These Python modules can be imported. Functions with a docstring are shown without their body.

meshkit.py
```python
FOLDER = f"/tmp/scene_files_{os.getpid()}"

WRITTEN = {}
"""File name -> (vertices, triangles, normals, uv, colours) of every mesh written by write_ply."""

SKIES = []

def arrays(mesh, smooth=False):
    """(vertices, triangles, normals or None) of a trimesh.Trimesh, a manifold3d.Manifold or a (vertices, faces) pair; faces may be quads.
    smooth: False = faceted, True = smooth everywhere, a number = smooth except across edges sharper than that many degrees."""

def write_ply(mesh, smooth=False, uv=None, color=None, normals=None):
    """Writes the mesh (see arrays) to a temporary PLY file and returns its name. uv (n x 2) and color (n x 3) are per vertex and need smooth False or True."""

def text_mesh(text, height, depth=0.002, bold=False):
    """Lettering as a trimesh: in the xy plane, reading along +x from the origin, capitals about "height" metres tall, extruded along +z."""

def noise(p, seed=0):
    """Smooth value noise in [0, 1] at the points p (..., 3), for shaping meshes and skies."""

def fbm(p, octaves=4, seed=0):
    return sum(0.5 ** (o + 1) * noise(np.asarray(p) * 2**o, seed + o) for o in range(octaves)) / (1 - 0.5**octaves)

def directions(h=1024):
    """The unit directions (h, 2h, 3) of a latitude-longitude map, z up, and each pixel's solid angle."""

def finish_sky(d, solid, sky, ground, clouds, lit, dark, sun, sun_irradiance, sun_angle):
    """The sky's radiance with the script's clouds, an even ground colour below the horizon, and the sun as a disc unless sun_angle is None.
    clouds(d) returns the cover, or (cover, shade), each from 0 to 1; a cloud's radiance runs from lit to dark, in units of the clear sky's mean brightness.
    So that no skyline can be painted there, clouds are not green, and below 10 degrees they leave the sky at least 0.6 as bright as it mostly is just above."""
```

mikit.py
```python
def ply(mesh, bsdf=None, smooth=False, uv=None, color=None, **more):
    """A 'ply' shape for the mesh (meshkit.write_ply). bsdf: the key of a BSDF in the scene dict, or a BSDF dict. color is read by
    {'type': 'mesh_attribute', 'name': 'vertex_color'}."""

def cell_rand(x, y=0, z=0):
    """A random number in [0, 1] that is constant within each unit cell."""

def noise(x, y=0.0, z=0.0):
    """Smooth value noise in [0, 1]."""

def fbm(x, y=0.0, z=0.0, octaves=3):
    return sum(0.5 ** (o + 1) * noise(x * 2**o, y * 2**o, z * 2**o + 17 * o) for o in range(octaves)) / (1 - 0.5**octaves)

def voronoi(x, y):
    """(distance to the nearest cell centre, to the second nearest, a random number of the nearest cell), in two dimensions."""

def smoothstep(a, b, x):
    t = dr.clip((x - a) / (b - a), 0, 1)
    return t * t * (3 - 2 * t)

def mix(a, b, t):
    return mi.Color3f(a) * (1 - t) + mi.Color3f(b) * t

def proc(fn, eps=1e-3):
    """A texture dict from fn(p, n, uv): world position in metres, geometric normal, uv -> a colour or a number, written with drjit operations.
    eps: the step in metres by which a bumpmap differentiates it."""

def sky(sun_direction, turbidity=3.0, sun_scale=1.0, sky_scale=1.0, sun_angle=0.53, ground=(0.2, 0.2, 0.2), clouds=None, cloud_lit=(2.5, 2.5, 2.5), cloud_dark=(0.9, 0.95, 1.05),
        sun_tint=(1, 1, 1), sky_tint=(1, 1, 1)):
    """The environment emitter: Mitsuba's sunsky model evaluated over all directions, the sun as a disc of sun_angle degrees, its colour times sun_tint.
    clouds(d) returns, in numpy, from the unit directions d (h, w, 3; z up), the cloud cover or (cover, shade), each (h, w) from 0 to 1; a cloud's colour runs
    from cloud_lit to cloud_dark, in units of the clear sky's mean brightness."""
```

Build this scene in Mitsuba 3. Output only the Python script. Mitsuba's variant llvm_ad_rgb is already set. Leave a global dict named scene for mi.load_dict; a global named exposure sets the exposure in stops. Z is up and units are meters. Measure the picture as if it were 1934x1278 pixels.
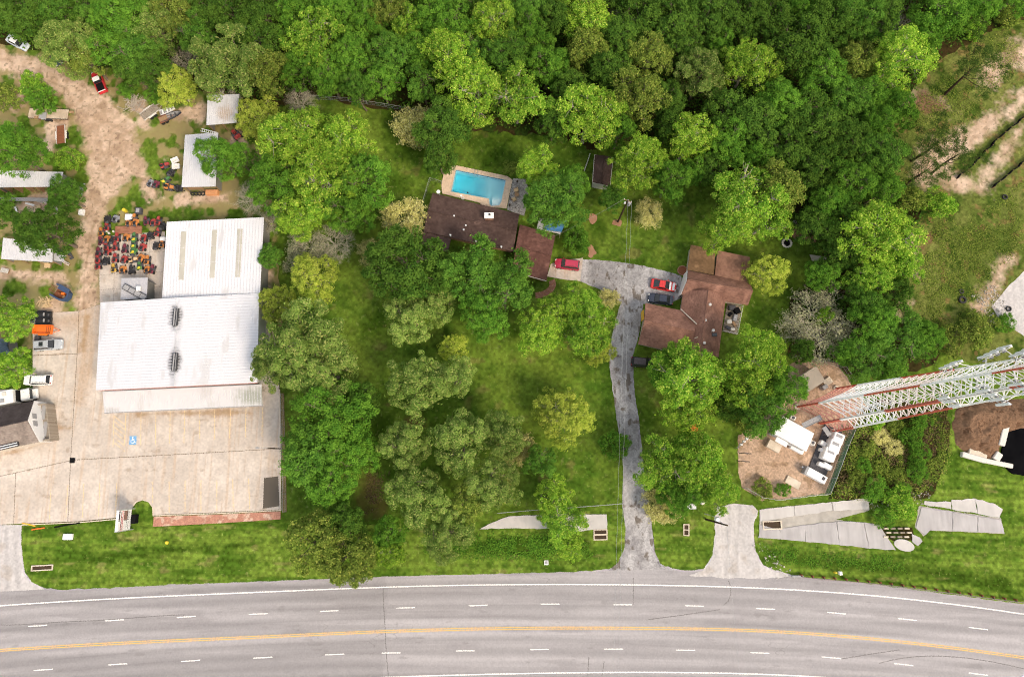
import math, random
import numpy as np, trimesh, shapely, shapely.ops, shapely.affinity, mitsuba as mi, drjit as dr, mikit, meshkit
from shapely.geometry import Polygon, LineString, Point
from mikit import proc, noise, fbm, voronoi, smoothstep, mix, cell_rand

scene, labels = {}, {}
# ---------------------------------------------------------------- camera, sky, exposure
# A drone 122 m up, looking almost straight down, tipped 10.4 degrees towards the wood. Units metres, x east, y north.
CAM_H, FOCAL, TILT, CU, CV = 122.0, 1289.0, math.radians(10.4), 967.0, 639.0
_F, _R, _U = np.array([0, math.sin(TILT), -math.cos(TILT)]), np.array([1.0, 0, 0]), np.array([0, math.cos(TILT), math.sin(TILT)])
scene['camera'] = {'type': 'perspective', 'fov': 2 * math.degrees(math.atan(967.0 / FOCAL)), 'fov_axis': 'x', 'near_clip': 1.0, 'far_clip': 5000.0,
                   'to_world': mi.ScalarTransform4f().look_at(origin=[0, 0, CAM_H], target=[0, float(_F[1]), CAM_H + float(_F[2])], up=[0, float(_U[1]), float(_U[2])])}
scene['sky'] = mikit.sky((0.54, -0.50, 0.74), turbidity=3, sun_scale=0.56, sun_angle=21, clouds=lambda d: 0.92, cloud_lit=(2.05, 2.07, 2.16), sun_tint=(.97, .98, 1.02))
exposure = 2.3


def G(u, v, z=0.0):
    """The point at height z that the photograph shows at pixel (u, v): how its things were measured."""
    d = _F + (u - CU) / FOCAL * _R - (v - CV) / FOCAL * _U
    s = (z - CAM_H) / d[2]
    return np.array([0, 0, CAM_H]) + s * d


def mpp(u, v, z=0.0):
    """Metres per pixel there."""
    return float(np.linalg.norm(G(u + 1, v, z) - G(u, v, z)))


def G2(pts, z=0.0):
    return [tuple(G(u, v, z)[:2]) for u, v in pts]


# ---------------------------------------------------------------- naming
_used = {}


def numbered(k):
    n = _used.get(k, 0)
    _used[k] = n + 1
    return k if n == 0 else f'{k}_{n:03d}'


def lab(k, label=None, cat=None, group=None, kind=None):
    d = {a: b for a, b in (('label', label), ('category', cat), ('group', group), ('kind', kind)) if b}
    if d:
        labels[k] = d


def thing(name, label, cat, group=None):
    k = numbered(name)
    lab(k, label, cat, group)
    return k


def put(name, shape, parent=None, label=None, cat=None, group=None, kind=None, at=None):
    """One entry of the scene: a shape dict, under its holder's key."""
    k = numbered(f'{parent}__{name}' if parent else name)
    scene[k] = shape if at is None else {**shape, 'to_world': mi.ScalarTransform4f(np.asarray(at, float))}
    lab(k, label, cat, group, kind)
    return k


def mesh(name, m, mat, parent=None, smooth=False, at=None, **more):
    if isinstance(m, list):
        m = trimesh.util.concatenate(m)
    if at is not None:
        m = m.copy()
        m.apply_transform(at)
    return put(name, mikit.ply(m, mat, smooth=smooth), parent, **more)


def struct(name, m, mat, **more):
    return mesh(name, m, mat, kind='structure', **more)


# ---------------------------------------------------------------- placing and meshes
def frame(u, v, deg=0.0, z=0.0):
    """A 4x4 placement: origin at pixel (u, v) on height z, local +x along the photograph's direction deg (counter-clockwise from right)."""
    o, a = G(u, v, z), math.radians(deg)
    e = G(u + 20 * math.cos(a), v - 20 * math.sin(a), z) - o
    return turn(o, math.atan2(e[1], e[0]))


def turn(o, a):
    c, s = math.cos(a), math.sin(a)
    return np.array([[c, -s, 0, o[0]], [s, c, 0, o[1]], [0, 0, 1, o[2]], [0, 0, 0, 1.0]])


def bx(x, y, z, sx, sy, sz, rz=0.0):
    m = trimesh.creation.box((sx, sy, sz))
    if rz:
        m.apply_transform(turn((0, 0, 0), rz))
    m.apply_translation((x, y, z))
    return m


def bb(x, y, z, sx, sy, sz, c=.04):
    """A box with chamfered edges."""
    h = np.array([sx, sy, sz]) / 2
    c = min(c, h.min() * .8)
    p = [h * s - np.array([c * s[0] * (k != 0), c * s[1] * (k != 1), c * s[2] * (k != 2)]) for s in np.array(np.meshgrid([-1, 1], [-1, 1], [-1, 1])).T.reshape(-1, 3) for k in range(3)]
    m = trimesh.convex.convex_hull(np.array(p))
    m.apply_translation((x, y, z))
    return m


def hull(pts):
    return trimesh.convex.convex_hull(np.array(pts, float))


def cyl(p0, p1, r0, r1=None, n=10, cap=True):
    return tube([p0, p1], [r0, r0 if r1 is None else r1], n, cap)


def tube(points, radii, n=6, cap=True):
    p = np.asarray(points, float)
    r = np.broadcast_to(radii, (len(p),))
    t = np.gradient(p, axis=0)
    t /= np.linalg.norm(t, axis=1, keepdims=True) + 1e-12
    ref = np.array([0, 0, 1.0]) if abs(t[0, 2]) < .9 else np.array([1.0, 0, 0])
    a = np.cross(t, ref)
    a /= np.linalg.norm(a, axis=1, keepdims=True) + 1e-12
    b = np.cross(t, a)
    ang = np.arange(n) * 2 * np.pi / n
    v = (p[:, None] + r[:, None, None] * (np.cos(ang)[None, :, None] * a[:, None] + np.sin(ang)[None, :, None] * b[:, None])).reshape(-1, 3)
    i, j = np.meshgrid(np.arange(len(p) - 1), np.arange(n), indexing='ij')
    q = np.stack([i * n + j, i * n + (j + 1) % n, (i + 1) * n + (j + 1) % n, (i + 1) * n + j], -1).reshape(-1, 4)
    f = [q[:, [0, 2, 1]], q[:, [0, 3, 2]]]
    if cap:
        k = np.arange(1, n - 1)
        f += [np.stack([k * 0, k, k + 1], 1), np.stack([k * 0, k + 1, k], 1) + (len(p) - 1) * n]
    return trimesh.Trimesh(v, np.vstack(f), process=False)


def wheel(x, y, z, r, w, n=14):
    return cyl((x, y - w / 2, z), (x, y + w / 2, z), r, n=n)


def flat(poly, z):
    """A polygon as a sheet at height z, facing up."""
    out = []
    for g in getattr(poly, 'geoms', [poly]):
        if g.is_empty or g.area < 1e-4:
            continue
        v, f = trimesh.creation.triangulate_polygon(g, engine='earcut')
        m = trimesh.Trimesh(np.column_stack([v, np.full(len(v), z)]), f, process=False)
        if m.face_normals[:, 2].sum() < 0:
            m.invert()
        out.append(m)
    return trimesh.util.concatenate(out)


def slab(poly, z0, z1):
    out = []
    for g in getattr(poly, 'geoms', [poly]):
        if g.is_empty or g.area < 1e-3:
            continue
        m = trimesh.creation.extrude_polygon(g, z1 - z0, engine='earcut')
        m.apply_translation((0, 0, z0))
        out.append(m)
    return trimesh.util.concatenate(out)


def ragged(pts, amp=.18, step=.5, seed=0):
    """A polygon (world points) whose outline wanders a little, as grass grows over an edge."""
    g = Polygon(pts).segmentize(step)
    c = np.array(g.exterior.coords)[:-1]
    p = np.column_stack([c, np.zeros(len(c))])
    d = np.stack([meshkit.fbm(p / .9, 3, seed), meshkit.fbm(p / .9 + 31, 3, seed + 7)], 1) - .5
    return Polygon(c + 2 * amp * d).buffer(0)


def pxpoly(pts, z=0.0):
    return Polygon(G2(pts, z))


def offset_line(pts, d):
    """The polyline (world 2-D) moved d to its left."""
    p = np.asarray(pts, float)
    t = np.gradient(p, axis=0)
    t /= np.linalg.norm(t, axis=1, keepdims=True)
    return p + d * np.column_stack([-t[:, 1], t[:, 0]])


def spline(pts, n=60):
    from scipy.interpolate import CubicSpline
    p = np.asarray(pts, float)
    s = np.r_[0, np.cumsum(np.linalg.norm(np.diff(p, axis=0), axis=1))]
    return CubicSpline(s, p)(np.linspace(0, s[-1], n))


def ribbon(line, w, z):
    a, b = offset_line(line, w / 2), offset_line(line, -w / 2)
    v = np.column_stack([np.vstack([a, b]), np.full(2 * len(a), z)])
    n, i = len(a), np.arange(len(a) - 1)
    m = trimesh.Trimesh(v, np.vstack([np.stack([i, i + n, i + n + 1], 1), np.stack([i, i + n + 1, i + 1], 1)]), process=False)
    if m.face_normals[:, 2].sum() < 0:
        m.invert()
    return m


# ---------------------------------------------------------------- materials
def c3(r, g, b):
    return {'type': 'rgb', 'value': [r, g, b]}


def matt(name, rgb):
    scene[name] = {'type': 'twosided', 'bsdf': {'type': 'diffuse', 'reflectance': c3(*rgb) if not callable(rgb) else proc(rgb)}}
    return name


def gloss(name, rgb, rough=.35, metal=0.0, coat=0.0):
    scene[name] = {'type': 'twosided', 'bsdf': {'type': 'principled', 'base_color': c3(*rgb) if not callable(rgb) else proc(rgb), 'roughness': rough, 'metallic': metal, 'clearcoat': coat, 'specular': .5}}
    return name


def grass_rgb(p):
    big, mid, fine = fbm(p.x / 9, p.y / 9, 1.7), fbm(p.x / 1.7 + 40, p.y / 1.7, 4.1), fbm(p.x * 2.2, p.y * 2.2, 8.3, 3)
    c = mix((.054, .112, .012), (.130, .196, .026), smoothstep(.3, .7, big * .6 + mid * .4))
    c = mix(c, (.040, .085, .007), smoothstep(.55, .75, fbm(p.x / 4 + 9, p.y / 4, 2.2)) * .7)
    c = mix(c, (.17, .15, .05), smoothstep(.66, .80, fbm(p.x / 2.6, p.y / 2.6 + 70, 5.2)) * .55)
    c = mix(c, (.20, .23, .08), smoothstep(.84, .92, noise(p.x * 3.1, p.y * 3.1, 6)) * .4)
    return c * (0.30 + 1.4 * fine) * (.75 + .5 * fbm(p.x * .9, p.y * .9, 3))


def soil_rgb(p):
    a, b, f = fbm(p.x / 5, p.y / 5, 3.3), fbm(p.x / 1.1, p.y / 1.1 + 12, 6.1), fbm(p.x * 2.5, p.y * 2.5, 1.2)
    c = mix((.44, .31, .215), (.60, .46, .35), smoothstep(.3, .7, a * .5 + b * .5))
    c = mix(c, (.30, .20, .125), smoothstep(.58, .78, fbm(p.x / 2.2 + 5, p.y / 2.2, 9.9)) * .5)
    c = mix(c, (.20, .14, .09), smoothstep(.74, .84, noise(p.x * 2.1, p.y * 2.1, 6)) * .5)
    return c * (.72 + .5 * f) * (.9 + .2 * b)


def seg_mask(p, segs, warp=1.0):
    """How far inside a chain of tapering strokes p lies, in metres (positive inside), its edge wandering by warp metres."""
    best = mi.Float(-1e3)
    for (x0, y0, r0), (x1, y1, r1) in segs:
        dx, dy = x1 - x0, y1 - y0
        t = dr.clip(((p.x - x0) * dx + (p.y - y0) * dy) / max(dx * dx + dy * dy, 1e-6), 0, 1)
        d = dr.sqrt(dr.square(p.x - x0 - t * dx) + dr.square(p.y - y0 - t * dy))
        best = dr.maximum(best, r0 + t * (r1 - r0) - d)
    return best + warp * 2.4 * (fbm(p.x / 2.3, p.y / 2.3, 7.7, 4) - .5) + warp * .9 * (fbm(p.x * 1.9, p.y * 1.9, 1.7, 2) - .5)


def strokes(*chains):
    """Pixel strokes [(u, v, half width in px), ...] as pairs of world points for seg_mask."""
    out = []
    for c in chains:
        w = [(*map(float, G(u, v)[:2]), r * mpp(u, v)) for u, v, r in c]
        out += list(zip(w[:-1], w[1:])) if len(w) > 1 else [(w[0], (w[0][0] + .01, w[0][1], w[0][2]))]
    return out


scene['leaf_dummy'] = {'type': 'diffuse'}
del scene['leaf_dummy']


def leaf_mat(name, a, b, c=None):
    """Leaf colours: each leaf its own mix of a and b (uv.x), each stretch of wood slightly its own tone."""
    def fn(p, n, uv):
        k = mix(a, b, uv.x)
        if c is not None:
            k = mix(k, c, smoothstep(.80, .9, uv.y))
        k = (k * .97 + (k.x * .3 + k.y * .6 + k.z * .1) * .03) * 1.04
        return k * (.78 + .5 * noise(p.x / 7, p.y / 7, 3.0))
    scene[name] = {'type': 'principledthin', 'base_color': proc(fn), 'roughness': .55, 'diff_trans': .7, 'spec_trans': 0.0, 'eta': 1.15}
    return name


matt('bark', (.20, .165, .13)); matt('ash_bark', (.50, .465, .37)); matt('pale_bark', (.46, .41, .35)); matt('dark_bark', (.07, .05, .035))
matt('black', (.012, .012, .013)); gloss('rubber', (.02, .02, .02), .7)
gloss('glass_dark', (.012, .016, .02), .08, 0, 1.0)
matt('white', (.80, .80, .80)); matt('offwhite', (.66, .63, .58)); matt('grey', (.33, .33, .34)); matt('dark_grey', (.09, .09, .10))
gloss('steel', (.55, .56, .58), .4, .8); matt('wood', (.34, .22, .13)); matt('pale_wood', (.62, .47, .28)); matt('rust', (.22, .09, .05))
# ---------------------------------------------------------------- the setting: ground, yards, roads
def ground_fn(p, n, uv):
    c = grass_rgb(p)
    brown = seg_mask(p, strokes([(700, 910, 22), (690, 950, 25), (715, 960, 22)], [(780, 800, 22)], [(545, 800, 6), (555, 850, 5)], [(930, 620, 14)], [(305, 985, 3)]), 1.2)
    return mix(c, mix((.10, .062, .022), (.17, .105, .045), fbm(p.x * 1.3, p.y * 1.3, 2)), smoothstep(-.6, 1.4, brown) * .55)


matt('lawn', ground_fn)
POOL = pxpoly([(861.3, 321.7), (955.4, 340.7), (947, 381), (943.5, 388.5), (928, 390), (924.5, 386), (923.7, 376), (851.8, 362.9)])
struct('ground', flat(Polygon([(-1500, -1500), (1500, -1500), (1500, 1500), (-1500, 1500)]).difference(POOL.buffer(.08, join_style=2)), 0.0), 'lawn')


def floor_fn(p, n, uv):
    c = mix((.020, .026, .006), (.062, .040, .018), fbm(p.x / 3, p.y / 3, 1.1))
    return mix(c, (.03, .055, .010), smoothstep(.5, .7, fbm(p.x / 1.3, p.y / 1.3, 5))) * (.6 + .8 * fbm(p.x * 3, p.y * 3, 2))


matt('litter', floor_fn)
WOOD_PX = [(-150, -120), (2100, -120), (2000, 10), (1850, 70), (1745, 140), (1690, 250), (1700, 330), (1770, 400), (1735, 450), (1715, 600), (1790, 630), (1770, 690), (1640, 715), (1490, 668), (1492, 560), (1560, 520),
           (1560, 460), (1500, 430), (1505, 375), (1420, 325), (1340, 325), (1262, 262), (1200, 262), (1120, 285), (1060, 262), (960, 250), (870, 240), (800, 262), (748, 208), (600, 186), (545, 192), (510, 215), (380, 180), (300, 118), (190, 135), (100, 108), (-150, 70)]
struct('forest_floor', flat(ragged(G2(WOOD_PX), 1.2, 1.0, 3), .01), 'litter')
# the strip of scrub behind the shop and by the mast
SCRUB_PX = [(1590, 800), (1660, 755), (1790, 765), (1800, 860), (1770, 930), (1700, 955), (1600, 945), (1560, 940), (1590, 850)]
struct('scrub_floor', flat(ragged(G2(SCRUB_PX), .8, .8, 5), .012), 'litter')

DIRT = strokes([(-60, 108, 22), (40, 122, 24), (110, 150, 22), (165, 195, 34), (208, 250, 48), (215, 310, 48), (190, 360, 30), (170, 420, 20), (166, 500, 18), (165, 570, 26), (165, 640, 24)],
               [(250, 290, 12), (275, 350, 12), (300, 378, 8)], [(262, 200, 14), (275, 235, 10)], [(325, 215, 10), (372, 212, 20)], [(120, 555, 16), (90, 590, 20)], [(50, 160, 10), (35, 195, 12)], [(75, 390, 34), (60, 400, 30)],
               [(340, 380, 10), (420, 372, 10)], [(110, 230, 22), (95, 275, 16)], [(10, 515, 12), (60, 520, 10), (110, 525, 14)], [(450, 265, 16), (455, 300, 14)], [(315, 300, 5)], [(500, 520, 14), (510, 590, 8)])
TRACKS = strokes([(186, 400, 3), (172, 440, 5), (160, 520, 4), (157, 600, 4)], [(178, 500, 2), (176, 580, 3)], [(0, 135, 3), (60, 140, 3), (120, 165, 3)])


def yard_fn(p, n, uv):
    d = seg_mask(p, DIRT, 1.6)
    s = mix(soil_rgb(p), (.20, .125, .07), smoothstep(-.1, .8, seg_mask(p, TRACKS, .5)) * .7)
    worn = smoothstep(.40, .60, fbm(p.x / 2.1, p.y / 2.1, 15.0))
    return mix(mix(grass_rgb(p), (.36, .27, .14), worn * .7), s, smoothstep(-.7, .9, d))


matt('yard_dirt', yard_fn)
struct('dirt_yard', flat(ragged(G2([(-120, 60), (90, 100), (190, 130), (260, 120), (330, 165), (420, 175), (500, 210), (500, 300), (520, 420), (535, 640), (480, 700), (70, 660), (-120, 660)]), .5, 1.0, 8), .02), 'yard_dirt')

SAND = strokes([(1990, 95, 40), (1900, 110, 20), (1860, 150, 10)], [(1960, 165, 14), (1900, 215, 11), (1830, 260, 13), (1760, 310, 22)], [(1800, 340, 22), (1850, 355, 10), (1890, 300, 10)], [(1930, 240, 6), (1880, 320, 8)], [(1760, 300, 28), (1740, 340, 14)],
               [(1905, 490, 6), (1880, 530, 5), (1860, 565, 10), (1850, 580, 9)], [(1700, 575, 9), (1690, 590, 8)], [(1725, 440, 7), (1735, 520, 4)], [(1730, 190, 12), (1790, 205, 8)])
EARTH = strokes([(1745, 195, 18), (1775, 205, 10)], [(1745, 450, 8), (1735, 500, 5)], [(1700, 580, 7)])


def field_fn(p, n, uv):
    g = mix((.070, .112, .017), (.175, .185, .052), fbm(p.x / 3.5, p.y / 3.5, 3.0))
    g = mix(g, (.048, .082, .013), smoothstep(.5, .72, fbm(p.x / 2 + 7, p.y / 2, 8.0)))
    g = mix(g, (.20, .125, .055), smoothstep(.6, .78, fbm(p.x / 1.4, p.y / 1.4 + 4, 11.0)) * .6) * (.25 + 1.5 * fbm(p.x * 2, p.y * 2, 5.5))
    g = mix(g, soil_rgb(p) * 1.02, smoothstep(-1.6, 1.4, seg_mask(p, SAND, 2.4)))
    return mix(g, (.17, .082, .05), smoothstep(-1.2, .8, seg_mask(p, EARTH, 1.6)) * .8)


matt('weeds', field_fn)
struct('field', flat(ragged(G2([(2100, 0), (1850, 66), (1745, 135), (1670, 250), (1690, 330), (1740, 400), (1705, 470), (1690, 600), (1760, 660), (1860, 690), (2100, 720)]), .8, 1.0, 11), .02), 'weeds')


def verge_fn(p, n, uv):
    s = fbm(p.x / 7, p.y / 1.3, 2.0)
    c = mix((.058, .116, .012), (.142, .215, .030), smoothstep(.3, .7, s * .6 + .4 * fbm(p.x / 1.2, p.y / 1.2, 7)))
    wet = seg_mask(p, strokes([(110, 1061, 3), (190, 1052, 7), (270, 1044, 9), (340, 1037, 10), (385, 1035, 4), (480, 1028, 3)], [(920, 1030, 14), (1010, 1030, 18), (1100, 1025, 14)], [(1450, 1045, 12), (1600, 1065, 14), (1760, 1080, 14), (1900, 1105, 14)]), .9)
    c = mix(c, (.030, .066, .006), smoothstep(-.6, .9, wet) * .75)
    c = mix(c, (.24, .21, .08), smoothstep(.64, .8, fbm(p.x / 2.6, p.y / 1.2, 12.2)) * .5)
    c = mix(c, (.26, .29, .10), smoothstep(.86, .94, noise(p.x * 3.3, p.y * 3.3, 6)) * .4)
    mow = .93 + .14 * smoothstep(-.4, .4, dr.sin(p.y * 5.2 + p.x * .25 + 1.5 * noise(p.x / 6, p.y / 6, 2)))
    return c * mow * (.30 + 1.4 * fbm(p.x * 2.4, p.y * 2.4, 8.8))


matt('verge_grass', verge_fn)
V1 = [(40, 1012), (43, 1050), (47, 1080), (60, 1098), (85, 1109), (110, 1113), (200, 1110), (330, 1103), (530, 1096), (720, 1088), (980, 1082), (1110, 1078), (1150, 1074), (1170, 1058), (1181, 1030), (1182, 995), (1176, 960), (1100, 965), (900, 985), (700, 990), (530, 985), (420, 990), (290, 995), (150, 985), (42, 990)]
V2 = [(1232, 990), (1236, 1040), (1248, 1062), (1270, 1073), (1305, 1077), (1330, 1072), (1343, 1050), (1350, 1005), (1345, 960), (1300, 950), (1235, 960)]
V3 = [(1424, 1012), (1428, 1040), (1440, 1065), (1470, 1086), (1505, 1088), (1600, 1096), (1720, 1112), (1934, 1140), (2100, 1170), (2100, 820), (1934, 760), (1800, 760), (1790, 860), (1760, 940), (1650, 950), (1560, 945), (1424, 962)]
struct('verge', [flat(ragged(G2(q), .16, .4, 20 + i), .03) for i, q in enumerate((V1, V2, V3))], 'verge_grass')

# the road: old pale asphalt, five lines of paint
EDGE_N = spline(G2([(-260, 1164), (0, 1143), (250, 1128), (500, 1117), (728, 1108), (980, 1103), (1220, 1104), (1460, 1111), (1700, 1129), (1934, 1159), (2200, 1206)]), 160)
MID = spline(G2([(-260, 1246), (0, 1227), (250, 1212.5), (500, 1201.5), (728, 1191.5), (980, 1185.5), (1220, 1185.5), (1460, 1191.5), (1700, 1211), (1934, 1241), (2200, 1285)]), 160)
SEAM_X = float(G(728, 1190)[0])


_A = np.column_stack([2 * MID, np.ones(len(MID))])
_q = np.linalg.lstsq(_A, (MID ** 2).sum(1), rcond=None)[0]
ROAD_C, ROAD_R = (float(_q[0]), float(_q[1])), float(math.sqrt(_q[2] + _q[0] ** 2 + _q[1] ** 2))


def asphalt_fn(p, n, uv):
    off = dr.sqrt(dr.square(p.x - ROAD_C[0]) + dr.square(p.y - ROAD_C[1])) - ROAD_R     # metres from the centre line
    along = fbm(p.x / 14, off / 1.2, 6.0)
    lane = fbm(p.x / 22, p.y / .9, 4.0)
    c = mix((.325, .311, .320), (.392, .375, .384), lane * .7 + .3 * fbm(p.x / 3, p.y / 3, 1))
    c = c * (.90 + .2 * smoothstep(.35, .65, fbm(p.x / 60, p.y / 1.8 + 8, 3)))
    c = mix(c, (.295, .28, .288), smoothstep(.60, .75, fbm(p.x / 9, p.y / 1.2 + 30, 9)) * .55)
    c = c * dr.select(p.x < SEAM_X + .25 * dr.sin(p.y * 1.7), .90, 1.0)
    track = dr.cos(off * 3.45 + .9) * smoothstep(8.2, 7.0, dr.abs(off))
    c = c * (1 - .075 * track * (.4 + 1.2 * along))
    c = mix(c, (.20, .19, .19), smoothstep(.72, .86, fbm(p.x / 2.6, off / .8, 31)) * .35)
    c = c * (1 - .08 * smoothstep(.55, .75, fbm(p.x / 30, off / .5, 12)))
    crack = smoothstep(.008, .0, dr.abs(fbm(p.x / 9, p.y / 2.5, 21, 3) - .5)) * smoothstep(.6, .75, noise(p.x / 9, p.y / 4, 2))
    return mix(c, (.16, .15, .15), crack * .4) * (.93 + .14 * noise(p.x * 5, p.y * 5, 3))


matt('asphalt', asphalt_fn)
road_top = G2([(-260, 1010), (0, 1010), (40, 1010), (43, 1040), (50, 1000)][:3]) + G2([(60, 1095), (100, 1111), (330, 1101), (720, 1086), (980, 1080), (1150, 1072), (1260, 1069), (1330, 1070), (1440, 1060), (1500, 1084), (1720, 1110), (1934, 1138), (2200, 1183)])
road_bot = G2([(2200, 1480), (1400, 1400), (700, 1400), (-260, 1480)])
struct('road', flat(Polygon(road_top + road_bot).buffer(0).segmentize(3), .022), 'asphalt')


def paint_fn(base, wear):
    def fn(p, n, uv):
        return mix(base, (.40, .37, .37), smoothstep(.52, .72, fbm(p.x * 1.7, p.y * 4, 3)) * wear)
    return fn


matt('white_paint', paint_fn((.80, .79, .78), .18)); matt('yellow_paint', paint_fn((.78, .47, .14), .15))
EDGE_S = spline(G2([(300, 1300), (700, 1279), (980, 1271), (1290, 1269), (1460, 1273), (1700, 1291)]), 60)
mesh('edge_line', ribbon(EDGE_N, .20, .034), 'white_paint', 'road')
mesh('edge_line', ribbon(EDGE_S, .20, .034), 'white_paint', 'road')
mesh('centre_line', ribbon(offset_line(MID, .15), .13, .034), 'yellow_paint', 'road')
mesh('centre_line', ribbon(offset_line(MID, -.15), .13, .034), 'yellow_paint', 'road')
DASH = [(71, 1181, 4), (216, 1170.5, 4), (352, 1164, 4), (488, 1158.5, 3), (622, 1153, 3), (766, 1147, 2), (903, 1142.5, 2), (1039, 1140, 0), (1176, 1141, 0), (1312, 1143.5, -2), (1446, 1149, -3), (1580, 1157, -5), (1714, 1169, -6), (1848, 1186, -7),
        (82, 1264, 4), (222, 1253.5, 4), (360, 1247, 4), (496, 1241, 3), (632, 1235, 2), (739, 1232, 1), (879, 1228, 1), (1019, 1225.5, 1), (1159, 1225, 0), (1295, 1227, -1), (1435, 1232, -3), (1570, 1241, -5), (1707, 1254, -6), (1848, 1272, -7)]
dash = mikit.ply(flat(Polygon([(-1.6, -.085), (1.6, -.085), (1.6, .085), (-1.6, .085)]), 0), 'white_paint')
for u, v, a in DASH:
    put('lane_dash', dash, 'road', at=frame(u, v, a, .034))
gloss('tar', (.19, .18, .18), .7)
for q in ([(0, 1179), (60, 1177.5), (110, 1174), (180, 1171), (290, 1163), (350, 1160)], [(724, 1110), (725, 1150), (727, 1180), (728, 1200), (731, 1250), (734, 1276)], [(1225, 1169), (1300, 1159), (1360, 1150)], [(1590, 1243), (1640, 1235), (1700, 1226)],
          [(1660, 1252), (1720, 1240), (1770, 1238), (1850, 1245), (1934, 1262)], [(1196, 1090), (1196, 1140)], [(1376, 1096), (1374, 1135), (1366, 1142)], [(1112, 1240), (1110, 1276)], [(1141, 1248), (1137, 1276)]):
    mesh('tar_seam', ribbon(spline(G2(q), 30), .13, .031), 'tar', 'road')


def drive_fn(p, n, uv):
    c = mix((.255, .245, .252), (.41, .40, .405), smoothstep(.3, .68, fbm(p.x / 2, p.y / 4.5, 3) * .6 + .4 * fbm(p.x / .7, p.y / .7, 6)))
    c = mix(c, (.11, .085, .06), smoothstep(.62, .75, fbm(p.x / .8, p.y / 1.2, 14)) * .75)
    c = c * (.82 + .36 * fbm(p.x / .55, p.y / 9, 3))
    crack = smoothstep(.010, .0, dr.abs(fbm(p.x / 3, p.y / 3, 23, 4) - .5))
    return mix(c, (.12, .10, .09), crack * .6) * (.8 + .4 * noise(p.x * 5, p.y * 5, 3))


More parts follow.
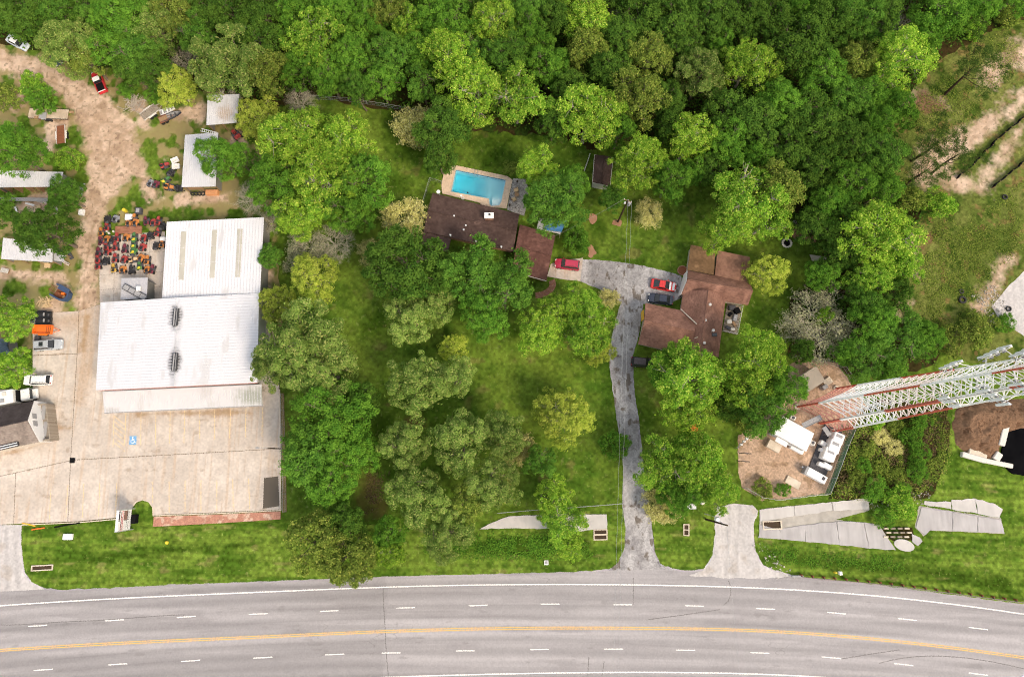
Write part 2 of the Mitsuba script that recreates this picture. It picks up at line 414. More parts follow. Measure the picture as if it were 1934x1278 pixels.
matt('drive_asphalt', drive_fn)
DRIVE = [(1099, 490), (1140, 492), (1200, 499), (1250, 510), (1287, 521), (1290, 560), (1262, 575), (1215, 574), (1210, 610), (1204, 645), (1195, 672), (1198, 740), (1206, 790), (1211, 835), (1218, 900), (1226, 950), (1232, 995), (1236, 1040), (1246, 1062), (1266, 1075), (1150, 1076), (1168, 1060), (1180, 1030), (1181, 1000), (1175, 950), (1177, 885), (1166, 800), (1156, 730), (1149, 670), (1160, 615), (1172, 570), (1130, 545), (1096, 532)]
struct('driveway', flat(ragged(G2(DRIVE), .14, .4, 31), .036), 'drive_asphalt')


def conc_fn(p, n, uv):
    a = fbm(p.x / 6, p.y / 6, 3)
    c = mix((.50, .44, .385), (.615, .55, .49), smoothstep(.3, .7, a * .6 + .4 * fbm(p.x / 1.2, p.y / 1.2, 5)))
    streak = fbm(p.x / .35, p.y / 9, 8)
    c = mix(c, (.50, .37, .26), smoothstep(.55, .8, streak) * .5)
    c = mix(c, (.34, .26, .19), smoothstep(.68, .86, fbm(p.x / 1.6, p.y / 1.1, 17)) * .5)
    c = mix(c, (.44, .31, .21), smoothstep(-1.5, 2.5, seg_mask(p, strokes([(170, 560, 16), (165, 640, 18), (160, 720, 14), (150, 760, 8)], [(110, 610, 20), (150, 600, 20)]), 1.6)) * .7)
    wet = seg_mask(p, strokes([(92, 770, 4), (95, 795, 4), (100, 807, 6), (112, 808, 6), (134, 808, 3)], [(262, 783, 5), (340, 780, 8), (430, 778, 10), (480, 780, 6)], [(0, 860, 3), (50, 848, 3), (92, 832, 4)], [(60, 672, 2), (120, 668, 2)], [(305, 960, 6), (312, 975, 4)], [(500, 968, 8)], [(165, 600, 5), (158, 660, 4)]), .8)
    c = mix(c, (.34, .22, .12), smoothstep(-.3, .7, wet) * .72)
    return c * (.9 + .2 * noise(p.x * 4, p.y * 4, 3))


matt('lot_concrete', conc_fn)
matt('joint', (.20, .15, .11))
LOT = Polygon(G2([(62, 592), (150, 587), (188, 575), (250, 560), (500, 560), (528, 730), (529.5, 860), (530, 962), (420, 967), (290, 972), (288, 958), (281, 948), (270, 944), (258, 948), (250, 958), (247, 975), (150, 984), (42, 988.5), (-90, 995), (-90, 735), (62, 735)]))
struct('parking_lot', slab(LOT, .02, .07), 'joint')
CUTS = [[(150, 560), (148.6, 630), (134, 868), (128, 1000)], [(215, 775), (212, 863), (206, 1000)], [(330, 775), (330, 1000)], [(426, 790), (428, 1000)], [(40, 755), (88, 750), (192, 744), (240, 742)], [(-100, 922), (0, 899), (139.6, 868), (330, 858), (500, 848.5), (540, 846)],
        [(35, 845), (30, 900), (26, 1000)], [(40, 672), (150, 668), (240, 664)], [(-100, 1004), (540, 955)][:0] or [(128, 600.5), (140, 600), (149, 600)]]
pieces = [LOT]
for q in CUTS:
    line = LineString(G2(q))
    pieces = [g for pc in pieces for g in (shapely.ops.split(pc, line).geoms if hasattr(shapely, 'ops') else [pc])]
for pc in pieces:
    pc = pc.buffer(-.05, join_style=2)
    if pc.area > .5:
        mesh('slab', slab(pc, .07, .10), 'lot_concrete', 'parking_lot')
# faint yellow bay lines, the ladder of the accessible bay and its sign
matt('faint_yellow', paint_fn((.74, .55, .30), .6)); gloss('blue_paint', (.16, .36, .62), .6)


def paint_bar(name, a, b, w, mat, z=.106, parent='parking_lot'):
    mesh(name, ribbon(np.array([np.array(a), (np.array(a) + np.array(b)) / 2, np.array(b)]), w, z), mat, parent)


for a, b in [((216, 784), (214, 845)), ((238.5, 780), (236, 842)), ((267, 778), (266, 840)), ((295, 777), (294, 840)), ((322, 776), (321, 838)), ((349, 775), (348, 836)), ((378, 774), (377, 834)), ((406, 773), (405, 830)), ((436, 772), (434, 828)), ((465, 771), (464, 826)), ((496, 770), (495, 824)),
             ((97, 915), (94, 981)), ((129, 915), (125, 979)), ((159, 913), (156, 977)), ((189, 911), (187, 975)), ((221, 911), (219, 974)), ((288, 910), (289, 950)), ((320, 908), (320, 967)), ((350, 907), (350, 966)), ((380, 906), (380, 965)), ((410, 905), (410, 964)), ((440, 904), (441, 963)), ((470, 903), (472, 961)), ((500, 902), (502, 960))]:
    paint_bar('bay_line', G(*a)[:2], G(*b)[:2], .11, 'faint_yellow')
for k in range(6):
    a, b = (217, 786 + 10 * k), (237, 802 + 10 * k)
    paint_bar('hatch_line', G(*a)[:2], G(*b)[:2], .10, 'faint_yellow')
hb = frame(251, 831, 2, .106)
mesh('symbol_panel', [flat(Polygon([(-.62, -.75), (.62, -.75), (.62, .75), (-.62, .75)]), 0)], 'blue_paint', 'parking_lot', at=hb)
ring = Point(-.02, -.2).buffer(.36).difference(Point(-.02, -.2).buffer(.26)).difference(Polygon([(0, 0), (.5, -.1), (.5, .4), (-.1, .4)]))
icon = shapely.union_all([ring, Point(-.08, .52).buffer(.12), LineString([(-.08, .4), (-.06, -.02), (.24, -.04), (.36, -.42), (.48, -.38)]).buffer(.055), LineString([(-.07, .2), (.2, .18)]).buffer(.05)])
mesh('wheelchair_symbol', flat(icon, .006), 'white_paint', 'parking_lot', at=hb)
# kerb round the lot and the planted island
matt('kerb_concrete', lambda p, n, uv: mix((.52, .44, .34), (.72, .64, .54), fbm(p.x / .8, p.y / .8, 3)))


def kerb(name, px, w=.16, h=.16, z=.02, parent=None, **kw):
    line = LineString(G2(px)).buffer(w / 2, cap_style=2, join_style=1)
    return mesh(name, slab(line, z, z + h), 'kerb_concrete', parent, **kw)


kerb('kerb', [(528.5, 735), (530, 860), (531, 964)], kind='structure')
kerb('kerb', [(42, 990.5), (150, 986), (246, 977.5), (249.5, 958), (258, 947), (270, 943), (282, 947), (289, 957), (290, 973), (420, 968.5), (531, 963)], kind='structure')
struct('planting_island', flat(Polygon(G2([(250, 976), (252, 958), (260, 949), (270, 946), (280, 949), (287, 958), (288, 990), (250, 990)])), .05), 'verge_grass')


def brick_fn(p, n, uv):
    c = mix((.36, .17, .12), (.50, .27, .20), fbm(p.x / .5, p.y / .5, 2))
    return mix(c, (.62, .50, .40), smoothstep(.58, .7, fbm(p.x / 1.1, p.y / 1.1, 8)) * .6) * (.8 + .4 * noise(p.x * 7, p.y * 7, 1))


matt('red_bed', brick_fn)
struct('red_gravel_bed', slab(pxpoly([(291, 975), (420, 970.5), (530, 965), (530, 980), (420, 987), (289, 994)]), .02, .09), 'red_bed')
matt('patch_asphalt', (.13, .11, .09))
struct('asphalt_patch', flat(pxpoly([(499, 902), (526, 899), (528, 955), (497, 960)]), .108), 'patch_asphalt')
matt('strip_soil', lambda p, n, uv: mix((.17, .12, .055), (.27, .21, .10), fbm(p.x / .5, p.y / .5, 3)))
struct('dirt_strip', flat(ragged(G2([(531, 742), (536.5, 742), (538.5, 830), (542, 966), (533, 968), (531.5, 860)]), .05, .4, 37), .028), 'strip_soil')
# the pad that the mowers stand on
PAD = Polygon(G2([(186, 447), (312, 437), (314, 470), (306, 565), (189, 575)]))
struct('mower_pad', slab(PAD, .02, .06), 'joint')
pp = [PAD]
for q in ([(180, 447.5), (320, 442)][:0] or [(180, 520), (320, 512)], [(250, 430), (248, 600)], [(180, 482), (320, 475)], [(284, 430), (280, 600)], [(217, 430), (215, 600)], [(180, 548), (320, 540)]):
    pp = [g for pc in pp for g in shapely.ops.split(pc, LineString(G2(q))).geoms]
for pc in pp:
    mesh('slab', slab(pc.buffer(-.025, join_style=2), .06, .085), 'lot_concrete', 'mower_pad')
# concrete pad by the garage, the side road mouth and the gravel drive
TYRE = strokes([(1379, 952, 3), (1376, 1010, 3), (1371, 1085, 3)], [(1397, 952, 3), (1394, 1010, 3), (1392, 1085, 3)], [(12, 1000, 4), (14, 1110, 5)], [(28, 1000, 3), (34, 1105, 5)])


def pale_fn(p, n, uv):
    c = mix((.46, .44, .435), (.56, .535, .525), fbm(p.x / 1.5, p.y / 1.5, 3)) * (.88 + .24 * fbm(p.x / .6, p.y / 6, 9))
    c = mix(c, (.34, .325, .325), smoothstep(-.3, .5, seg_mask(p, TYRE, .35)) * .55)
    c = mix(c, (.36, .30, .24), smoothstep(.62, .8, fbm(p.x / 2, p.y / 2, 14)) * .4)
    return c * (.88 + .24 * noise(p.x * 4, p.y * 4, 2))


matt('pale_concrete', pale_fn)
struct('parking_pad', slab(ragged(G2([(1041, 498), (1060, 492), (1101, 487), (1096, 531), (1060, 527), (1033, 522)]), .03, .5, 41), .02, .05), 'lot_concrete')
struct('gravel_drive', flat(ragged(G2([(1350, 985), (1352, 958), (1385, 950), (1420, 953), (1432, 965), (1425, 985), (1423, 1012), (1428, 1042), (1442, 1068), (1500, 1087), (1440, 1092), (1300, 1088), (1330, 1074), (1345, 1048), (1351, 1006)]), .25, .4, 43), .038), 'pale_concrete')
struct('side_drive', flat(Polygon(G2([(-260, 992), (41, 990.5), (41, 1013), (44, 1055), (52, 1090), (85, 1112), (-260, 1130)])), .026), 'pale_concrete')


def gravel_fn(p, n, uv):
    c = mix((.38, .255, .175), (.52, .38, .28), fbm(p.x / 2.5, p.y / 2.5, 2))
    c = mix(c, (.20, .13, .07), smoothstep(.6, .75, fbm(p.x / 1.3, p.y / 1.3, 6)) * .5)
    return c * (.76 + .48 * noise(p.x * 4.5, p.y * 4.5, 3))


matt('gravel', gravel_fn)
COMPOUND = [(1395, 820), (1440, 790), (1480, 745), (1492, 690), (1510, 676), (1580, 685), (1605, 720), (1640, 775), (1600, 830), (1560, 930), (1470, 944), (1440, 945), (1400, 920), (1392, 870)]
struct('gravel_compound', flat(ragged(G2(COMPOUND), .35, .5, 47), .04), 'gravel')
# ---------------------------------------------------------------- trees and shrubs
def unit(v):
    return v / (np.linalg.norm(v, axis=-1, keepdims=True) + 1e-9)


def leaf_cards(rng, C, N, size, asp=.6, jit=.6, up=.3, radial=0.0):
    """Folded leaf sprays: four corners each, at C, facing N. Returns (vertices, faces, uv)."""
    n = len(C)
    nn = N + jit * rng.normal(size=(n, 3))
    nn[:, 2] += up
    nn = unit(nn)
    t = rng.normal(size=(n, 3)) + radial * 3 * N
    t = unit(t - nn * (t * nn).sum(1, keepdims=True))
    b = np.cross(nn, t)
    s = size * rng.uniform(.65, 1.35, (n, 1))
    v = np.stack([C - t * s * .5, C + b * s * asp * .5 + nn * s * .12, C + t * s * .5, C - b * s * asp * .5 + nn * s * .12], 1).reshape(-1, 3)
    i = np.arange(n)[:, None] * 4
    f = np.stack([i + [0, 1, 2], i + [0, 2, 3]], 1).reshape(-1, 3)
    uv = np.repeat(np.column_stack([rng.random(n), rng.random(n)]), 4, axis=0)
    return v, f, uv


def joined(parts):
    v, f, u, k = [], [], [], 0
    for a, b, c in parts:
        v.append(a); f.append(b + k); u.append(c); k += len(a)
    return np.vstack(v), np.vstack(f), np.vstack(u)


def ball_dirs(rng, n, zmin=-.5):
    z = zmin + (1 - zmin) * (np.arange(n) + .5) / n
    a = np.arange(n) * 2.39996 + rng.uniform(0, 6.28)
    d = np.column_stack([np.sqrt(1 - z * z) * np.cos(a), np.sqrt(1 - z * z) * np.sin(a), z])
    return unit(d + .22 * rng.normal(size=d.shape))


def bent(rng, a, b, n=5, sag=.08):
    t = np.linspace(0, 1, n)[:, None]
    L = np.linalg.norm(b - a)
    off = rng.normal(size=3) * sag * L
    return a * (1 - t) + b * t + off * (4 * t * (1 - t)) * np.array([1, 1, .5])


def leafy(seed, R=5.0, Ht=14.0, cb=.28, n1=13, n2=12, lr=.44, cr=.15, lpc=74, leaf=.30, asp=.62, jit=.42, up=.28, radial=0.0, uneven=.3, limb=.11, spread=.62, shell=.35, bare=0):
    """A tree: trunk, limbs to each of n1 boughs, twigs to each of n2 leaf clumps on a bough, leaves round each clump."""
    rng = np.random.default_rng(seed)
    zc, hz = Ht * (1 + cb) / 2, Ht * (1 - cb) / 2
    D = ball_dirs(rng, n1, -.55)
    B = np.array([0, 0, zc]) + D * np.array([R, R, hz]) * spread * (1 + uneven * rng.uniform(-1, 1, (n1, 1)))
    wood = [tube(bent(rng, np.array([0, 0, -.2]), np.array([rng.normal() * .3, rng.normal() * .3, Ht * .72]), 6, .03), np.linspace(.34, .10, 6) * R / 5, 8)]
    C, N = [], []
    gone = set(rng.choice(len(B), bare, replace=False).tolist()) if bare else set()
    for ib, (b, d) in enumerate(zip(B, D)):
        z0 = np.clip(b[2] - .22 * Ht - .25 * abs(b[0]), .22 * Ht, .66 * Ht)
        wood.append(tube(bent(rng, np.array([0, 0, z0]), b, 5), np.linspace(limb, limb * .45, 5), 5))
        o = unit(b - np.array([0, 0, zc - .35 * hz]))
        L = lr * R * rng.uniform(.75, 1.2)
        q = unit(rng.normal(size=(n2, 3)) + .75 * o + np.array([0, 0, .45]))
        c = b + L * q * rng.uniform(.72, 1.06, (n2, 1)) * np.array([1, 1, .8])
        if ib not in gone:
            C.append(c); N.append(unit(q + .5 * o))
        for k in c[::2] if ib not in gone else c:
            wood.append(tube([b, (b + k) / 2 + rng.normal(size=3) * .12, k], [limb * .42, limb * .3, limb * .12], 3, False))
    C, N = np.vstack(C), np.vstack(N)
    parts = []
    r = cr * R
    dirs = unit(rng.normal(size=(len(C), lpc, 3)) + .45 * N[:, None] + np.array([0, 0, .35]))
    rad = r * rng.uniform(shell, 1.05, (len(C), lpc, 1)) * rng.uniform(.75, 1.25, (len(C), 1, 1))
    P = C[:, None] + dirs * rad * np.array([1, 1, .75])
    v, f, u = leaf_cards(rng, P.reshape(-1, 3), dirs.reshape(-1, 3), leaf, asp, jit, up, radial)
    u[:, 0] = np.clip(u[:, 0] * .42 + np.repeat(np.repeat(rng.random(len(C)), lpc), 4) * .58, 0, 1)
    parts.append((v, f, u))
    k = len(C) * lpc // 8                                   # a few leaves deeper in
    w = rng.integers(0, len(B), k)
    P = B[w] + rng.normal(size=(k, 3)) * lr * R * .4
    parts.append(leaf_cards(rng, P, unit(P - [0, 0, zc]), leaf * 1.25, asp, 1.0, .3))
    return trimesh.util.concatenate(wood), joined(parts)


def twigs(seed, R=4.0, Ht=8.0, levels=4, first=6, kids=4, leaf=0.0, nleaf=3, droop=.0, up=.55, r0=.16):
    """A tree of bare branches, forking level by level, with or without small leaves at the twig ends."""
    rng = np.random.default_rng(seed)
    wood, tips = [tube([[0, 0, -.2], [.1, .05, Ht * .12], [0, .1, Ht * .25]], [r0, r0 * .85, r0 * .75], 7)], []

    def grow(p, d, L, r, lv):
        e = p + d * L + rng.normal(size=3) * L * .08
        e[2] -= droop * L * (1 - lv / levels)
        wood.append(tube([p, (p + e) / 2 + rng.normal(size=3) * L * .07, e], [r, r * .8, r * .55], 4 if lv > 2 else 3, False))
        if lv <= 1:
            tips.append((e, d, (p + e) / 2))
            return
        for k in range(kids):
            q = unit(d + .62 * rng.normal(size=3) + np.array([0, 0, .12]))
            grow(p + (e - p) * rng.uniform(.45, 1.0) if k else e, q, L * rng.uniform(.55, .8), r * .55, lv - 1)
    for k in range(first):
        a = k * 6.283 / first + rng.uniform(-.4, .4)
        el = up + rng.uniform(-.25, .35)
        d = np.array([math.cos(a) * math.cos(el), math.sin(a) * math.cos(el), math.sin(el)])
        grow(np.array([0, .05, Ht * rng.uniform(.14, .26)]), d, R * .5, r0 * .55, levels)
    E = np.array([t[0] for t in tips]); M = np.array([t[2] for t in tips]); Dn = np.array([t[1] for t in tips])
    cr = None
    if leaf:
        P = np.concatenate([E + rng.normal(size=E.shape) * .14 for _ in range(nleaf)] + [M + rng.normal(size=E.shape) * .14 for _ in range(nleaf)])
        cr = leaf_cards(rng, P, np.concatenate([Dn] * (2 * nleaf)), leaf, .5, .8, .3)
    return trimesh.util.concatenate(wood), cr


leaf_mat('leaf_bright', (0.085, 0.257, 0.018), (0.314, 0.524, 0.043), (0.508, 0.616, 0.100))
leaf_mat('leaf_lime', (0.097, 0.262, 0.018), (0.356, 0.547, 0.043), (0.532, 0.627, 0.100))
leaf_mat('leaf_cool', (0.048, 0.152, 0.018), (0.190, 0.370, 0.044))
leaf_mat('leaf_mid', (0.060, 0.188, 0.018), (0.211, 0.410, 0.040))
leaf_mat('leaf_dark', (0.036, 0.108, 0.014), (0.150, 0.275, 0.034))
leaf_mat('leaf_pine', (0.090, 0.182, 0.027), (0.297, 0.424, 0.085), (0.462, 0.495, 0.157))
leaf_mat('leaf_olive', (0.085, 0.150, 0.020), (0.270, 0.360, 0.054), (0.400, 0.440, 0.090))
leaf_mat('leaf_yellow', (0.260, 0.390, 0.030), (0.620, 0.670, 0.120))
leaf_mat('leaf_straw', (0.480, 0.480, 0.132), (0.760, 0.720, 0.330))
leaf_mat('leaf_deep', (0.055, 0.110, 0.018), (0.110, 0.175, 0.033))

leaf_mat('leaf_ash', (.24, .27, .13), (.46, .46, .28))
_geo = {}


def geo(kind, i):
    """The i-th shape of a kind of tree as two ply dicts without a material, made once."""
    if (kind, i) not in _geo:
        s = 100 * i + 7
        if kind == 'leafy':
            w, l = leafy(s, n1=14 + i, uneven=.30 + .05 * i, bare=(0, 1, 2, 1, 2, 0)[i])
        elif kind == 'dense':
            w, l = leafy(s + 1, n1=16, n2=12, lr=.40, cr=.15, leaf=.34, lpc=54, uneven=.2)
        elif kind == 'pine':
            w, l = leafy(s + 2, Ht=16, n1=16, n2=7, cr=.155, lr=.44, lpc=110, leaf=.40, asp=.36, jit=.28, up=.12, radial=.4, uneven=.32, limb=.10, shell=.78)
        elif kind == 'sparse':
            w, l = leafy(s + 3, Ht=18, cb=.45, n1=9, n2=6, cr=.17, lr=.42, lpc=60, leaf=.42, asp=.25, jit=.5, up=.2, radial=.7, uneven=.5, limb=.08, spread=.7)
        elif kind == 'feather':
            w, l = leafy(s + 4, R=4.3, Ht=8, cb=.15, n1=17, n2=13, cr=.13, lr=.40, lpc=44, leaf=.34, asp=.35, jit=.6, up=.3, radial=.5, uneven=.28, limb=.05, spread=.66)
        elif kind == 'straw':
            w, l = twigs(s + 5, R=4.2, Ht=6, levels=4, first=13, kids=5, leaf=.34, nleaf=2, up=.6, r0=.085)
        elif kind == 'ash':
            w, l = twigs(s + 9, R=4.8, Ht=8, levels=4, first=15, kids=5, up=.55, r0=.12, leaf=.30, nleaf=1)
        elif kind == 'bare':
            w, l = twigs(s + 6, R=4.8, Ht=8, levels=4, first=15, kids=5, up=.55, r0=.12)
        else:
            w, l = leafy(s + 8, R=3, Ht=3.4, cb=.05, n1=9, n2=8, lr=.45, cr=.2, lpc=44, leaf=.30, uneven=.25, limb=.04)
        A_ = (w.vertices if l is None else l[0])[:, :2]
        bin_ = ((np.arctan2(A_[:, 1], A_[:, 0]) + math.pi) / 6.2832 * 24).astype(int) % 24
        far = np.mean([np.percentile(np.linalg.norm(A_[bin_ == q], axis=1), 96) for q in range(24) if (bin_ == q).any()])
        want = {'leafy': 5, 'dense': 5, 'pine': 5, 'sparse': 5, 'feather': 4.3, 'straw': 4, 'bare': 4.6, 'ash': 4.6, 'shrub': 3}[kind]
        w.vertices[:, :2] *= want / far
        if l is not None:
            l[0][:, :2] *= want / far
        _geo[kind, i] = (mikit.ply(w, None), None if l is None else mikit.ply((l[0], l[1]), None, uv=l[2]))
    return _geo[kind, i]


# code: shape kind, its number of variants, leaf colour, bark, R and height of the shape, name, look
SPECIES = {
    'B': ('leafy', 6, 'leaf_bright', 'pale_bark', 5, 14, 'leafy_tree', 'bright green leafy tree'),
    'G': ('leafy', 6, 'leaf_mid', 'bark', 5, 14, 'leafy_tree', 'mid green leafy tree'),
    'D': ('dense', 3, 'leaf_dark', 'bark', 5, 14, 'leafy_tree', 'dark green leafy tree'),
    'P': ('pine', 3, 'leaf_pine', 'bark', 5, 16, 'pine_tree', 'olive green tufted pine tree'),
    'O': ('dense', 3, 'leaf_olive', 'bark', 5, 14, 'oak_tree', 'olive yellow speckled oak tree'),
    'Y': ('feather', 2, 'leaf_yellow', 'pale_bark', 4.3, 8, 'feathery_tree', 'yellow green fine-leaved tree'),
    'T': ('straw', 2, 'leaf_straw', 'pale_bark', 4, 6, 'twiggy_tree', 'straw coloured twiggy tree'),
    'X': ('bare', 2, None, 'ash_bark', 4.6, 8, 'bare_tree', 'bare grey leafless tree'),
    'Z': ('ash', 2, 'leaf_ash', 'ash_bark', 4.6, 8, 'twiggy_tree', 'pale grey green twiggy tree'),
    'L': ('sparse', 2, 'leaf_deep', 'dark_bark', 5, 18, 'pine_tree', 'thin leaning dark pine tree'),
    'S': ('shrub', 2, 'leaf_mid', 'bark', 3, 3.4, 'shrub', 'green leafy shrub'),
    'W': ('shrub', 2, 'leaf_bright', 'bark', 3, 3.4, 'shrub', 'light green shrub'),
    'K': ('shrub', 2, 'leaf_olive', 'bark', 3, 3.4, 'shrub', 'olive brown scrubby bush'),
}
_shape_id = {}


def shape_group(code, i):
    kind, nv, leaf, bark = SPECIES[code][:4]
    leaf = {'B': ('leaf_bright', 'leaf_lime')[i % 2], 'G': ('leaf_mid', 'leaf_cool')[(i // 2) % 2]}.get(code, leaf)
    k = f'{kind}_{leaf}_{i}_shape'
    if k not in scene:
        w, l = geo(kind, i)
        scene[k] = {'type': 'shapegroup', 'trunk': {**w, 'bsdf': {'type': 'ref', 'id': bark}}}
        if l is not None:
            scene[k]['crown'] = {**l, 'bsdf': {'type': 'ref', 'id': leaf}}
        else:
            scene[k]['crown_branch'] = scene[k].pop('trunk')
    return k


_trng = random.Random(5)
TREES = []


def tree(u, v, r, code, where=None, h=None, row=None):
    """A tree whose crown the photograph shows round pixel (u, v) with radius r pixels. Its height goes with its width unless given."""
    kind, nv, leaf, bark, R0, H0, name, look = SPECIES[code]
    rm = r * mpp(u, v, 8)
    if h is None:
        h = {'S': 1.1, 'W': 1.1, 'K': 1.0, 'Y': 1.75, 'T': 1.35, 'Z': 1.3, 'X': 1.6}.get(code, 0) * rm or min(19, max(7, 5.5 + 1.55 * rm))
    o = G(u, v, h * .60)
    a = _trng.uniform(0, 360)
    s = rm / R0 * (.95 if where else 1.03)
    i = _trng.randrange(nv)
    T = mi.ScalarTransform4f().translate([float(o[0]), float(o[1]), 0]).rotate([0, 0, 1], a).scale([s, s * _trng.uniform(.92, 1.08), h / H0])
    k = numbered(name)
    scene[k] = {'type': 'instance', 'shape': {'type': 'ref', 'id': shape_group(code, i)}, 'to_world': T}
    TREES.append((k, u, v, r, look, where, row, 'shrub' if name == 'shrub' else 'tree'))


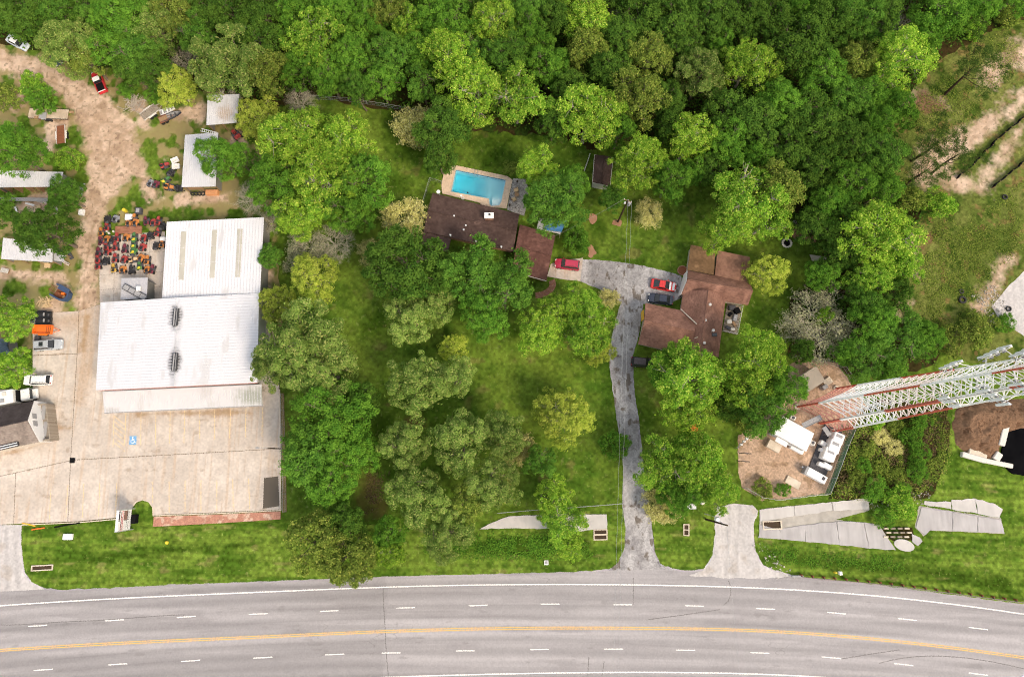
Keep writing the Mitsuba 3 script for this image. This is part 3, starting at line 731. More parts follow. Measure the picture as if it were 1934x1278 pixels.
LONE = [
 # lawn and shop
 (575, 650, 78, 'P', 'overhanging the shop roof, larger half of the pair beside it'), (615, 700, 62, 'P', 'beside the shop, lower right half of the pair'), (520, 690, 45, 'P', 'against the lower right corner of the shop wall'),
 (628, 790, 72, 'G', 'standing alone beside the car park fence, biggest of its clump'), (590, 860, 60, 'G', 'closest to the car park fence'), (665, 850, 52, 'G', 'on the lawn right of the car park fence clump'), (628, 915, 48, 'G', 'at the foot of the car park fence clump'), (685, 760, 38, 'D', 'at the head of the car park fence clump'),
 (600, 1025, 58, 'O', 'in the corner where the roadside verge meets the car park'), (655, 1050, 58, 'O', 'leaning over the white edge line of the road'), (650, 995, 45, 'D', 'behind the speckled oaks on the roadside verge'),
 (735, 1008, 32, 'G', 'between the roadside oaks and the big pines'), (742, 1042, 30, 'B', 'low on the verge between the oaks and the pines'),
 (765, 838, 52, 'P', 'at the upper left of the big pine grove'), (868, 838, 58, 'P', 'in the middle of the big pine grove on the lawn'), (950, 822, 48, 'P', 'at the upper right of the big pine grove'), (935, 910, 54, 'P', 'at the right of the big pine grove on the lawn'), (792, 938, 58, 'P', 'at the lower left of the big pine grove'), (848, 1010, 50, 'P', 'at the road end of the big pine grove'), (880, 950, 38, 'O', 'squeezed in the heart of the big pine grove'),
 (975, 850, 34, 'T', 'at the right edge of the big pine grove'),
 (792, 725, 56, 'P', 'standing clear on the lawn above the big pine grove'), (852, 715, 46, 'P', 'right half of the pair above the big pine grove'), (857, 655, 30, 'Y', 'peeping out behind the pair of lawn pines'),
 (775, 600, 52, 'P', 'below the dark oak in front of the brown house'), (825, 575, 38, 'P', 'between the two dark trees before the brown house'),
 (765, 498, 72, 'D', 'at the front left corner of the brown house'), (893, 516, 60, 'G', 'covering the front of the brown house roof'), (950, 540, 60, 'G', 'below the garage of the brown house'), (915, 595, 48, 'G', 'at the lawn end of the clump before the brown house'), (850, 520, 45, 'D', 'between the trees on the front of the brown house'),
 (762, 410, 48, 'T', 'touching the left end of the brown roof'), (703, 475, 30, 'T', 'pale, left of the dark tree before the brown house'),
 (628, 455, 44, 'X', 'on the lawn right of the shop'), (575, 478, 46, 'Z', 'small, on the lawn close to the shop wall'), (592, 525, 48, 'Y', 'below the bare tree right of the shop'), (522, 572, 38, 'Y', 'against the shop wall halfway down'), (512, 488, 26, 'G', 'small, touching the upper shop wall', 6), (478, 735, 20, 'X', 'small, over the right end of the porch roof', 5),
 (560, 275, 66, 'B', 'at the top left of the big clump above the shop'), (640, 285, 68, 'B', 'at the top of the big clump above the shop'), (690, 345, 58, 'G', 'at the right of the big clump above the shop'), (610, 355, 66, 'B', 'in the middle of the big clump above the shop'), (525, 345, 58, 'G', 'at the left of the big clump above the shop'), (660, 400, 48, 'G', 'at the lower right of the big clump above the shop'), (565, 415, 42, 'B', 'at the bottom of the big clump above the shop'),
 (492, 228, 44, 'Y', 'right of the two metal sheds'), (470, 372, 34, 'X', 'at the upper right corner of the shop roof'), (508, 415, 28, 'X', 'over the corner of the rear shop roof'), (418, 300, 42, 'G', 'over the long metal shed'), (455, 300, 30, 'G', 'between the long shed and the big clump'),
 (432, 128, 66, 'P', 'rounded, above the metal sheds'), (335, 165, 44, 'Y', 'above the old boats', 8), (345, 110, 34, 'X', 'behind the yellow green tree above the boats'), (505, 140, 42, 'O', 'between the metal sheds and the wood'), (425, 185, 26, 'X', 'over the upper metal shed', 5), (565, 185, 28, 'X', 'at the left end of the garden fence', 6), (292, 178, 22, 'S', 'above the old boats'), (237, 172, 18, 'S', 'beside the brush heap'),
 # garden and pool
 (782, 238, 48, 'T', 'pale, on the lawn left of the pool'), (838, 245, 50, 'D', 'behind the pool deck'), (830, 300, 34, 'D', 'touching the upper left corner of the pool deck'), (855, 120, 58, 'B', 'at the edge of the wood above the pool, upper one'), (900, 180, 56, 'B', 'at the edge of the wood above the pool, lower one'), (978, 190, 54, 'B', 'with bare limbs showing, right above the pool'), (968, 318, 18, 'K', 'at the upper right corner of the pool deck'),
 (1110, 225, 64, 'B', 'above the small brown shed'), (1225, 112, 44, 'O', 'tall, in the wood above the small shed'), (1195, 190, 58, 'O', 'below the tall olive one above the small shed'), (1322, 148, 48, 'P', 'pale crowned, left of the bright tree at the wood edge'), (1410, 128, 54, 'B', 'standing tallest at the wood edge above the brown hipped house'), (1300, 268, 46, 'B', 'at the end of the wood right of the pole'), (1205, 312, 54, 'B', 'right of the small brown shed'), (1262, 345, 38, 'G', 'right of the pole, low'), (1155, 375, 26, 'G', 'just left of the utility pole', 7),
 (1225, 402, 32, 'T', 'below the bright tree by the utility pole'), (1048, 385, 60, 'G', 'over the patio beside the pool'), (1012, 318, 38, 'B', 'above the patio beside the pool'), (1078, 350, 40, 'G', 'over the lawn side of the patio', 9), (1088, 455, 32, 'S', 'at the garage wall above the parked red car'),
 (1405, 380, 66, 'B', 'behind the flat roofed extension, upper one'), (1375, 430, 50, 'B', 'behind the flat roofed extension, lower one'), (1450, 415, 46, 'B', 'right of the flat roofed extension'), (1462, 362, 52, 'O', 'round, behind the extension of the hipped house'), (1450, 516, 42, 'Y', 'touching the right end of the hipped house'),
 (1655, 450, 68, 'B', 'at the edge of the field, upper half'), (1640, 530, 44, 'B', 'at the edge of the field, lower half'), (1690, 505, 40, 'B', 'at the edge of the field, right half'), (1550, 606, 72, 'Z', 'big, below the wood right of the hipped house'), (1552, 598, 15, 'W', 'growing in the middle of the big twiggy tree', 7),
 (1020, 632, 46, 'B', 'left one of the clump by the drive'), (1100, 585, 44, 'B', 'top one of the clump by the drive'), (1105, 630, 52, 'B', 'bottom one of the clump by the drive'), (1055, 590, 40, 'B', 'innermost of the clump by the drive'), (1133, 662, 30, 'Y', 'at the drive edge below the clump', 7), (1150, 562, 22, 'T', 'pale, at the bend of the drive'),
 (1065, 785, 58, 'Y', 'alone in the middle of the lawn'), (1163, 842, 30, 'S', 'round, by the narrow end of the drive'), (1020, 872, 34, 'G', 'at the right edge of the pine grove', 8), (1045, 945, 42, 'B', 'above the verge culvert', 8), (1064, 985, 44, 'B', 'over the concrete strip on the verge', 9), (1075, 1030, 28, 'B', 'small, on the verge below the concrete strip', 6), (985, 840, 30, 'T', 'small, between pine grove and lawn tree', 6),
 (1300, 715, 72, 'B', 'in front of the hipped house, left one'), (1265, 700, 40, 'G', 'by the dark car below the hipped house', 8), (1290, 775, 48, 'B', 'below the pair in front of the hipped house'), (1420, 690, 66, 'B', 'in front of the hipped house, right one'), (1470, 735, 52, 'G', 'beside the mast compound'), (1430, 775, 52, 'G', 'above the white equipment hut'), (1380, 760, 36, 'D', 'between the pair in front of the hipped house', 9),
 (1245, 880, 52, 'B', 'left one by the gravel drive'), (1310, 870, 62, 'B', 'top one by the gravel drive'), (1345, 915, 46, 'B', 'right one by the gravel drive'), (1285, 930, 44, 'G', 'bottom one by the gravel drive'), (1250, 958, 38, 'T', 'low, at the foot of the trees by the gravel drive'),
 # left edge
 (62, 160, 28, 'W', 'at the top of the track island'), (78, 185, 32, 'S', 'at the bottom of the track island'), (12, 180, 30, 'K', 'at the left edge beside the dirt track'), (30, 290, 56, 'G', 'over the upper open shed'), (128, 300, 26, 'W', 'below the end of the narrow trailer'), (130, 372, 36, 'G', 'right of the upper open shed', 8), (92, 440, 52, 'D', 'between the two open sheds'), (10, 400, 30, 'G', 'at the left edge between the open sheds'), (5, 475, 16, 'S', 'at the left edge beside the lower open shed'),
 (22, 598, 42, 'B', 'beside the black trailers'), (25, 698, 40, 'B', 'above the white camper truck'),
 # right edge
 (1835, 135, 50, 'L', 'standing above the sandy track'), (1765, 270, 46, 'L', 'over the sandy track, upper'), (1800, 300, 38, 'L', 'over the sandy track, right'), (1740, 330, 40, 'L', 'over the sandy track, lower'), (1775, 388, 34, 'W', 'at the lower end of the sandy track'), (1720, 375, 36, 'K', 'at the wood edge by the sandy track'), (1845, 625, 38, 'K', 'below the concrete yard, large'), (1795, 640, 34, 'K', 'left of the antenna heads'), (1900, 610, 20, 'S', 'at the corner of the concrete yard'),
 (1840, 60, 22, 'W', 'at the top right below the wood'), (1905, 30, 24, 'K', 'in the top right corner'),
 # scrub by the mast
 (1690, 640, 52, 'G', 'above the mast legs, right', 10), (1625, 680, 46, 'G', 'above the mast legs, left', 9), (1745, 640, 40, 'G', 'above the middle of the mast', 9), (1680, 700, 40, 'G', 'nearest above the mast', 7), (1590, 668, 28, 'G', 'above the fence of the mast compound', 8), (1512, 664, 24, 'D', 'at the upper corner of the mast compound', 8),
 (1735, 795, 22, 'S', 'below the mast, uppermost of the green row'), (1722, 825, 22, 'S', 'below the mast, second of the green row'), (1738, 855, 24, 'S', 'below the mast, third of the green row'), (1735, 888, 22, 'S', 'below the mast, lowest of the green row'), (1690, 900, 18, 'K', 'low in the scrub below the mast'), (1665, 880, 16, 'K', 'left of the low ones in the mast scrub'), (1640, 848, 18, 'K', 'beside the middle of the green compound fence'), (1690, 845, 18, 'T', 'in the middle of the mast scrub', 1.6), (1665, 825, 18, 'T', 'small, nearer the compound in the mast scrub', 1.5), (1655, 793, 20, 'W', 'right under the mast lattice'), (1618, 905, 18, 'K', 'at the lower corner of the compound fence'), (1632, 880, 16, 'S', 'by the lower part of the green compound fence'), (1690, 800, 18, 'K', 'under the lower edge of the mast'), (1655, 915, 16, 'T', 'small, at the road end of the mast scrub', 1.4), (1705, 925, 18, 'S', 'at the road end of the mast scrub'), (1700, 955, 34, 'W', 'between the two concrete channels'), (1675, 975, 24, 'S', 'left, between the two concrete channels'), (1650, 925, 28, 'S', 'above the left concrete channel'),
 (1440, 925, 22, 'K', 'inside the compound fence'), (1480, 925, 16, 'S', 'beside the slab in the compound'), (1415, 800, 24, 'K', 'at the gravel edge left of the white hut'),
]
for e in LONE:
    tree(*e[:4], where=e[4], h=e[5] if len(e) > 5 else None)
WOODS = [
 (50, 35, 48, 'D'), (140, 92, 50, 'P'), (110, 30, 40, 'G'), (170, 20, 36, 'G'), (235, 35, 52, 'G'), (215, 95, 40, 'G'), (262, 100, 42, 'G'), (300, 60, 40, 'P'), (335, 30, 42, 'O'), (375, 70, 36, 'G'), (400, 20, 40, 'D'), (450, 30, 42, 'D'), (505, 30, 42, 'D'), (500, 85, 38, 'D'), (10, 20, 40, 'D'), (300, 135, 34, 'D'), (168, 118, 30, 'O'), (252, 140, 30, 'D'),
 (600, 80, 56, 'B'), (560, 40, 40, 'G'), (640, 35, 42, 'G'), (668, 110, 46, 'G'), (690, 50, 40, 'G'), (570, 130, 36, 'G'), (625, 150, 38, 'G'), (720, 160, 36, 'G'), (745, 110, 42, 'G'), (770, 55, 34, 'B'), (735, 25, 38, 'O'), (795, 110, 36, 'G'), (815, 45, 40, 'G'), (860, 55, 40, 'G'), (930, 55, 44, 'B'), (900, 110, 38, 'G'), (960, 115, 42, 'G'), (1000, 70, 42, 'G'), (985, 20, 38, 'G'), (885, 15, 36, 'D'), (1035, 130, 40, 'G'), (1045, 40, 36, 'D'), (1080, 175, 38, 'D'),
 (1108, 38, 44, 'B'), (1105, 95, 38, 'O'), (1165, 40, 32, 'X'), (1170, 80, 36, 'D'), (1150, 140, 38, 'D'), (1210, 35, 40, 'D'), (1265, 45, 46, 'D'), (1330, 40, 44, 'D'), (1290, 95, 36, 'D'), (1390, 35, 42, 'D'), (1445, 40, 44, 'D'), (1255, 190, 36, 'D'), (1265, 240, 32, 'D'), (1370, 215, 40, 'D'), (1370, 275, 42, 'G'), (1425, 240, 46, 'D'), (1470, 195, 46, 'G'), (1500, 90, 58, 'D'), (1560, 45, 46, 'D'), (1545, 150, 44, 'G'), (1530, 235, 52, 'D'), (1480, 285, 44, 'D'),
 (1610, 45, 44, 'G'), (1615, 120, 38, 'O'), (1595, 195, 42, 'G'), (1690, 118, 54, 'B'), (1695, 45, 38, 'X'), (1660, 35, 36, 'D'), (1640, 190, 38, 'G'), (1590, 275, 44, 'D'), (1650, 300, 46, 'G'), (1770, 40, 48, 'G'), (1740, 70, 34, 'G'), (1830, 20, 40, 'G'), (1540, 320, 44, 'D'), (1600, 350, 44, 'G'), (1665, 360, 36, 'G'), (1560, 390, 42, 'G'), (1530, 430, 34, 'D'), (1590, 420, 38, 'D'), (1640, 585, 34, 'G'), (1545, 522, 30, 'G'), (1615, 540, 30, 'G'), (1650, 610, 40, 'G'), (1580, 480, 34, 'D'), (1625, 175, 20, 'X'), (1340, 320, 28, 'D'), (1310, 330, 24, 'G')]
for u, v, r, c in WOODS:
    tree(u, v, r, c, row=0 if v < 62 else 1 if v < 125 else 2 if v < 215 else 3)
# close the canopy where the wood still shows its floor
_wood = Polygon(WOOD_PX)
_near = [(u, v, r) for _, u, v, r, *_ in TREES]
_frng = random.Random(9)
for _ in range(4000):
    u, v = _frng.uniform(-20, 1954), _frng.uniform(-25, 700)
    r = _frng.uniform(26, 38)
    if not _wood.buffer(-16).contains(Point(u, v)) or any((u - a) ** 2 + (v - b) ** 2 < (.66 * (r + q)) ** 2 for a, b, q in _near):
        continue
    _near.append((u, v, r))
    tree(u, v, r, _frng.choice('DDGGGD'), h=_frng.uniform(9, 12.5), row=0 if v < 62 else 1 if v < 125 else 2 if v < 215 else 3)
ORD = 'first second third fourth fifth sixth seventh eighth ninth tenth eleventh twelfth thirteenth fourteenth fifteenth sixteenth seventeenth eighteenth nineteenth twentieth'.split()
ORD += ['twenty-' + w for w in ORD[:9]] + ['thirtieth'] + ['thirty-' + w for w in ORD[:9]]
ROWS = ['top edge of the wood', 'second row of the wood', 'third row of the wood', 'lowest row of the wood']
for row in range(4):
    for look in sorted({t[4] for t in TREES}):
        for i, t in enumerate(sorted((t for t in TREES if t[6] == row and t[4] == look), key=lambda t: t[1])):
            lab(t[0], f'{look}, {ORD[i]} from the left, {ROWS[row]}', t[7], 'trees of the wood')
for k, u, v, r, look, where, row, cat in TREES:
    if where:
        lab(k, f'{look} {where}', cat)


# undergrowth: leaves low over the wood floor and the scrub, nobody could count them
def undergrowth(name, px, n, mat, zmax, size, seed, label, clump=3.0):
    rng = np.random.default_rng(seed)
    g = Polygon(G2(px))
    x0, y0, x1, y1 = g.bounds
    p = np.column_stack([rng.uniform(x0, x1, 3 * n), rng.uniform(y0, y1, 3 * n)])
    p = p[shapely.contains_xy(g, p[:, 0], p[:, 1])]
    hgt = meshkit.fbm(np.column_stack([p / clump, p[:, :1] * 0]), 3, seed)
    edge = np.clip(shapely.distance(shapely.points(p), g.exterior) / 2.5, .02, 1)
    keep = rng.random(len(p)) < np.clip((hgt - .3) * 4, .05, 1) * edge
    p, hgt = p[keep][:n], hgt[keep][:n]
    z = np.clip((hgt - .25) * 2, 0.05, 1) * zmax * rng.uniform(.2, 1, len(p))
    v, f, u = leaf_cards(rng, np.column_stack([p, z]), np.tile([0, 0, 1.0], (len(p), 1)), size, .6, .6, .4)
    put(name, mikit.ply((v, f), mat, uv=u), label=label, kind='stuff')


undergrowth('undergrowth', WOOD_PX, 90000, 'leaf_dark', 3.2, .55, 71, 'dark leafy undergrowth filling the floor of the wood', 3.5)
undergrowth('scrub', SCRUB_PX, 14000, 'leaf_olive', .9, .26, 72, 'tangled olive and brown scrub beside the mast compound', 2.0)
undergrowth('ditch_weeds', [(790, 1010), (900, 1002), (1050, 1002), (1110, 1015), (1130, 1050), (1060, 1062), (900, 1060), (800, 1050)], 7000, 'leaf_mid', .5, .22, 73, 'lush dark weeds in the ditch along the verge', 1.2)
undergrowth('roadside_weeds', [(1430, 1020), (1520, 1030), (1700, 1045), (1720, 1085), (1660, 1080), (1600, 1078), (1500, 1072), (1450, 1060)], 6000, 'leaf_mid', .4, .2, 74, 'lush dark weeds on the bank below the concrete channel', 1.2)
undergrowth('field_weeds', [(1740, 420), (1850, 400), (1934, 330), (1934, 470), (1850, 560), (1800, 650), (1730, 610), (1720, 500)], 15000, 'leaf_olive', .5, .22, 75, 'rough olive weeds growing all over the field', 2.5)
undergrowth('field_weeds', [(1700, 200), (1860, 70), (1934, 40), (1934, 130), (1780, 300), (1700, 300)], 8000, 'leaf_olive', .45, .22, 76, 'rough weeds in the clearing above the sandy track', 2.5)
leaf_mat('leaf_dead', (0.100, 0.065, 0.039), (0.260, 0.180, 0.105))
undergrowth('dry_brush', SCRUB_PX, 5000, 'leaf_dead', .7, .26, 78, 'brown dry brush among the scrub beside the mast compound', 1.6)
undergrowth('leaf_litter', [(690, 890), (740, 890), (720, 960), (685, 975)], 1500, 'leaf_dead', .1, .2, 79, 'brown leaf litter under the pines on the front lawn', 1.2)
# ---------------------------------------------------------------- buildings
def roof_metal(base, stains=(), rough=.55):
    def fn(p, n, uv):
        c = mix(base, tuple(.93 * x for x in base), fbm(p.x / 3, p.y / 3, 2))
        c = mix(c, (.38, .36, .33), smoothstep(.64, .8, fbm(p.x / 1.5, p.y / 5, 7)) * .35)
        for x, y, r0, r1, k, col in stains:
            d = dr.sqrt(dr.square((p.x - x) / r0) + dr.square((p.y - y) / r1)) + .5 * (fbm(p.x / .6, p.y / .6, 3) - .5)
            c = mix(c, col, smoothstep(1.0, .25, d) * k)
        return c
    return fn


def spot(u, v, z, rx, ry, k, col=(.05, .05, .055)):
    o = G(u, v, z)
    return (float(o[0]), float(o[1]), rx, ry, k, col)


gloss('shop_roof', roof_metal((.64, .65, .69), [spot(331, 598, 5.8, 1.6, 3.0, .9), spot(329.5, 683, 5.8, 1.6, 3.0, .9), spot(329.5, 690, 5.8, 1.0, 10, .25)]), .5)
gloss('rear_roof', roof_metal((.68, .685, .72)), .5)
gloss('seam_metal', (.55, .55, .585), .5)
gloss('porch_roof', roof_metal((.58, .57, .575), [spot(478, 748, 3.4, 4.2, 2.4, .75, (.22, .24, .18)), spot(210, 775, 3.2, 2, .8, .5, (.3, .28, .25))]), .55)
gloss('shed_roof', roof_metal((.60, .605, .635), [spot(425, 215, 3.2, 2.2, 2.4, .8, (.40, .30, .22))]), .5)
matt('white_wall', lambda p, n, uv: mix((.55, .55, .54), (.64, .63, .61), fbm(p.x / 2, p.y / 2, p.z / 2)))
matt('dim_wall', (.22, .22, .21)); matt('cream_wall', (.56, .50, .42)); matt('brick_wall', lambda p, n, uv: mix((.30, .15, .11), (.42, .25, .18), noise(p.x * 3, p.y * 3, p.z * 9)))
matt('red_trim', (.62, .30, .26)); matt('skylight_panel', lambda p, n, uv: mix((.43, .41, .355), (.52, .50, .44), noise(p.x * 2, p.y * 1.2, 3)))


def P3(u, v, z):
    return G(u, v, z)


def quad_slab(c, th=.08):
    """A thin plate over four corner points (a roof plane)."""
    c = np.array(c)
    return hull(np.vstack([c, c - [0, 0, th]]))


def ribs(c, n, w=.07, h=.05, lift=.0):
    """n standing ribs across a roof plane a, b, c, d running from edge ab to edge dc."""
    a, b, cc, d = [np.asarray(x, float) for x in c]
    nrm = np.cross(b - a, d - a)
    nrm = nrm / np.linalg.norm(nrm)
    nrm = nrm if nrm[2] > 0 else -nrm
    out = []
    s = (b - a) / np.linalg.norm(b - a) * w / 2
    for t in (np.arange(n) + .5) / n:
        p, q = a + (b - a) * t, d + (cc - d) * t
        out.append(hull([x + y + z for x in (p, q) for y in (-s, s) for z in (nrm * 0.002, nrm * h)]))
    return out


def walls(c, z0, z1, inset=.15, mat='white_wall', parent=None, name='wall', th=.14):
    """Four walls under the corners c (plan), each a mesh of its own."""
    g = Polygon([x[:2] for x in c]).buffer(-inset, join_style=2)
    q = np.array(g.exterior.coords)[:-1]
    tops = z1 if np.ndim(z1) else [z1] * len(q)
    cent = q.mean(0)
    for i in range(len(q)):
        a, b = q[i], q[(i + 1) % len(q)]
        t = (b - a) / np.linalg.norm(b - a)
        nn = np.array([-t[1], t[0]])
        nn = nn if nn @ (cent - a) > 0 else -nn
        a2 = a + t * (th if i % 2 else 0)
        b2 = b - t * (th if i % 2 else 0)
        zz = [z1, z1] if not callable(z1) else [z1(a), z1(b)]
        mesh(name, hull([(*a2, z0), (*b2, z0), (*(a2 + nn * th), z0), (*(b2 + nn * th), z0), (*a2, zz[0]), (*b2, zz[1]), (*(a2 + nn * th), zz[0]), (*(b2 + nn * th), zz[1])]), mat, parent)
    return q


# the shop: a front hall with its ridge running away from the road, a rear lean-to, a porch roof over the front
shop = thing('shop_building', 'long white metal roofed shop beside the concrete car park', 'building')
ZE, ZR = 4.6, 5.7
tl, bl, tr, br = P3(190, 571, ZE), P3(181, 736.5, ZE), P3(489, 553.5, ZE), P3(486, 722, ZE)
rn, rs = P3(333, 562, ZR), P3(330, 729.5, ZR)
west, east = [tl, bl, rs, rn], [tr, br, rs, rn]
for q in (west, east):
    r = mesh('front_roof', quad_slab(q), 'shop_roof', shop)
    mesh('rib', ribs([q[0], q[1], q[2], q[3]], 30, .09, .06), 'seam_metal', r, kind='stuff')
mesh('ridge_cap', tube([rn + [0, 0, .02], rs + [0, 0, .02]], .10, 6), 'shop_roof', shop)
walls([tl, bl, br, tr], .08, ZE - .06, .25, 'white_wall', shop)
for e0, e1, r_, s_ in ((bl, br, rs, 1), (tl, tr, rn, -1)):
    dn = np.array([0, 0, .12])
    mesh('gable_end', hull([x - dn + np.array([i, s_ * o, 0]) for x, i in ((e0, .3), (e1, -.3), (r_, 0)) for o in (.25, .31)]), 'white_wall', shop)
gloss('vent_metal', (.045, .047, .052), .4, .2)
for v in (598.5, 683):
    o = P3(331 if v < 640 else 329.5, v, ZR + .3)
    vt = mesh('ridge_vent', [bb(o[0], o[1], ZR + .18, .95, 3.1, .42, .12)], 'vent_metal', shop)
    mesh('cap_strip', [bb(o[0] - .12, o[1], ZR + .42, .22, 3.0, .06, .02), bb(o[0] + .25, o[1], ZR + .41, .10, 3.0, .05, .02)], 'grey', vt)
rtl, rtr, rbr, rbl = P3(315, 419, 4.0), P3(498.5, 410.3, 4.0), P3(491, 553, 4.45), P3(306, 563, 4.45)
r = mesh('rear_roof', quad_slab([rtl, rtr, rbr, rbl]), 'rear_roof', shop)
mesh('rib', ribs([rtl, rtr, rbr, rbl], 32, .08, .06), 'seam_metal', r, kind='stuff')
walls([rtl, rtr, rbr, rbl], .08, 3.9, .25, 'dim_wall', shop)
for q in ([(341.7, 436.7), (351.6, 436.7), (346.4, 528.5), (336.9, 528.5)], [(400.7, 433.6), (409.8, 433.6), (404.6, 525), (395.5, 525)], [(448, 431.5), (458, 431.5), (453, 523.3), (443.9, 523.3)]):
    q = np.array(q)
    for k in range(3):
        a, b = k / 3 + .004, (k + 1) / 3 - .004
        c = [q[0] + (q[3] - q[0]) * a, q[1] + (q[2] - q[1]) * a, q[1] + (q[2] - q[1]) * b, q[0] + (q[3] - q[0]) * b]
        f = [(x[1] - 415) / 143 for x in c]
        mesh('skylight', quad_slab([P3(*x, 4.0 + .45 * t + .07) for x, t in zip(c, f)], .05), 'skylight_panel', shop)
ptl, ptr, pbr, pbl = P3(194, 739.5, 3.75), P3(494, 725.5, 3.75), P3(495.5, 765, 3.15), P3(197, 779, 3.15)
r = mesh('porch_roof', quad_slab([ptl, ptr, pbr, pbl]), 'porch_roof', shop)
mesh('rib', ribs([ptl, ptr, pbr, pbl], 56, .06, .05), 'seam_metal', r, kind='stuff')
mesh('porch_gutter', tube([pbl + [0, -.06, -.08], pbr + [0, -.06, -.08]], .08, 6), 'grey', shop)
for k in range(9):
    t = (k + .3) / 8.6
    o = pbl + (pbr - pbl) * t
    mesh('porch_post', bx(o[0], o[1] + .35, 1.58, .12, .12, 3.0), 'white', shop)
a, b = bl + [0.6, -.10, -.22], br + [0, -.10, -.22]
mesh('trim', hull([x + np.array([0, s, z]) for x in (a, b) for s in (0, .07) for z in (0, .26)]), 'red_trim', shop)
for u0, u1 in ((215, 225), (300, 318), (390, 408)):
    a, b = G(u0, 750 - (u0 - 200) * .046, 1.2), G(u1, 750 - (u1 - 200) * .046, 1.2)
    mesh('shop_window', bx((a[0] + b[0]) / 2, br[1] + .18, 1.6, 1.8, .05, 1.3), 'glass_dark', shop)
# small grey roof behind the shop with a steel ramp lying on it
awn = thing('storage_annex', 'small grey roofed annex behind the shop, a dark ramp over it', 'annex')
c = [P3(229, 525.5, 2.9), P3(279, 524, 2.9), P3(277, 563, 3.2), P3(227.5, 566, 3.2)]
gloss('grey_roof', roof_metal((.46, .46, .49)), .5)
r = mesh('roof', quad_slab(c), 'grey_roof', awn)
mesh('rib', ribs(c, 18, .06, .04), 'grey_roof', r, kind='stuff')
walls(c, .085, 2.8, .2, 'dim_wall', awn)
rmp = thing('steel_ramp', 'dark steel loading ramp lying across the grey annex roof', 'ramp')
A, B = P3(233, 540, 3.45), P3(275, 563, 3.6)
t = (B - A) / np.linalg.norm(B - A); nn = np.array([-t[1], t[0], 0]) * .5
for s in (-1, 1):
    mesh('side_rail', tube([A + nn * s, B + nn * s], .07, 4), 'dark_grey', rmp)
for k in range(5):
    o = A + (B - A) * k / 4
    mesh('cross_bar', tube([o - nn, o + nn], .05, 4), 'dark_grey', rmp)
mesh('deck_mesh', quad_slab([A - nn * .85 - [0, 0, .02], B - nn * .85 - [0, 0, .02], B + nn * .85 - [0, 0, .02], A + nn * .85 - [0, 0, .02]], .01), 'grey', rmp)
mesh('white_box', bb(*P3(262, 545, 3.45), .75, .9, .45), 'white', None, label='white box on the grey annex roof beside the ramp', cat='box')
o1, o2 = G(280, 529, 2.6), G(295, 537, .5)
mesh('steel_pole', tube([o1, o2], .05, 5), 'dark_grey', None, label='dark pole leaning on the corner of the grey annex', cat='pole')


def shingle(a, b, grain=1.0):
    def fn(p, n, uv):
        c = mix(a, b, fbm(p.x / 2.6, p.y / 2.6, 4) * .6 + .4 * fbm(p.x * 1.5, p.y * 1.5, p.z * 3))
        c = c * (.62 + .76 * fbm(p.x / 1.1 + 5, p.y / 1.1, p.z / 2))
        c = mix(c, tuple(1.5 * x for x in b), smoothstep(.66, .85, fbm(p.x / 1.6, p.y / 1.6 + 9, 4)) * .5)
        return c * (.74 + .52 * noise(p.x * 3.5, p.y * 3.5, p.z * 6))
    return fn


matt('roof_dark', shingle((.062, .040, .036), (.118, .078, .068))); matt('roof_red', shingle((.105, .052, .043), (.17, .088, .074)))
matt('roof_brown', shingle((.20, .105, .078), (.30, .165, .125))); matt('roof_old', shingle((.14, .085, .045), (.24, .15, .085))); matt('roof_worn', shingle((.19, .10, .07), (.27, .155, .115)))
matt('roof_grey', shingle((.19, .155, .135), (.30, .25, .22)))


def gable(a, b, c, d, ze, zr, mat, parent, th=.16, name='roof', over=.0):
    """A gable roof: eave corners a, b (one long side) and d, c (the other), world points at the eaves; ridge halfway."""
    a, b, c, d = [np.array([*x[:2], ze]) for x in (a, b, c, d)]
    r0, r1 = (a + d) / 2, (b + c) / 2
    r0[2] = r1[2] = zr
    k = np.array([0, 0, th])
    mesh(name, hull([a, b, r0, r1, a - k, b - k, r0 - k, r1 - k]), mat, parent)
    mesh(name, hull([d, c, r0, r1, d - k, c - k, r0 - k, r1 - k]), mat, parent)
    t = (r1 - r0) / np.linalg.norm(r1 - r0)
    mesh('ridge_cap', tube([r0 + [0, 0, .0], r1 + [0, 0, .0]], .09, 6), mat, parent)
    ins = .35
    for e, s, p, q in ((r0, 1, a, d), (r1, -1, b, c)):
        f = e + t * s * ins
        mesh('gable_end', hull([x + t * s * (ins + o) + [0, 0, z] for x in (p * .94 + q * .06, q * .94 + p * .06) for o in (0, .1) for z in (-th,)] + [f - k * 1.1, f + t * s * .1 - k * 1.1]), 'cream_wall', parent)
    return r0, r1


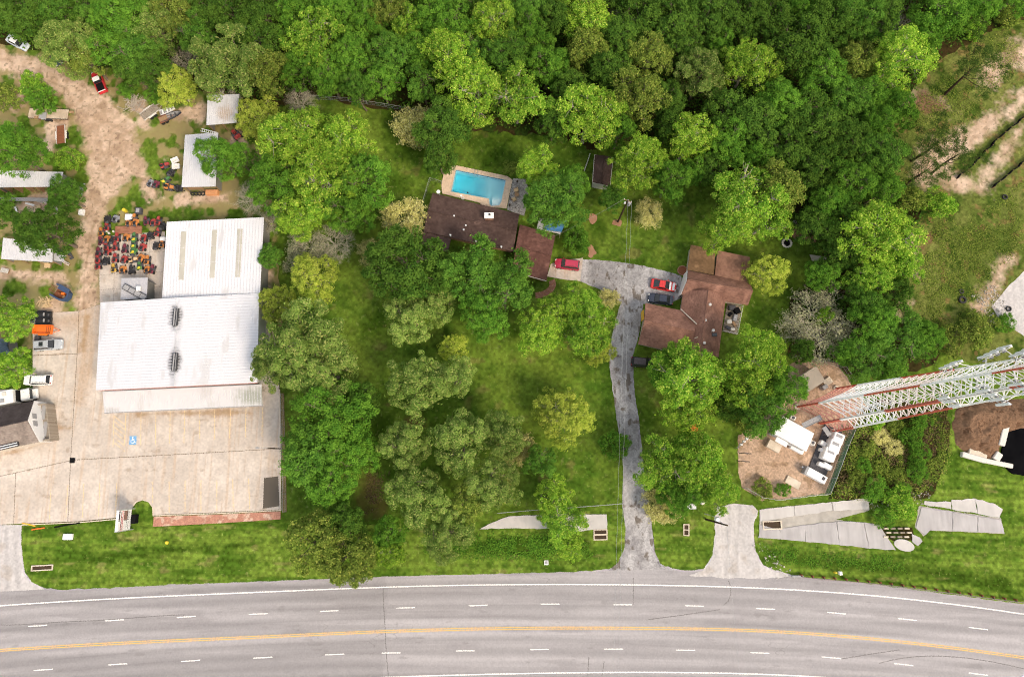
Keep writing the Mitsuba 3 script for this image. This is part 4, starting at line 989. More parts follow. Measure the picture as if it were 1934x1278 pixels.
house = thing('brown_house', 'low dark brown roofed house beside the swimming pool', 'house')
a, b, c, d = P3(817, 364, 2.7), P3(981, 404, 2.7), P3(970, 475, 2.7), P3(800, 437, 2.7)
gable(a, b, c, d, 2.7, 3.5, 'roof_dark', house)
walls([a, b, c, d], 0, 2.5, .5, 'brick_wall', house)
g_a, g_b, g_c, g_d = P3(982, 424, 2.65), P3(1049, 444, 2.65), P3(1032, 530, 2.65), P3(967, 512, 2.65)
gable(g_a, g_b, g_c, g_d, 2.65, 3.6, 'roof_red', house, name='garage_roof')
walls([g_a, g_b, g_c, g_d], 0, 2.45, .45, 'brick_wall', house)
gd = G(1044, 497, 1.2)
mesh('garage_gutter', tube([g_d + [0, -.05, -.06], g_c + [0, -.05, -.06]], .07, 6), 'offwhite', house)
e = (g_c - g_b) / np.linalg.norm(g_c - g_b)
mesh('garage_door', hull([g_b + e * k + np.array([-.40, .12, 0]) * s + [0, 0, z] for k in (2.2, 6.4) for s in (.9, 1.05) for z in (-2.6, -.4)]), 'white', house)
q = [P3(800, 438, 2.5), P3(852, 450, 2.5), P3(846, 476, 2.3), P3(796, 462, 2.3)]
mesh('porch_roof', quad_slab(q), 'roof_dark', house)
for u, v in ((803, 460), (844, 472)):
    o = G(u, v, 0)
    mesh('porch_post', bx(o[0], o[1], 1.1, .14, .14, 2.2), 'offwhite', house)
o = P3(924, 411, 3.3)
ch = mesh('chimney', bb(o[0], o[1], 3.6, 1.5, .9, 1.5, .03), 'brick_wall', house)
mesh('cap', [bb(o[0], o[1], 4.42, 1.75, 1.15, .14, .03)], 'white', ch)
mesh('flue', cyl((o[0] + .1, o[1] + .1, 4.49), (o[0] + .1, o[1] + .1, 4.75), .18), 'dark_grey', ch)
for u, v in ((851, 445), (876, 435), (880, 427), (858, 409), (947, 467), (899, 456), (871, 371)):
    o = P3(u, v, 3.15)
    mesh('vent_pipe', [cyl((o[0], o[1], 2.7), (o[0], o[1], 3.5), .10), cyl((o[0], o[1], 3.5), (o[0], o[1], 3.58), .17)], 'white', house)
dish = thing('satellite_dish', 'pale satellite dish at the top left corner of the dark brown roof', 'satellite dish')
o = P3(830, 368, 3.0)
sp = trimesh.creation.icosphere(subdivisions=3, radius=.9)
sp = sp.slice_plane([0, 0, -.62], [0, 0, -1])
sp.apply_scale([.55, .55, .8]); sp.apply_transform(trimesh.transformations.rotation_matrix(.7, [1, .4, 0])); sp.apply_translation(o + [0, 0, 1.15])
mesh('dish', sp, 'white', dish, smooth=30)
mesh('mast', tube([o - [0, 0, .5], o + [0, 0, .55]], .04, 6), 'grey', dish)
mesh('arm', tube([o + [0, 0, .55], o + [.25, -.35, .95]], .025, 5), 'grey', dish)

hip = thing('hipped_house', 'rambling reddish brown roofed house beside the end of the driveway', 'house')
ZE2, ZR2 = 2.7, 5.2
nw = [P3(1299, 511, ZE2), P3(1416.6, 533, ZE2), P3(1413, 576, ZE2), P3(1287, 556, ZE2)]
gable(*nw, ZE2, ZR2 - .45, 'roof_brown', hip)
ns = [P3(1371, 560, ZE2), P3(1357, 674, ZE2), P3(1273, 664, ZE2), P3(1291, 548, ZE2)]
gable(*ns, ZE2, ZR2 + .02, 'roof_brown', hip)
ww = [P3(1219, 572, ZE2), P3(1310, 591, ZE2), P3(1301, 671, ZE2), P3(1205, 649, ZE2)]
gable(*ww, ZE2, ZR2 + .01, 'roof_brown', hip)
for q in (nw, ns, ww):
    walls(q, 0, ZE2 - .18, .45, 'cream_wall', hip)
e0, e1 = nw[0], nw[3]
ap = (e0 + e1) / 2
t = unit(nw[1] - nw[0])
mesh('white_gable', hull([x - t * s for x in (np.array([*e0[:2], .1]), np.array([*e1[:2], .1]), np.array([*e0[:2], ZE2 - .1]), np.array([*e1[:2], ZE2 - .1]), np.array([*ap[:2], ZR2 - .65])) for s in (.04, .12)]), 'white', hip)
f1 = [P3(1304.7, 462, 2.5), P3(1351, 471.5, 2.5), P3(1348.5, 519, 2.6), P3(1298.5, 509.5, 2.6)]
f2 = [P3(1355.4, 472.7, 2.75), P3(1416.6, 485.4, 2.75), P3(1414, 534, 2.8), P3(1350, 520, 2.8)]
mesh('flat_roof', quad_slab(f1, .14), 'roof_old', hip); mesh('flat_roof', quad_slab(f2, .14), 'roof_worn', hip)
walls(f1, 0, 2.35, .3, 'cream_wall', hip); walls(f2, 0, 2.6, .3, 'cream_wall', hip)
for u, v in ((1340, 576), (1331, 605.5), (1346, 624.5), (1329, 648)):
    o = P3(u, v, 4.6)
    mesh('vent_cap', [cyl((o[0], o[1], 3.4), (o[0], o[1], 4.95), .14), cyl((o[0], o[1], 4.9), (o[0], o[1], 5.1), .26)], 'offwhite', hip)
o = P3(1349, 632, 3.9)
mesh('skylight', bb(o[0], o[1], 3.95, .9, .6, .35, .03), 'glass_dark', hip)
mesh('leaning_board', bb(*P3(1213.5, 596, 1.2), .25, 1.7, 1.8), gloss('yellow_gloss', (.75, .45, .04), .4), None, label='yellow board leaning on the end wall of the hipped house', cat='board')
# enclosed court with junk on its far side
yard = thing('wooden_deck', 'weathered deck strewn with junk beside the hipped house', 'deck')
dk = [G(1373, 573), G(1400, 579), G(1390, 632), G(1364, 626)]
t, s = dk[1] - dk[0], dk[3] - dk[0]
matt('grey_wood', lambda p, n, uv: mix((.24, .20, .16), (.38, .33, .27), noise(p.x * 1.2, p.y * 9, 2)))
for k in range(18):
    a0, a1 = k / 18 + .004, (k + 1) / 18 - .004
    mesh('plank', slab(Polygon([tuple((dk[0] + s * a + t * b)[:2]) for a, b in ((a0, 0), (a1, 0), (a1, 1), (a0, 1))]), .05, .22), 'grey_wood', yard)
for e0, e1 in ((dk[1], dk[2]), (dk[2], dk[3])):
    mesh('deck_rail', tube([e0 + [0, 0, 1.0], e1 + [0, 0, 1.0]], .06, 4), 'offwhite', yard)
    for k in range(5):
        o = e0 + (e1 - e0) * k / 4
        mesh('deck_post', bx(o[0], o[1], .6, .09, .09, .8), 'offwhite', yard)

# the small brown shed by the garden wood
sh = thing('garden_shed', 'small dark brown roofed shed with pale walls under the bright tree', 'shed')
c = [P3(1122.8, 292.5, 2.4), P3(1158, 298, 2.4), P3(1152, 352, 2.4), P3(1119, 345, 2.4)]
gable(c[0], c[3], c[2], c[1], 2.4, 2.75, 'roof_dark', sh, .1)
walls(c, 0, 2.3, .12, 'white_wall', sh)
for i in range(4):
    mesh('roof_edge', tube([c[i] + [0, 0, .0], c[(i + 1) % 4] + [0, 0, .0]], .06, 4), 'offwhite', sh)


def metal_shed(label, px, z0, z1, n, mat='shed_roof', open_front=True, swap=False):
    """A metal roof on posts with three walls, its front (the side towards the road) open."""
    k = thing('metal_shed', label, 'shed')
    zs = (z0, z0, z1, z1)
    c = [P3(*p, z) for p, z in zip(px, zs)]
    r = mesh('roof', quad_slab(c), mat, k)
    mesh('rib', ribs(c if not swap else [c[0], c[3], c[2], c[1]], n, .07, .06), 'seam_metal', r, kind='stuff')
    g = np.array(Polygon([x[:2] for x in c]).buffer(-.2, join_style=2).exterior.coords)[:-1]
    g = np.array([g[np.argmin(np.linalg.norm(g - x[:2], axis=1))] for x in c])
    zt = min(z0, z1) - .1
    for i, j in ((0, 1), (1, 2), (3, 0)):
        t = unit(g[j] - g[i])
        nn = np.array([-t[1], t[0]]) * .05
        s0, s1 = (t * .06, -t * .06) if i == 0 else (0, 0)
        mesh('wall', hull([(*(g[x] + o + y), z) for x, o in ((i, s0), (j, s1)) for y in (-nn, nn) for z in (0, zt)]), 'dim_wall', k)
    for q in np.linspace(0, 1, max(3, int(np.linalg.norm(g[2] - g[3]) / 2.6) + 1)):
        o = g[3] + (g[2] - g[3]) * q
        mesh('post', bx(o[0], o[1], zt / 2, .12, .12, zt), 'wood', k)
    return k, c, g


metal_shed('white metal shed with a rusty stain under the overhanging rounded pine', [(392, 180), (452, 178), (447, 232), (390, 236.5)], 3.3, 3.1, 16)
longs, lc, lg = metal_shed('long white ribbed metal shed beside the parked yard tractors', [(349.5, 255), (412, 250.5), (407, 352), (343, 353.5)], 3.3, 3.0, 18)
metal_shed('small white metal roof deep in the wood at the top', [(456, 50), (489, 51), (487, 78), (461, 76)], 3.0, 2.8, 9)
opn, oc, og = metal_shed('white roofed open shed whose stalls face the bare earth', [(-12, 321), (119, 325), (113.5, 352.5), (-12, 354)], 3.3, 3.2, 30)
for q in np.linspace(.08, .92, 6):
    a, b = og[0] + (og[1] - og[0]) * q, og[3] + (og[2] - og[3]) * q
    mesh('stall_divider', hull([(*(x + np.array([s, 0])), z) for x in (a, b) for s in (-.04, .04) for z in (0, 2.2)]), 'wood', opn)
a, b = G(5, 379), G(100, 381)
mesh('work_counter', hull([(*x[:2] + np.array([0, s]), z) for x in (a, b) for s in (-.35, .35) for z in (.85, .95)]), 'grey', opn)
low, wc, wg = metal_shed('grey stained ribbed shed roof under the dark tree at the left edge', [(6, 449), (99.5, 461), (98.5, 495), (2, 489)], 3.2, 2.9, 36)
c = [P3(99.5, 477, 2.4), P3(121, 479, 2.4), P3(120.5, 494.5, 2.2), P3(99, 491.5, 2.2)]
mesh('side_roof', quad_slab(c), 'grey_roof', low)
for i in (1, 2):
    mesh('side_post', bx(c[i][0] - .15, c[i][1], 1.1, .1, .1, 2.2), 'wood', low)
# dark interior of the long shed: boards and machines in its open front
b0, b1 = lg[3], lg[2]
mesh('front_board', hull([(*(b0 + (b1 - b0) * q + np.array([0, s])), z) for q in (.04, .52) for s in (.1, .16) for z in (.9, 2.6)]), 'wood', longs)
for k in range(3):
    o = b0 + (b1 - b0) * (.62 + .13 * k)
    mesh('orange_crate', bb(o[0], o[1] - .35, .45, .78, .9, .9), gloss('orange_crate_paint', (.62, .30, .14), .5) if k == 0 else 'orange_crate_paint', None, label=f'faded orange crate, {ORD[k]} from the left before the long shed', cat='crate')
for k in range(4):
    o = b0 + (b1 - b0) * (.12 + .11 * k)
    m = trimesh.creation.torus(.33, .12, 16, 8)
    m.apply_transform(trimesh.transformations.rotation_matrix(1.1, [1, .3 * k, 0])); m.apply_translation((o[0], o[1] - .5, .42))
    mesh('tyre', m, 'rubber', None, smooth=True, label=f'black tyre, {ORD[k]} from the left under the long shed eave', cat='tyre')

ed = thing('edge_shed', 'blue grey roofed shed cut off by the left edge', 'shed')
c = [P3(-20, 638, 2.6), P3(15, 640, 2.6), P3(20, 669, 2.6), P3(-20, 668, 2.6)]
gable(c[0], c[1], c[2], c[3], 2.6, 3.1, matt('slate_blue', shingle((.05, .075, .10), (.09, .12, .15))), ed, .1)
walls(c, 0, 2.4, .2, 'dim_wall', ed)
# grey gabled building at the lower left, white gable end towards the car park
st = thing('gabled_store', 'grey roofed building with a white gable end facing the car park', 'building')
a, b, c, d = P3(-90, 792, 3.4), P3(63, 756.5, 3.4), P3(73, 834, 3.4), P3(-80, 868, 3.4)
z = 5.6
r0, r1 = (a + d) / 2, (b + c) / 2
r0[2] = r1[2] = z
k = np.array([0, 0, .14])
matt('roof_black', shingle((.055, .045, .045), (.095, .08, .08)))
mesh('roof', hull([a, b, r0, r1, a - k, b - k, r0 - k, r1 - k]), 'roof_black', st)
mesh('roof', hull([d, c, r0, r1, d - k, c - k, r0 - k, r1 - k]), 'roof_grey', st)
mesh('ridge_cap', tube([r0, r1], .1, 6), 'roof_black', st)
t = unit(b - a)
mesh('gable_end', hull([x + t * s for x in (b - k, c - k, np.array([*b[:2], .1]), np.array([*c[:2], .1]), r1 - k) for s in (.01, .07)]), 'white', st)
walls([a, b, c, d], .1, 3.25, .2, 'cream_wall', st)
for q, w in ((.38, .9), (.56, .9)):
    o = b + (c - b) * q
    e = unit(c - b)
    mesh('louvre', hull([o + e * x + t * s + [0, 0, zz] for x in (-w / 2, w / 2) for s in (.07, .12) for zz in (-.2, .9)]), 'grey', st)
o = P3(12, 843, 4.0)
vt = mesh('roof_vent', bb(0, 0, 0, 4.2, .75, .45, .1), 'vent_metal', st, at=turn(o, math.atan2(t[1], t[0])))
mesh('cap_strip', [bb(0, .2, .26, 4.1, .14, .06, .02), bb(0, -.2, .26, 4.1, .14, .06, .02)], 'white', vt, at=turn(o, math.atan2(t[1], t[0])))
# loading dock in front of the white gable
dock = thing('loading_dock', 'grey walled loading dock before the white gable end', 'dock')
q = [P3(68, 764, 2.5), P3(86, 762, 2.5), P3(94, 829, 2.5), P3(75, 832, 2.5)]
mesh('floor', slab(Polygon([tuple(x[:2]) for x in q]), .10, 1.7), 'grey_wood', dock)
for i, (x, y) in enumerate(((0, 1), (1, 2), (2, 3))):
    mesh('side_wall', slab(LineString([tuple(q[x][:2]), tuple(q[y][:2])]).buffer(.10, cap_style=2), .10, 2.5), 'grey_wood', dock)
for k in range(2):
    o = P3(82 + 3 * k, 778 + 32 * k, 1.8)
    mesh('ramp_plate', bb(o[0], o[1], 1.78, .7, 2.6, .12, .03), 'grey', dock)
# flashing along the valleys of the hipped house, and what lies on its deck
for (a0, a1) in (((1286, 584), (1316, 612)), ((1290, 650), (1318, 636))):
    mesh('valley_strip', tube([P3(*a0, 2.9), P3(*a1, 4.85)], .10, 5), 'kerb_concrete', hip)
for i, (u, v, a, b, h_, mt) in enumerate(((1381, 582, 1.2, .9, .8, 'dark_grey'), (1390, 588, 1.0, 1.1, .9, 'black'), (1378, 594, .8, .6, .5, 'black'), (1388, 600, 1.3, .7, .4, 'grey'), (1376, 608, .7, .9, .6, 'offwhite'), (1386, 612, 1.1, .5, .3, 'wood'), (1374, 619, .9, .6, .5, 'dark_grey'), (1383, 622, .8, .5, .4, 'offwhite'))):
    mesh('junk_box', bb(0, 0, h_ / 2, a, b, h_, .08), mt, None, at=frame(u, v, 25 * i, .22), label=f'{("dark grey", "big black", "small black", "flat grey", "white", "brown", "lower dark grey", "lower white")[i]} box in the junk on the deck of the hipped house', cat='box')
# ---------------------------------------------------------------- vehicles and mowers
def paint(name, rgb, rough=.3):
    return gloss(name, rgb, rough, 0.0, 1.0)


for nme, rgb in (('red_car', (.42, .018, .06)), ('red_coupe', (.60, .02, .02)), ('navy_car', (.012, .02, .045)), ('silver_car', (.40, .43, .47)), ('white_car', (.80, .80, .80)), ('black_car', (.02, .008, .010)), ('red_pickup', (.52, .02, .035))):
    paint(nme, rgb)
gloss('lamp_white', (.85, .85, .82), .2); gloss('lamp_red', (.40, .01, .01), .25)


def section(x, w, z0, z1, r=.16, taper=.93):
    """One ring of a car body across the car at x: half width w, sill z0, deck z1."""
    t = w * taper
    return [(x, -w, z0), (x, -w * 1.0, (z0 + z1) * .55), (x, -t, z1 - r * .4), (x, -t * .86, z1), (x, t * .86, z1), (x, t, z1 - r * .4), (x, w, (z0 + z1) * .55), (x, w, z0)]


def loft(rings):
    n, m = len(rings), len(rings[0])
    v = np.array([p for r in rings for p in r], float)
    f = []
    for i in range(n - 1):
        for j in range(m):
            a, b = i * m + j, i * m + (j + 1) % m
            f += [(a, a + m, b + m), (a, b + m, b)]
    f += [(0, k, k + 1) for k in range(1, m - 1)] + [((n - 1) * m, (n - 1) * m + k + 1, (n - 1) * m + k) for k in range(1, m - 1)]
    t = trimesh.Trimesh(v, f, process=False)
    trimesh.repair.fix_normals(t)
    return t


def car(label, u, v, deg, mat, kind='sedan', L=4.7, W=1.85, hood=None, roof=None, cat='car', z=.0, name='parked_car'):
    """A parked car: nose along the photograph's direction deg."""
    k = thing(name, label, cat)
    at = frame(u, v, deg, z)
    h, w = L / 2, W / 2
    Hc = {'sedan': 1.43, 'suv': 1.72, 'coupe': 1.33, 'pickup': 1.78}[kind]
    belt = {'sedan': .92, 'suv': 1.05, 'coupe': .88, 'pickup': 1.08}[kind]
    # greenhouse along x: rear glass foot, roof rear, roof front, windscreen foot
    g = {'sedan': (-h * .74, -h * .42, h * .12, h * .46), 'suv': (-h * .96, -h * .82, h * .16, h * .44), 'coupe': (-h * .80, -h * .35, h * .05, h * .40), 'pickup': (-h * .18, -h * .12, h * .20, h * .42)}[kind]
    hz = belt - .06
    rear = belt - (.02 if kind != 'pickup' else .04)
    rings = [section(-h, w * .78, .42, rear - .28), section(-h + .10, w * .90, .30, rear - .03), section(-h + .45, w * .98, .24, rear), section(g[0], w, .22, belt), section(0, w, .22, belt), section(g[3], w, .22, belt),
             section(h * .62, w * .98, .22, hz), section(h - .40, w * .93, .24, hz - .10), section(h - .10, w * .82, .30, hz - .22), section(h, w * .66, .40, hz - .38)]
    body = mesh('body', loft(rings), mat, k, smooth=35, at=at)
    if kind == 'pickup':                                        # an open bed: dark floor a little below its rails
        mesh('bed_floor', [bb((-h + .25 + g[0]) / 2, 0, belt + .012, g[0] + h - .35, W * .72, .02, .005)], 'black', k, at=at)
        mesh('bed_rail', [bx((-h + .2 + g[0]) / 2, s * w * .85, belt + .05, g[0] + h - .3, .10, .12) for s in (-1, 1)], mat, k, at=at)
        mesh('tailgate', bb(-h + .14, 0, belt + .05, .12, W * .80, .12, .02), roof or mat, k, at=at)
    tw, bw = w * .70, w * .90
    zt = Hc
    A, B, C, D = g
    def quad(p, q, r, s, th, dirn):
        p = np.array([p, q, r, s], float)
        return hull(np.vstack([p, p - np.array(dirn) * th]))
    mesh('windshield', quad((D, -bw, belt), (D, bw, belt), (C + .04, tw, zt - .04), (C + .04, -tw, zt - .04), .03, (1, 0, 0)), 'glass_dark', k, at=at)
    mesh('rear_window', quad((A, -bw, belt), (A, bw, belt), (B - .04, tw, zt - .04), (B - .04, -tw, zt - .04), .03, (-1, 0, 0)), 'glass_dark', k, at=at)
    for s in (-1, 1):
        mesh('side_window', quad((D - .12, s * bw, belt), (A + .12, s * bw, belt), (B, s * (tw + .01), zt - .05), (C, s * (tw + .01), zt - .05), .03, (0, s, 0)), 'glass_dark', k, at=at)
        for (xa, xb) in ((D, C), (A, B)):
            mesh('pillar', tube([(xa, s * bw * .985, belt), (xb, s * tw, zt - .03)], .045, 4), mat, k, at=at)
        mesh('mirror', bb(D - .25, s * (w + .10), belt + .05, .14, .22, .14, .04), mat, k, at=at)
        mesh('headlight', bb(h - .16, s * w * .62, hz - .24, .20, .34, .12, .04), 'lamp_white', k, at=at)
        mesh('taillight', bb(-h + .05, s * w * .70, belt - .18, .12, .24, .22, .04), 'lamp_red', k, at=at)
        for x in (h * .60, -h * .58):
            tyre = mesh('wheel', wheel(x, s * (w - .10), .33, .33, .24), 'rubber', k, at=at)
            mesh('rim', wheel(x, s * (w + .012), .33, .21, .03, 10), 'steel', tyre, at=at)
    rf = [(C + .06, tw), (C - .15, tw + .03), (B + .2, tw + .03), (B - .06, tw)]
    top = hull([(x, s * y, zt + zz) for x, y in rf for s in (-1, 1) for zz in (-.06,)] + [(x * .97 + (B + C) * .015, s * y * .86, zt + .03) for x, y in rf for s in (-1, 1)])
    mesh('roof', top, roof or mat, k, at=at)
    if hood:
        mesh('hood', hull([(D + .06, s * w * .80, hz + .07) for s in (-1, 1)] + [(h - .32, s * w * .74, hz - .10) for s in (-1, 1)] + [(D + .06, s * w * .80, hz + .02) for s in (-1, 1)] + [(h - .32, s * w * .74, hz - .16) for s in (-1, 1)]), hood, k, at=at)
    if kind == 'suv':
        for s in (-1, 1):
            mesh('roof_rail', tube([(C - .2, s * tw * .9, zt + .07), (B + .2, s * tw * .9, zt + .07)], .025, 4), 'dark_grey', k, at=at)
    mesh('wiper_cowl', bx(D + .03, 0, belt - .01, .12, W * .72, .03), 'black', k, at=at)
    return k, at


car('crimson estate car on the concrete pad beside the garage', 1070.5, 501, 173, 'red_car', 'suv', 4.6, 1.85, z=.05)
car('bright red coupe with a white bonnet at the hipped house', 1252, 540, -10, 'red_coupe', 'coupe', 4.7, 1.85, hood='white_car')
k, at = car('dark navy saloon parked below the red coupe', 1246, 566, 172, 'navy_car', 'sedan', 4.6, 1.8)
car('dark car with a red trim half under the tree below the hipped house', 1213, 685, -6, 'black_car', 'suv', 4.2, 1.8)
k, at = car('silver grey estate car nearest the orange trailer', 97, 652, 4, 'silver_car', 'suv', 5.0, 1.9, z=.10)
mesh('sunroof', bb(-.75, 0, 1.76, .75, .80, .03, .01), 'glass_dark', k, at=at)
car('white estate car half under the bright tree at the left edge', 76, 718, 181, 'white_car', 'suv', 5.0, 1.9, z=.10)
car('red and white pickup truck at the end of the dirt track', 191, 159, 112, 'red_pickup', 'pickup', 4.9, 1.85, roof='white_car', cat='pickup truck', name='pickup_truck')
car('pale blue and white car in the far upper left corner of the yard', 38, 84, -28, gloss('pale_blue_car', (.55, .62, .70), .3, 0, 1.0), 'sedan', 4.8, 1.85, roof='white_car')
car('dark blue car half hidden under the pine beside the dirt track', 107, 110, -60, 'navy_car', 'sedan', 4.4, 1.75)

# white camper truck behind the grey building
cp = thing('camper_truck', 'white camper truck behind the grey gabled building', 'truck')
at = frame(28, 753, 11, .02)
for s in (-1, 1):
    for x in (-2.6, 2.2, 3.6):
        tyre = mesh('wheel', wheel(x, s * .95, .42, .42, .28), 'rubber', cp, at=at)
mesh('chassis', bb(0, 0, .62, 8.6, 2.0, .25, .05), 'dark_grey', cp, at=at)
mesh('body', bb(-1.1, 0, 1.85, 5.6, 2.4, 2.2, .12), 'white', cp, at=at)
mesh('cab', bb(3.1, 0, 1.35, 1.7, 2.1, 1.3, .2), 'white', cp, at=at)
mesh('windshield', bb(3.98, 0, 1.62, .10, 1.8, .62, .03), 'glass_dark', cp, at=at)
mesh('bonnet', bb(4.35, 0, .98, .9, 1.8, .55, .14), 'white', cp, at=at)
mesh('dark_gap', bb(2.0, 0, 1.5, .5, 1.9, 1.6, .05), 'black', cp, at=at)
for x, y, a, b, mt in ((-2.6, .5, .8, .9, 'offwhite'), (-1.2, -.5, 1.2, .8, 'white'), (.3, .5, .7, .7, 'offwhite'), (-.2, -.6, .9, .6, 'grey'), (-3.3, -.4, .5, .7, 'grey')):
    mesh('roof_unit', bb(x, y, 3.05, a, b, .22, .06), mt, cp, at=at)

# trailers by the lot
def trailer(label, u, v, deg, L, W, deck, rail, bar=True, z=.1, side=.0, planks=0, name='trailer'):
    k = thing(name, label, 'trailer')
    at = frame(u, v, deg, z)
    if planks:
        for i in range(planks):
            w = L / planks
            mesh('plank', bx(-L / 2 + (i + .5) * w, 0, .82, w - .03, W, .07), deck, k, at=at)
    else:
        mesh('deck', bb(0, 0, .78, L, W, .10, .02), deck, k, at=at)
    for s in (-1, 1):
        mesh('side_rail', bb(0, s * (W / 2 + .05), .80 + side / 2, L + .1, .09, .16 + side, .02), rail, k, at=at)
        for x in (-.45, .35):
            mesh('wheel', wheel(x, s * (W / 2 + .20), .36, .36, .2), 'rubber', k, at=at)
        mesh('fender', bb(-.05, s * (W / 2 + .21), .78, 1.7, .26, .06, .02), rail, k, at=at)
    if side:
        for x in (-L / 2, L / 2):
            mesh('end_board', bb(x, 0, .80 + side / 2, .09, W, .16 + side, .02), rail, k, at=at)
    if bar:
        for s in (-1, 1):
            mesh('drawbar', tube([(L / 2, s * W * .32, .62), (L / 2 + 1.2, 0, .58)], .05, 4), rail, k, at=at)
        mesh('coupler', bb(L / 2 + 1.25, 0, .58, .25, .12, .12, .03), 'dark_grey', k, at=at)
    return k, at


gloss('black_metal', (.016, .016, .018), .45); gloss('orange_metal', (.78, .17, .02), .45); gloss('green_metal', (.06, .25, .05), .4)
for i, v in enumerate((596.5, 608)):
    k, at = trailer(f'black steel trailer with grey toolboxes, {("upper", "lower")[i]} of the pair under the bright tree', 84, v, 0, 3.8, 1.0, 'black_metal', 'black_metal', False, side=.35)
    mesh('open_frame', [bx(-1.35, 0, 1.2, .95, .06, .06), bx(-1.8, 0, 1.2, .06, .75, .06), bx(-.9, 0, 1.2, .06, .75, .06), bx(-1.35, .36, 1.2, .95, .06, .06), bx(-1.35, -.36, 1.2, .95, .06, .06)], 'grey', k, at=at)
    mesh('tool_box', bb(.55, .1, 1.0, .22, .6, .3, .04), 'grey', k, at=at)
    mesh('hinge_plate', bb(1.45, 0, 1.02, .30, .5, .2, .04), 'dark_grey', k, at=at)
k, at = trailer('orange steel box trailer between the black trailers and the silver car', 88, 624, -1, 3.3, 1.45, 'orange_metal', 'orange_metal', True, side=.45)
mesh('cross_rib', [bx(.55 + .35 * i, 0, .86, .08, 1.4, .08) for i in range(3)], 'rust', k, at=at)
mesh('small_cart', bb(*G(71, 640, .45), .85, 1.1, .7, .1), 'dark_grey', None, label='small dark cart at the tail of the silver car', cat='cart')
trailer('flat trailer decked with pale planks beside the dirt track', 97, 219, -2, 7.6, 1.95, 'pale_planks' if 'pale_planks' in scene else matt('pale_planks', lambda p, n, uv: mix((.42, .33, .24), (.62, .52, .40), noise(p.x * 1.5, p.y * 1.5, 2))), 'black_metal', False, planks=24)
for i, (du, dv, a, b, mt) in enumerate(((-29, 3, .7, .5, 'wood'), (-16, 0, 1.3, 1.5, 'grey'), (-21, 6, .4, .3, 'rust'), (38, -7, .8, .5, 'wood'))):
    mesh('salvage_crate', bb(*G(97 + du, 219 + dv, 1.08), a, b, .3, .05), mt, None, label=('wooden box at the left end of the planked trailer', 'grey sheet lying on the planked trailer', 'small rusty box on the planked trailer', 'wooden box at the right end of the planked trailer')[i], cat='box')
trailer('narrow white edged trailer standing upright to the planked one', 120, 258, 92, 3.7, 1.5, 'rust', 'offwhite', False, planks=12)
k, at = trailer('weathered flat trailer beside the brush heap', 287, 215, 36, 3.6, 1.6, 'grey_wood', 'offwhite', True, z=.02, planks=9)


def boat(label, u, v, deg, L, W, hullm, rim, z=.35):
    k = thing('boat', label, 'boat')
    at = frame(u, v, deg, z)
    X = np.linspace(-L / 2, L / 2, 9)
    hw = W / 2 * np.array([.82, .95, 1, 1, .98, .9, .74, .48, .12])
    out = [[(x, -w, .55 + .12 * (i / 8) ** 2), (x, -w * .8, .12), (x, 0, .0 + .2 * (i / 8) ** 4), (x, w * .8, .12), (x, w, .55 + .12 * (i / 8) ** 2)] for i, (x, w) in enumerate(zip(X, hw))]
    inn = [[(x, -w * .86, .56 + .12 * (i / 8) ** 2), (x, -w * .66, .2), (x, 0, .14), (x, w * .66, .2), (x, w * .86, .56 + .12 * (i / 8) ** 2)] for i, (x, w) in enumerate(zip(X, hw))]

    def sheet(r):
        v = np.array(r).reshape(-1, 3)
        return trimesh.Trimesh(v, [t for i in range(8) for j in range(4) for t in ((i * 5 + j, i * 5 + j + 1, i * 5 + j + 6), (i * 5 + j, i * 5 + j + 6, i * 5 + j + 5))], process=False)
    mesh('hull', [sheet(out), hull(out[0])], hullm, k, at=at)
    mesh('inner_hull', sheet(inn), 'grey', k, at=at)
    for s in (0, 4):
        mesh('gunwale', tube([r[s] for r in out], .06, 5), rim, k, at=at)
    for x in (-L * .3, 0, L * .22):
        mesh('bench', bx(x, 0, .42, .3, W * .72, .04), rim, k, at=at)
    return k


boat('small white boat lying against the dark blue boat', 318, 211, 20, 2.9, 1.0, 'white', 'white', .5)
boat('dark blue boat under the yellow green tree', 325, 221, 22, 4.0, 1.25, 'navy_car', 'dark_grey', .3)
k, at = trailer('small wooden boat trailer below the dark blue boat', 312, 228, 24, 1.6, .9, 'wood', 'rust', True, z=.02, planks=5)

# blue open bin with scrap and the heap of yellow timber beside it
k = thing('scrap_bin', 'dark blue round-ended open bin holding rusty scrap', 'bin')
at = frame(121, 556, -30, .05)
ringp = LineString([(-1.5, -1.1), (.5, -1.1), (1.35, -.75), (1.6, 0), (1.35, .75), (.5, 1.1), (-1.5, 1.1)]).buffer(.14, cap_style=2)
gloss('blue_metal', (.035, .065, .14), .5)
mesh('bin_wall', slab(ringp, .1, 1.3), 'blue_metal', k, at=at)
mesh('bin_floor', slab(Polygon([(-1.5, -1.1), (.5, -1.1), (1.35, -.75), (1.6, 0), (1.35, .75), (.5, 1.1), (-1.5, 1.1)]), .1, .22), 'rust', k, at=at)
mesh('lid', bb(.3, .95, 1.36, 2.2, .9, .08, .02), 'blue_metal', k, at=at)
mesh('ladder_frame', [bx(-2.1, s * .5, .5, 1.4, .08, .08) for s in (-1, 1)] + [bx(-2.6 + .35 * i, 0, .5, .07, 1.0, .07) for i in range(4)], 'rust', k, at=at)
rng = np.random.default_rng(12)
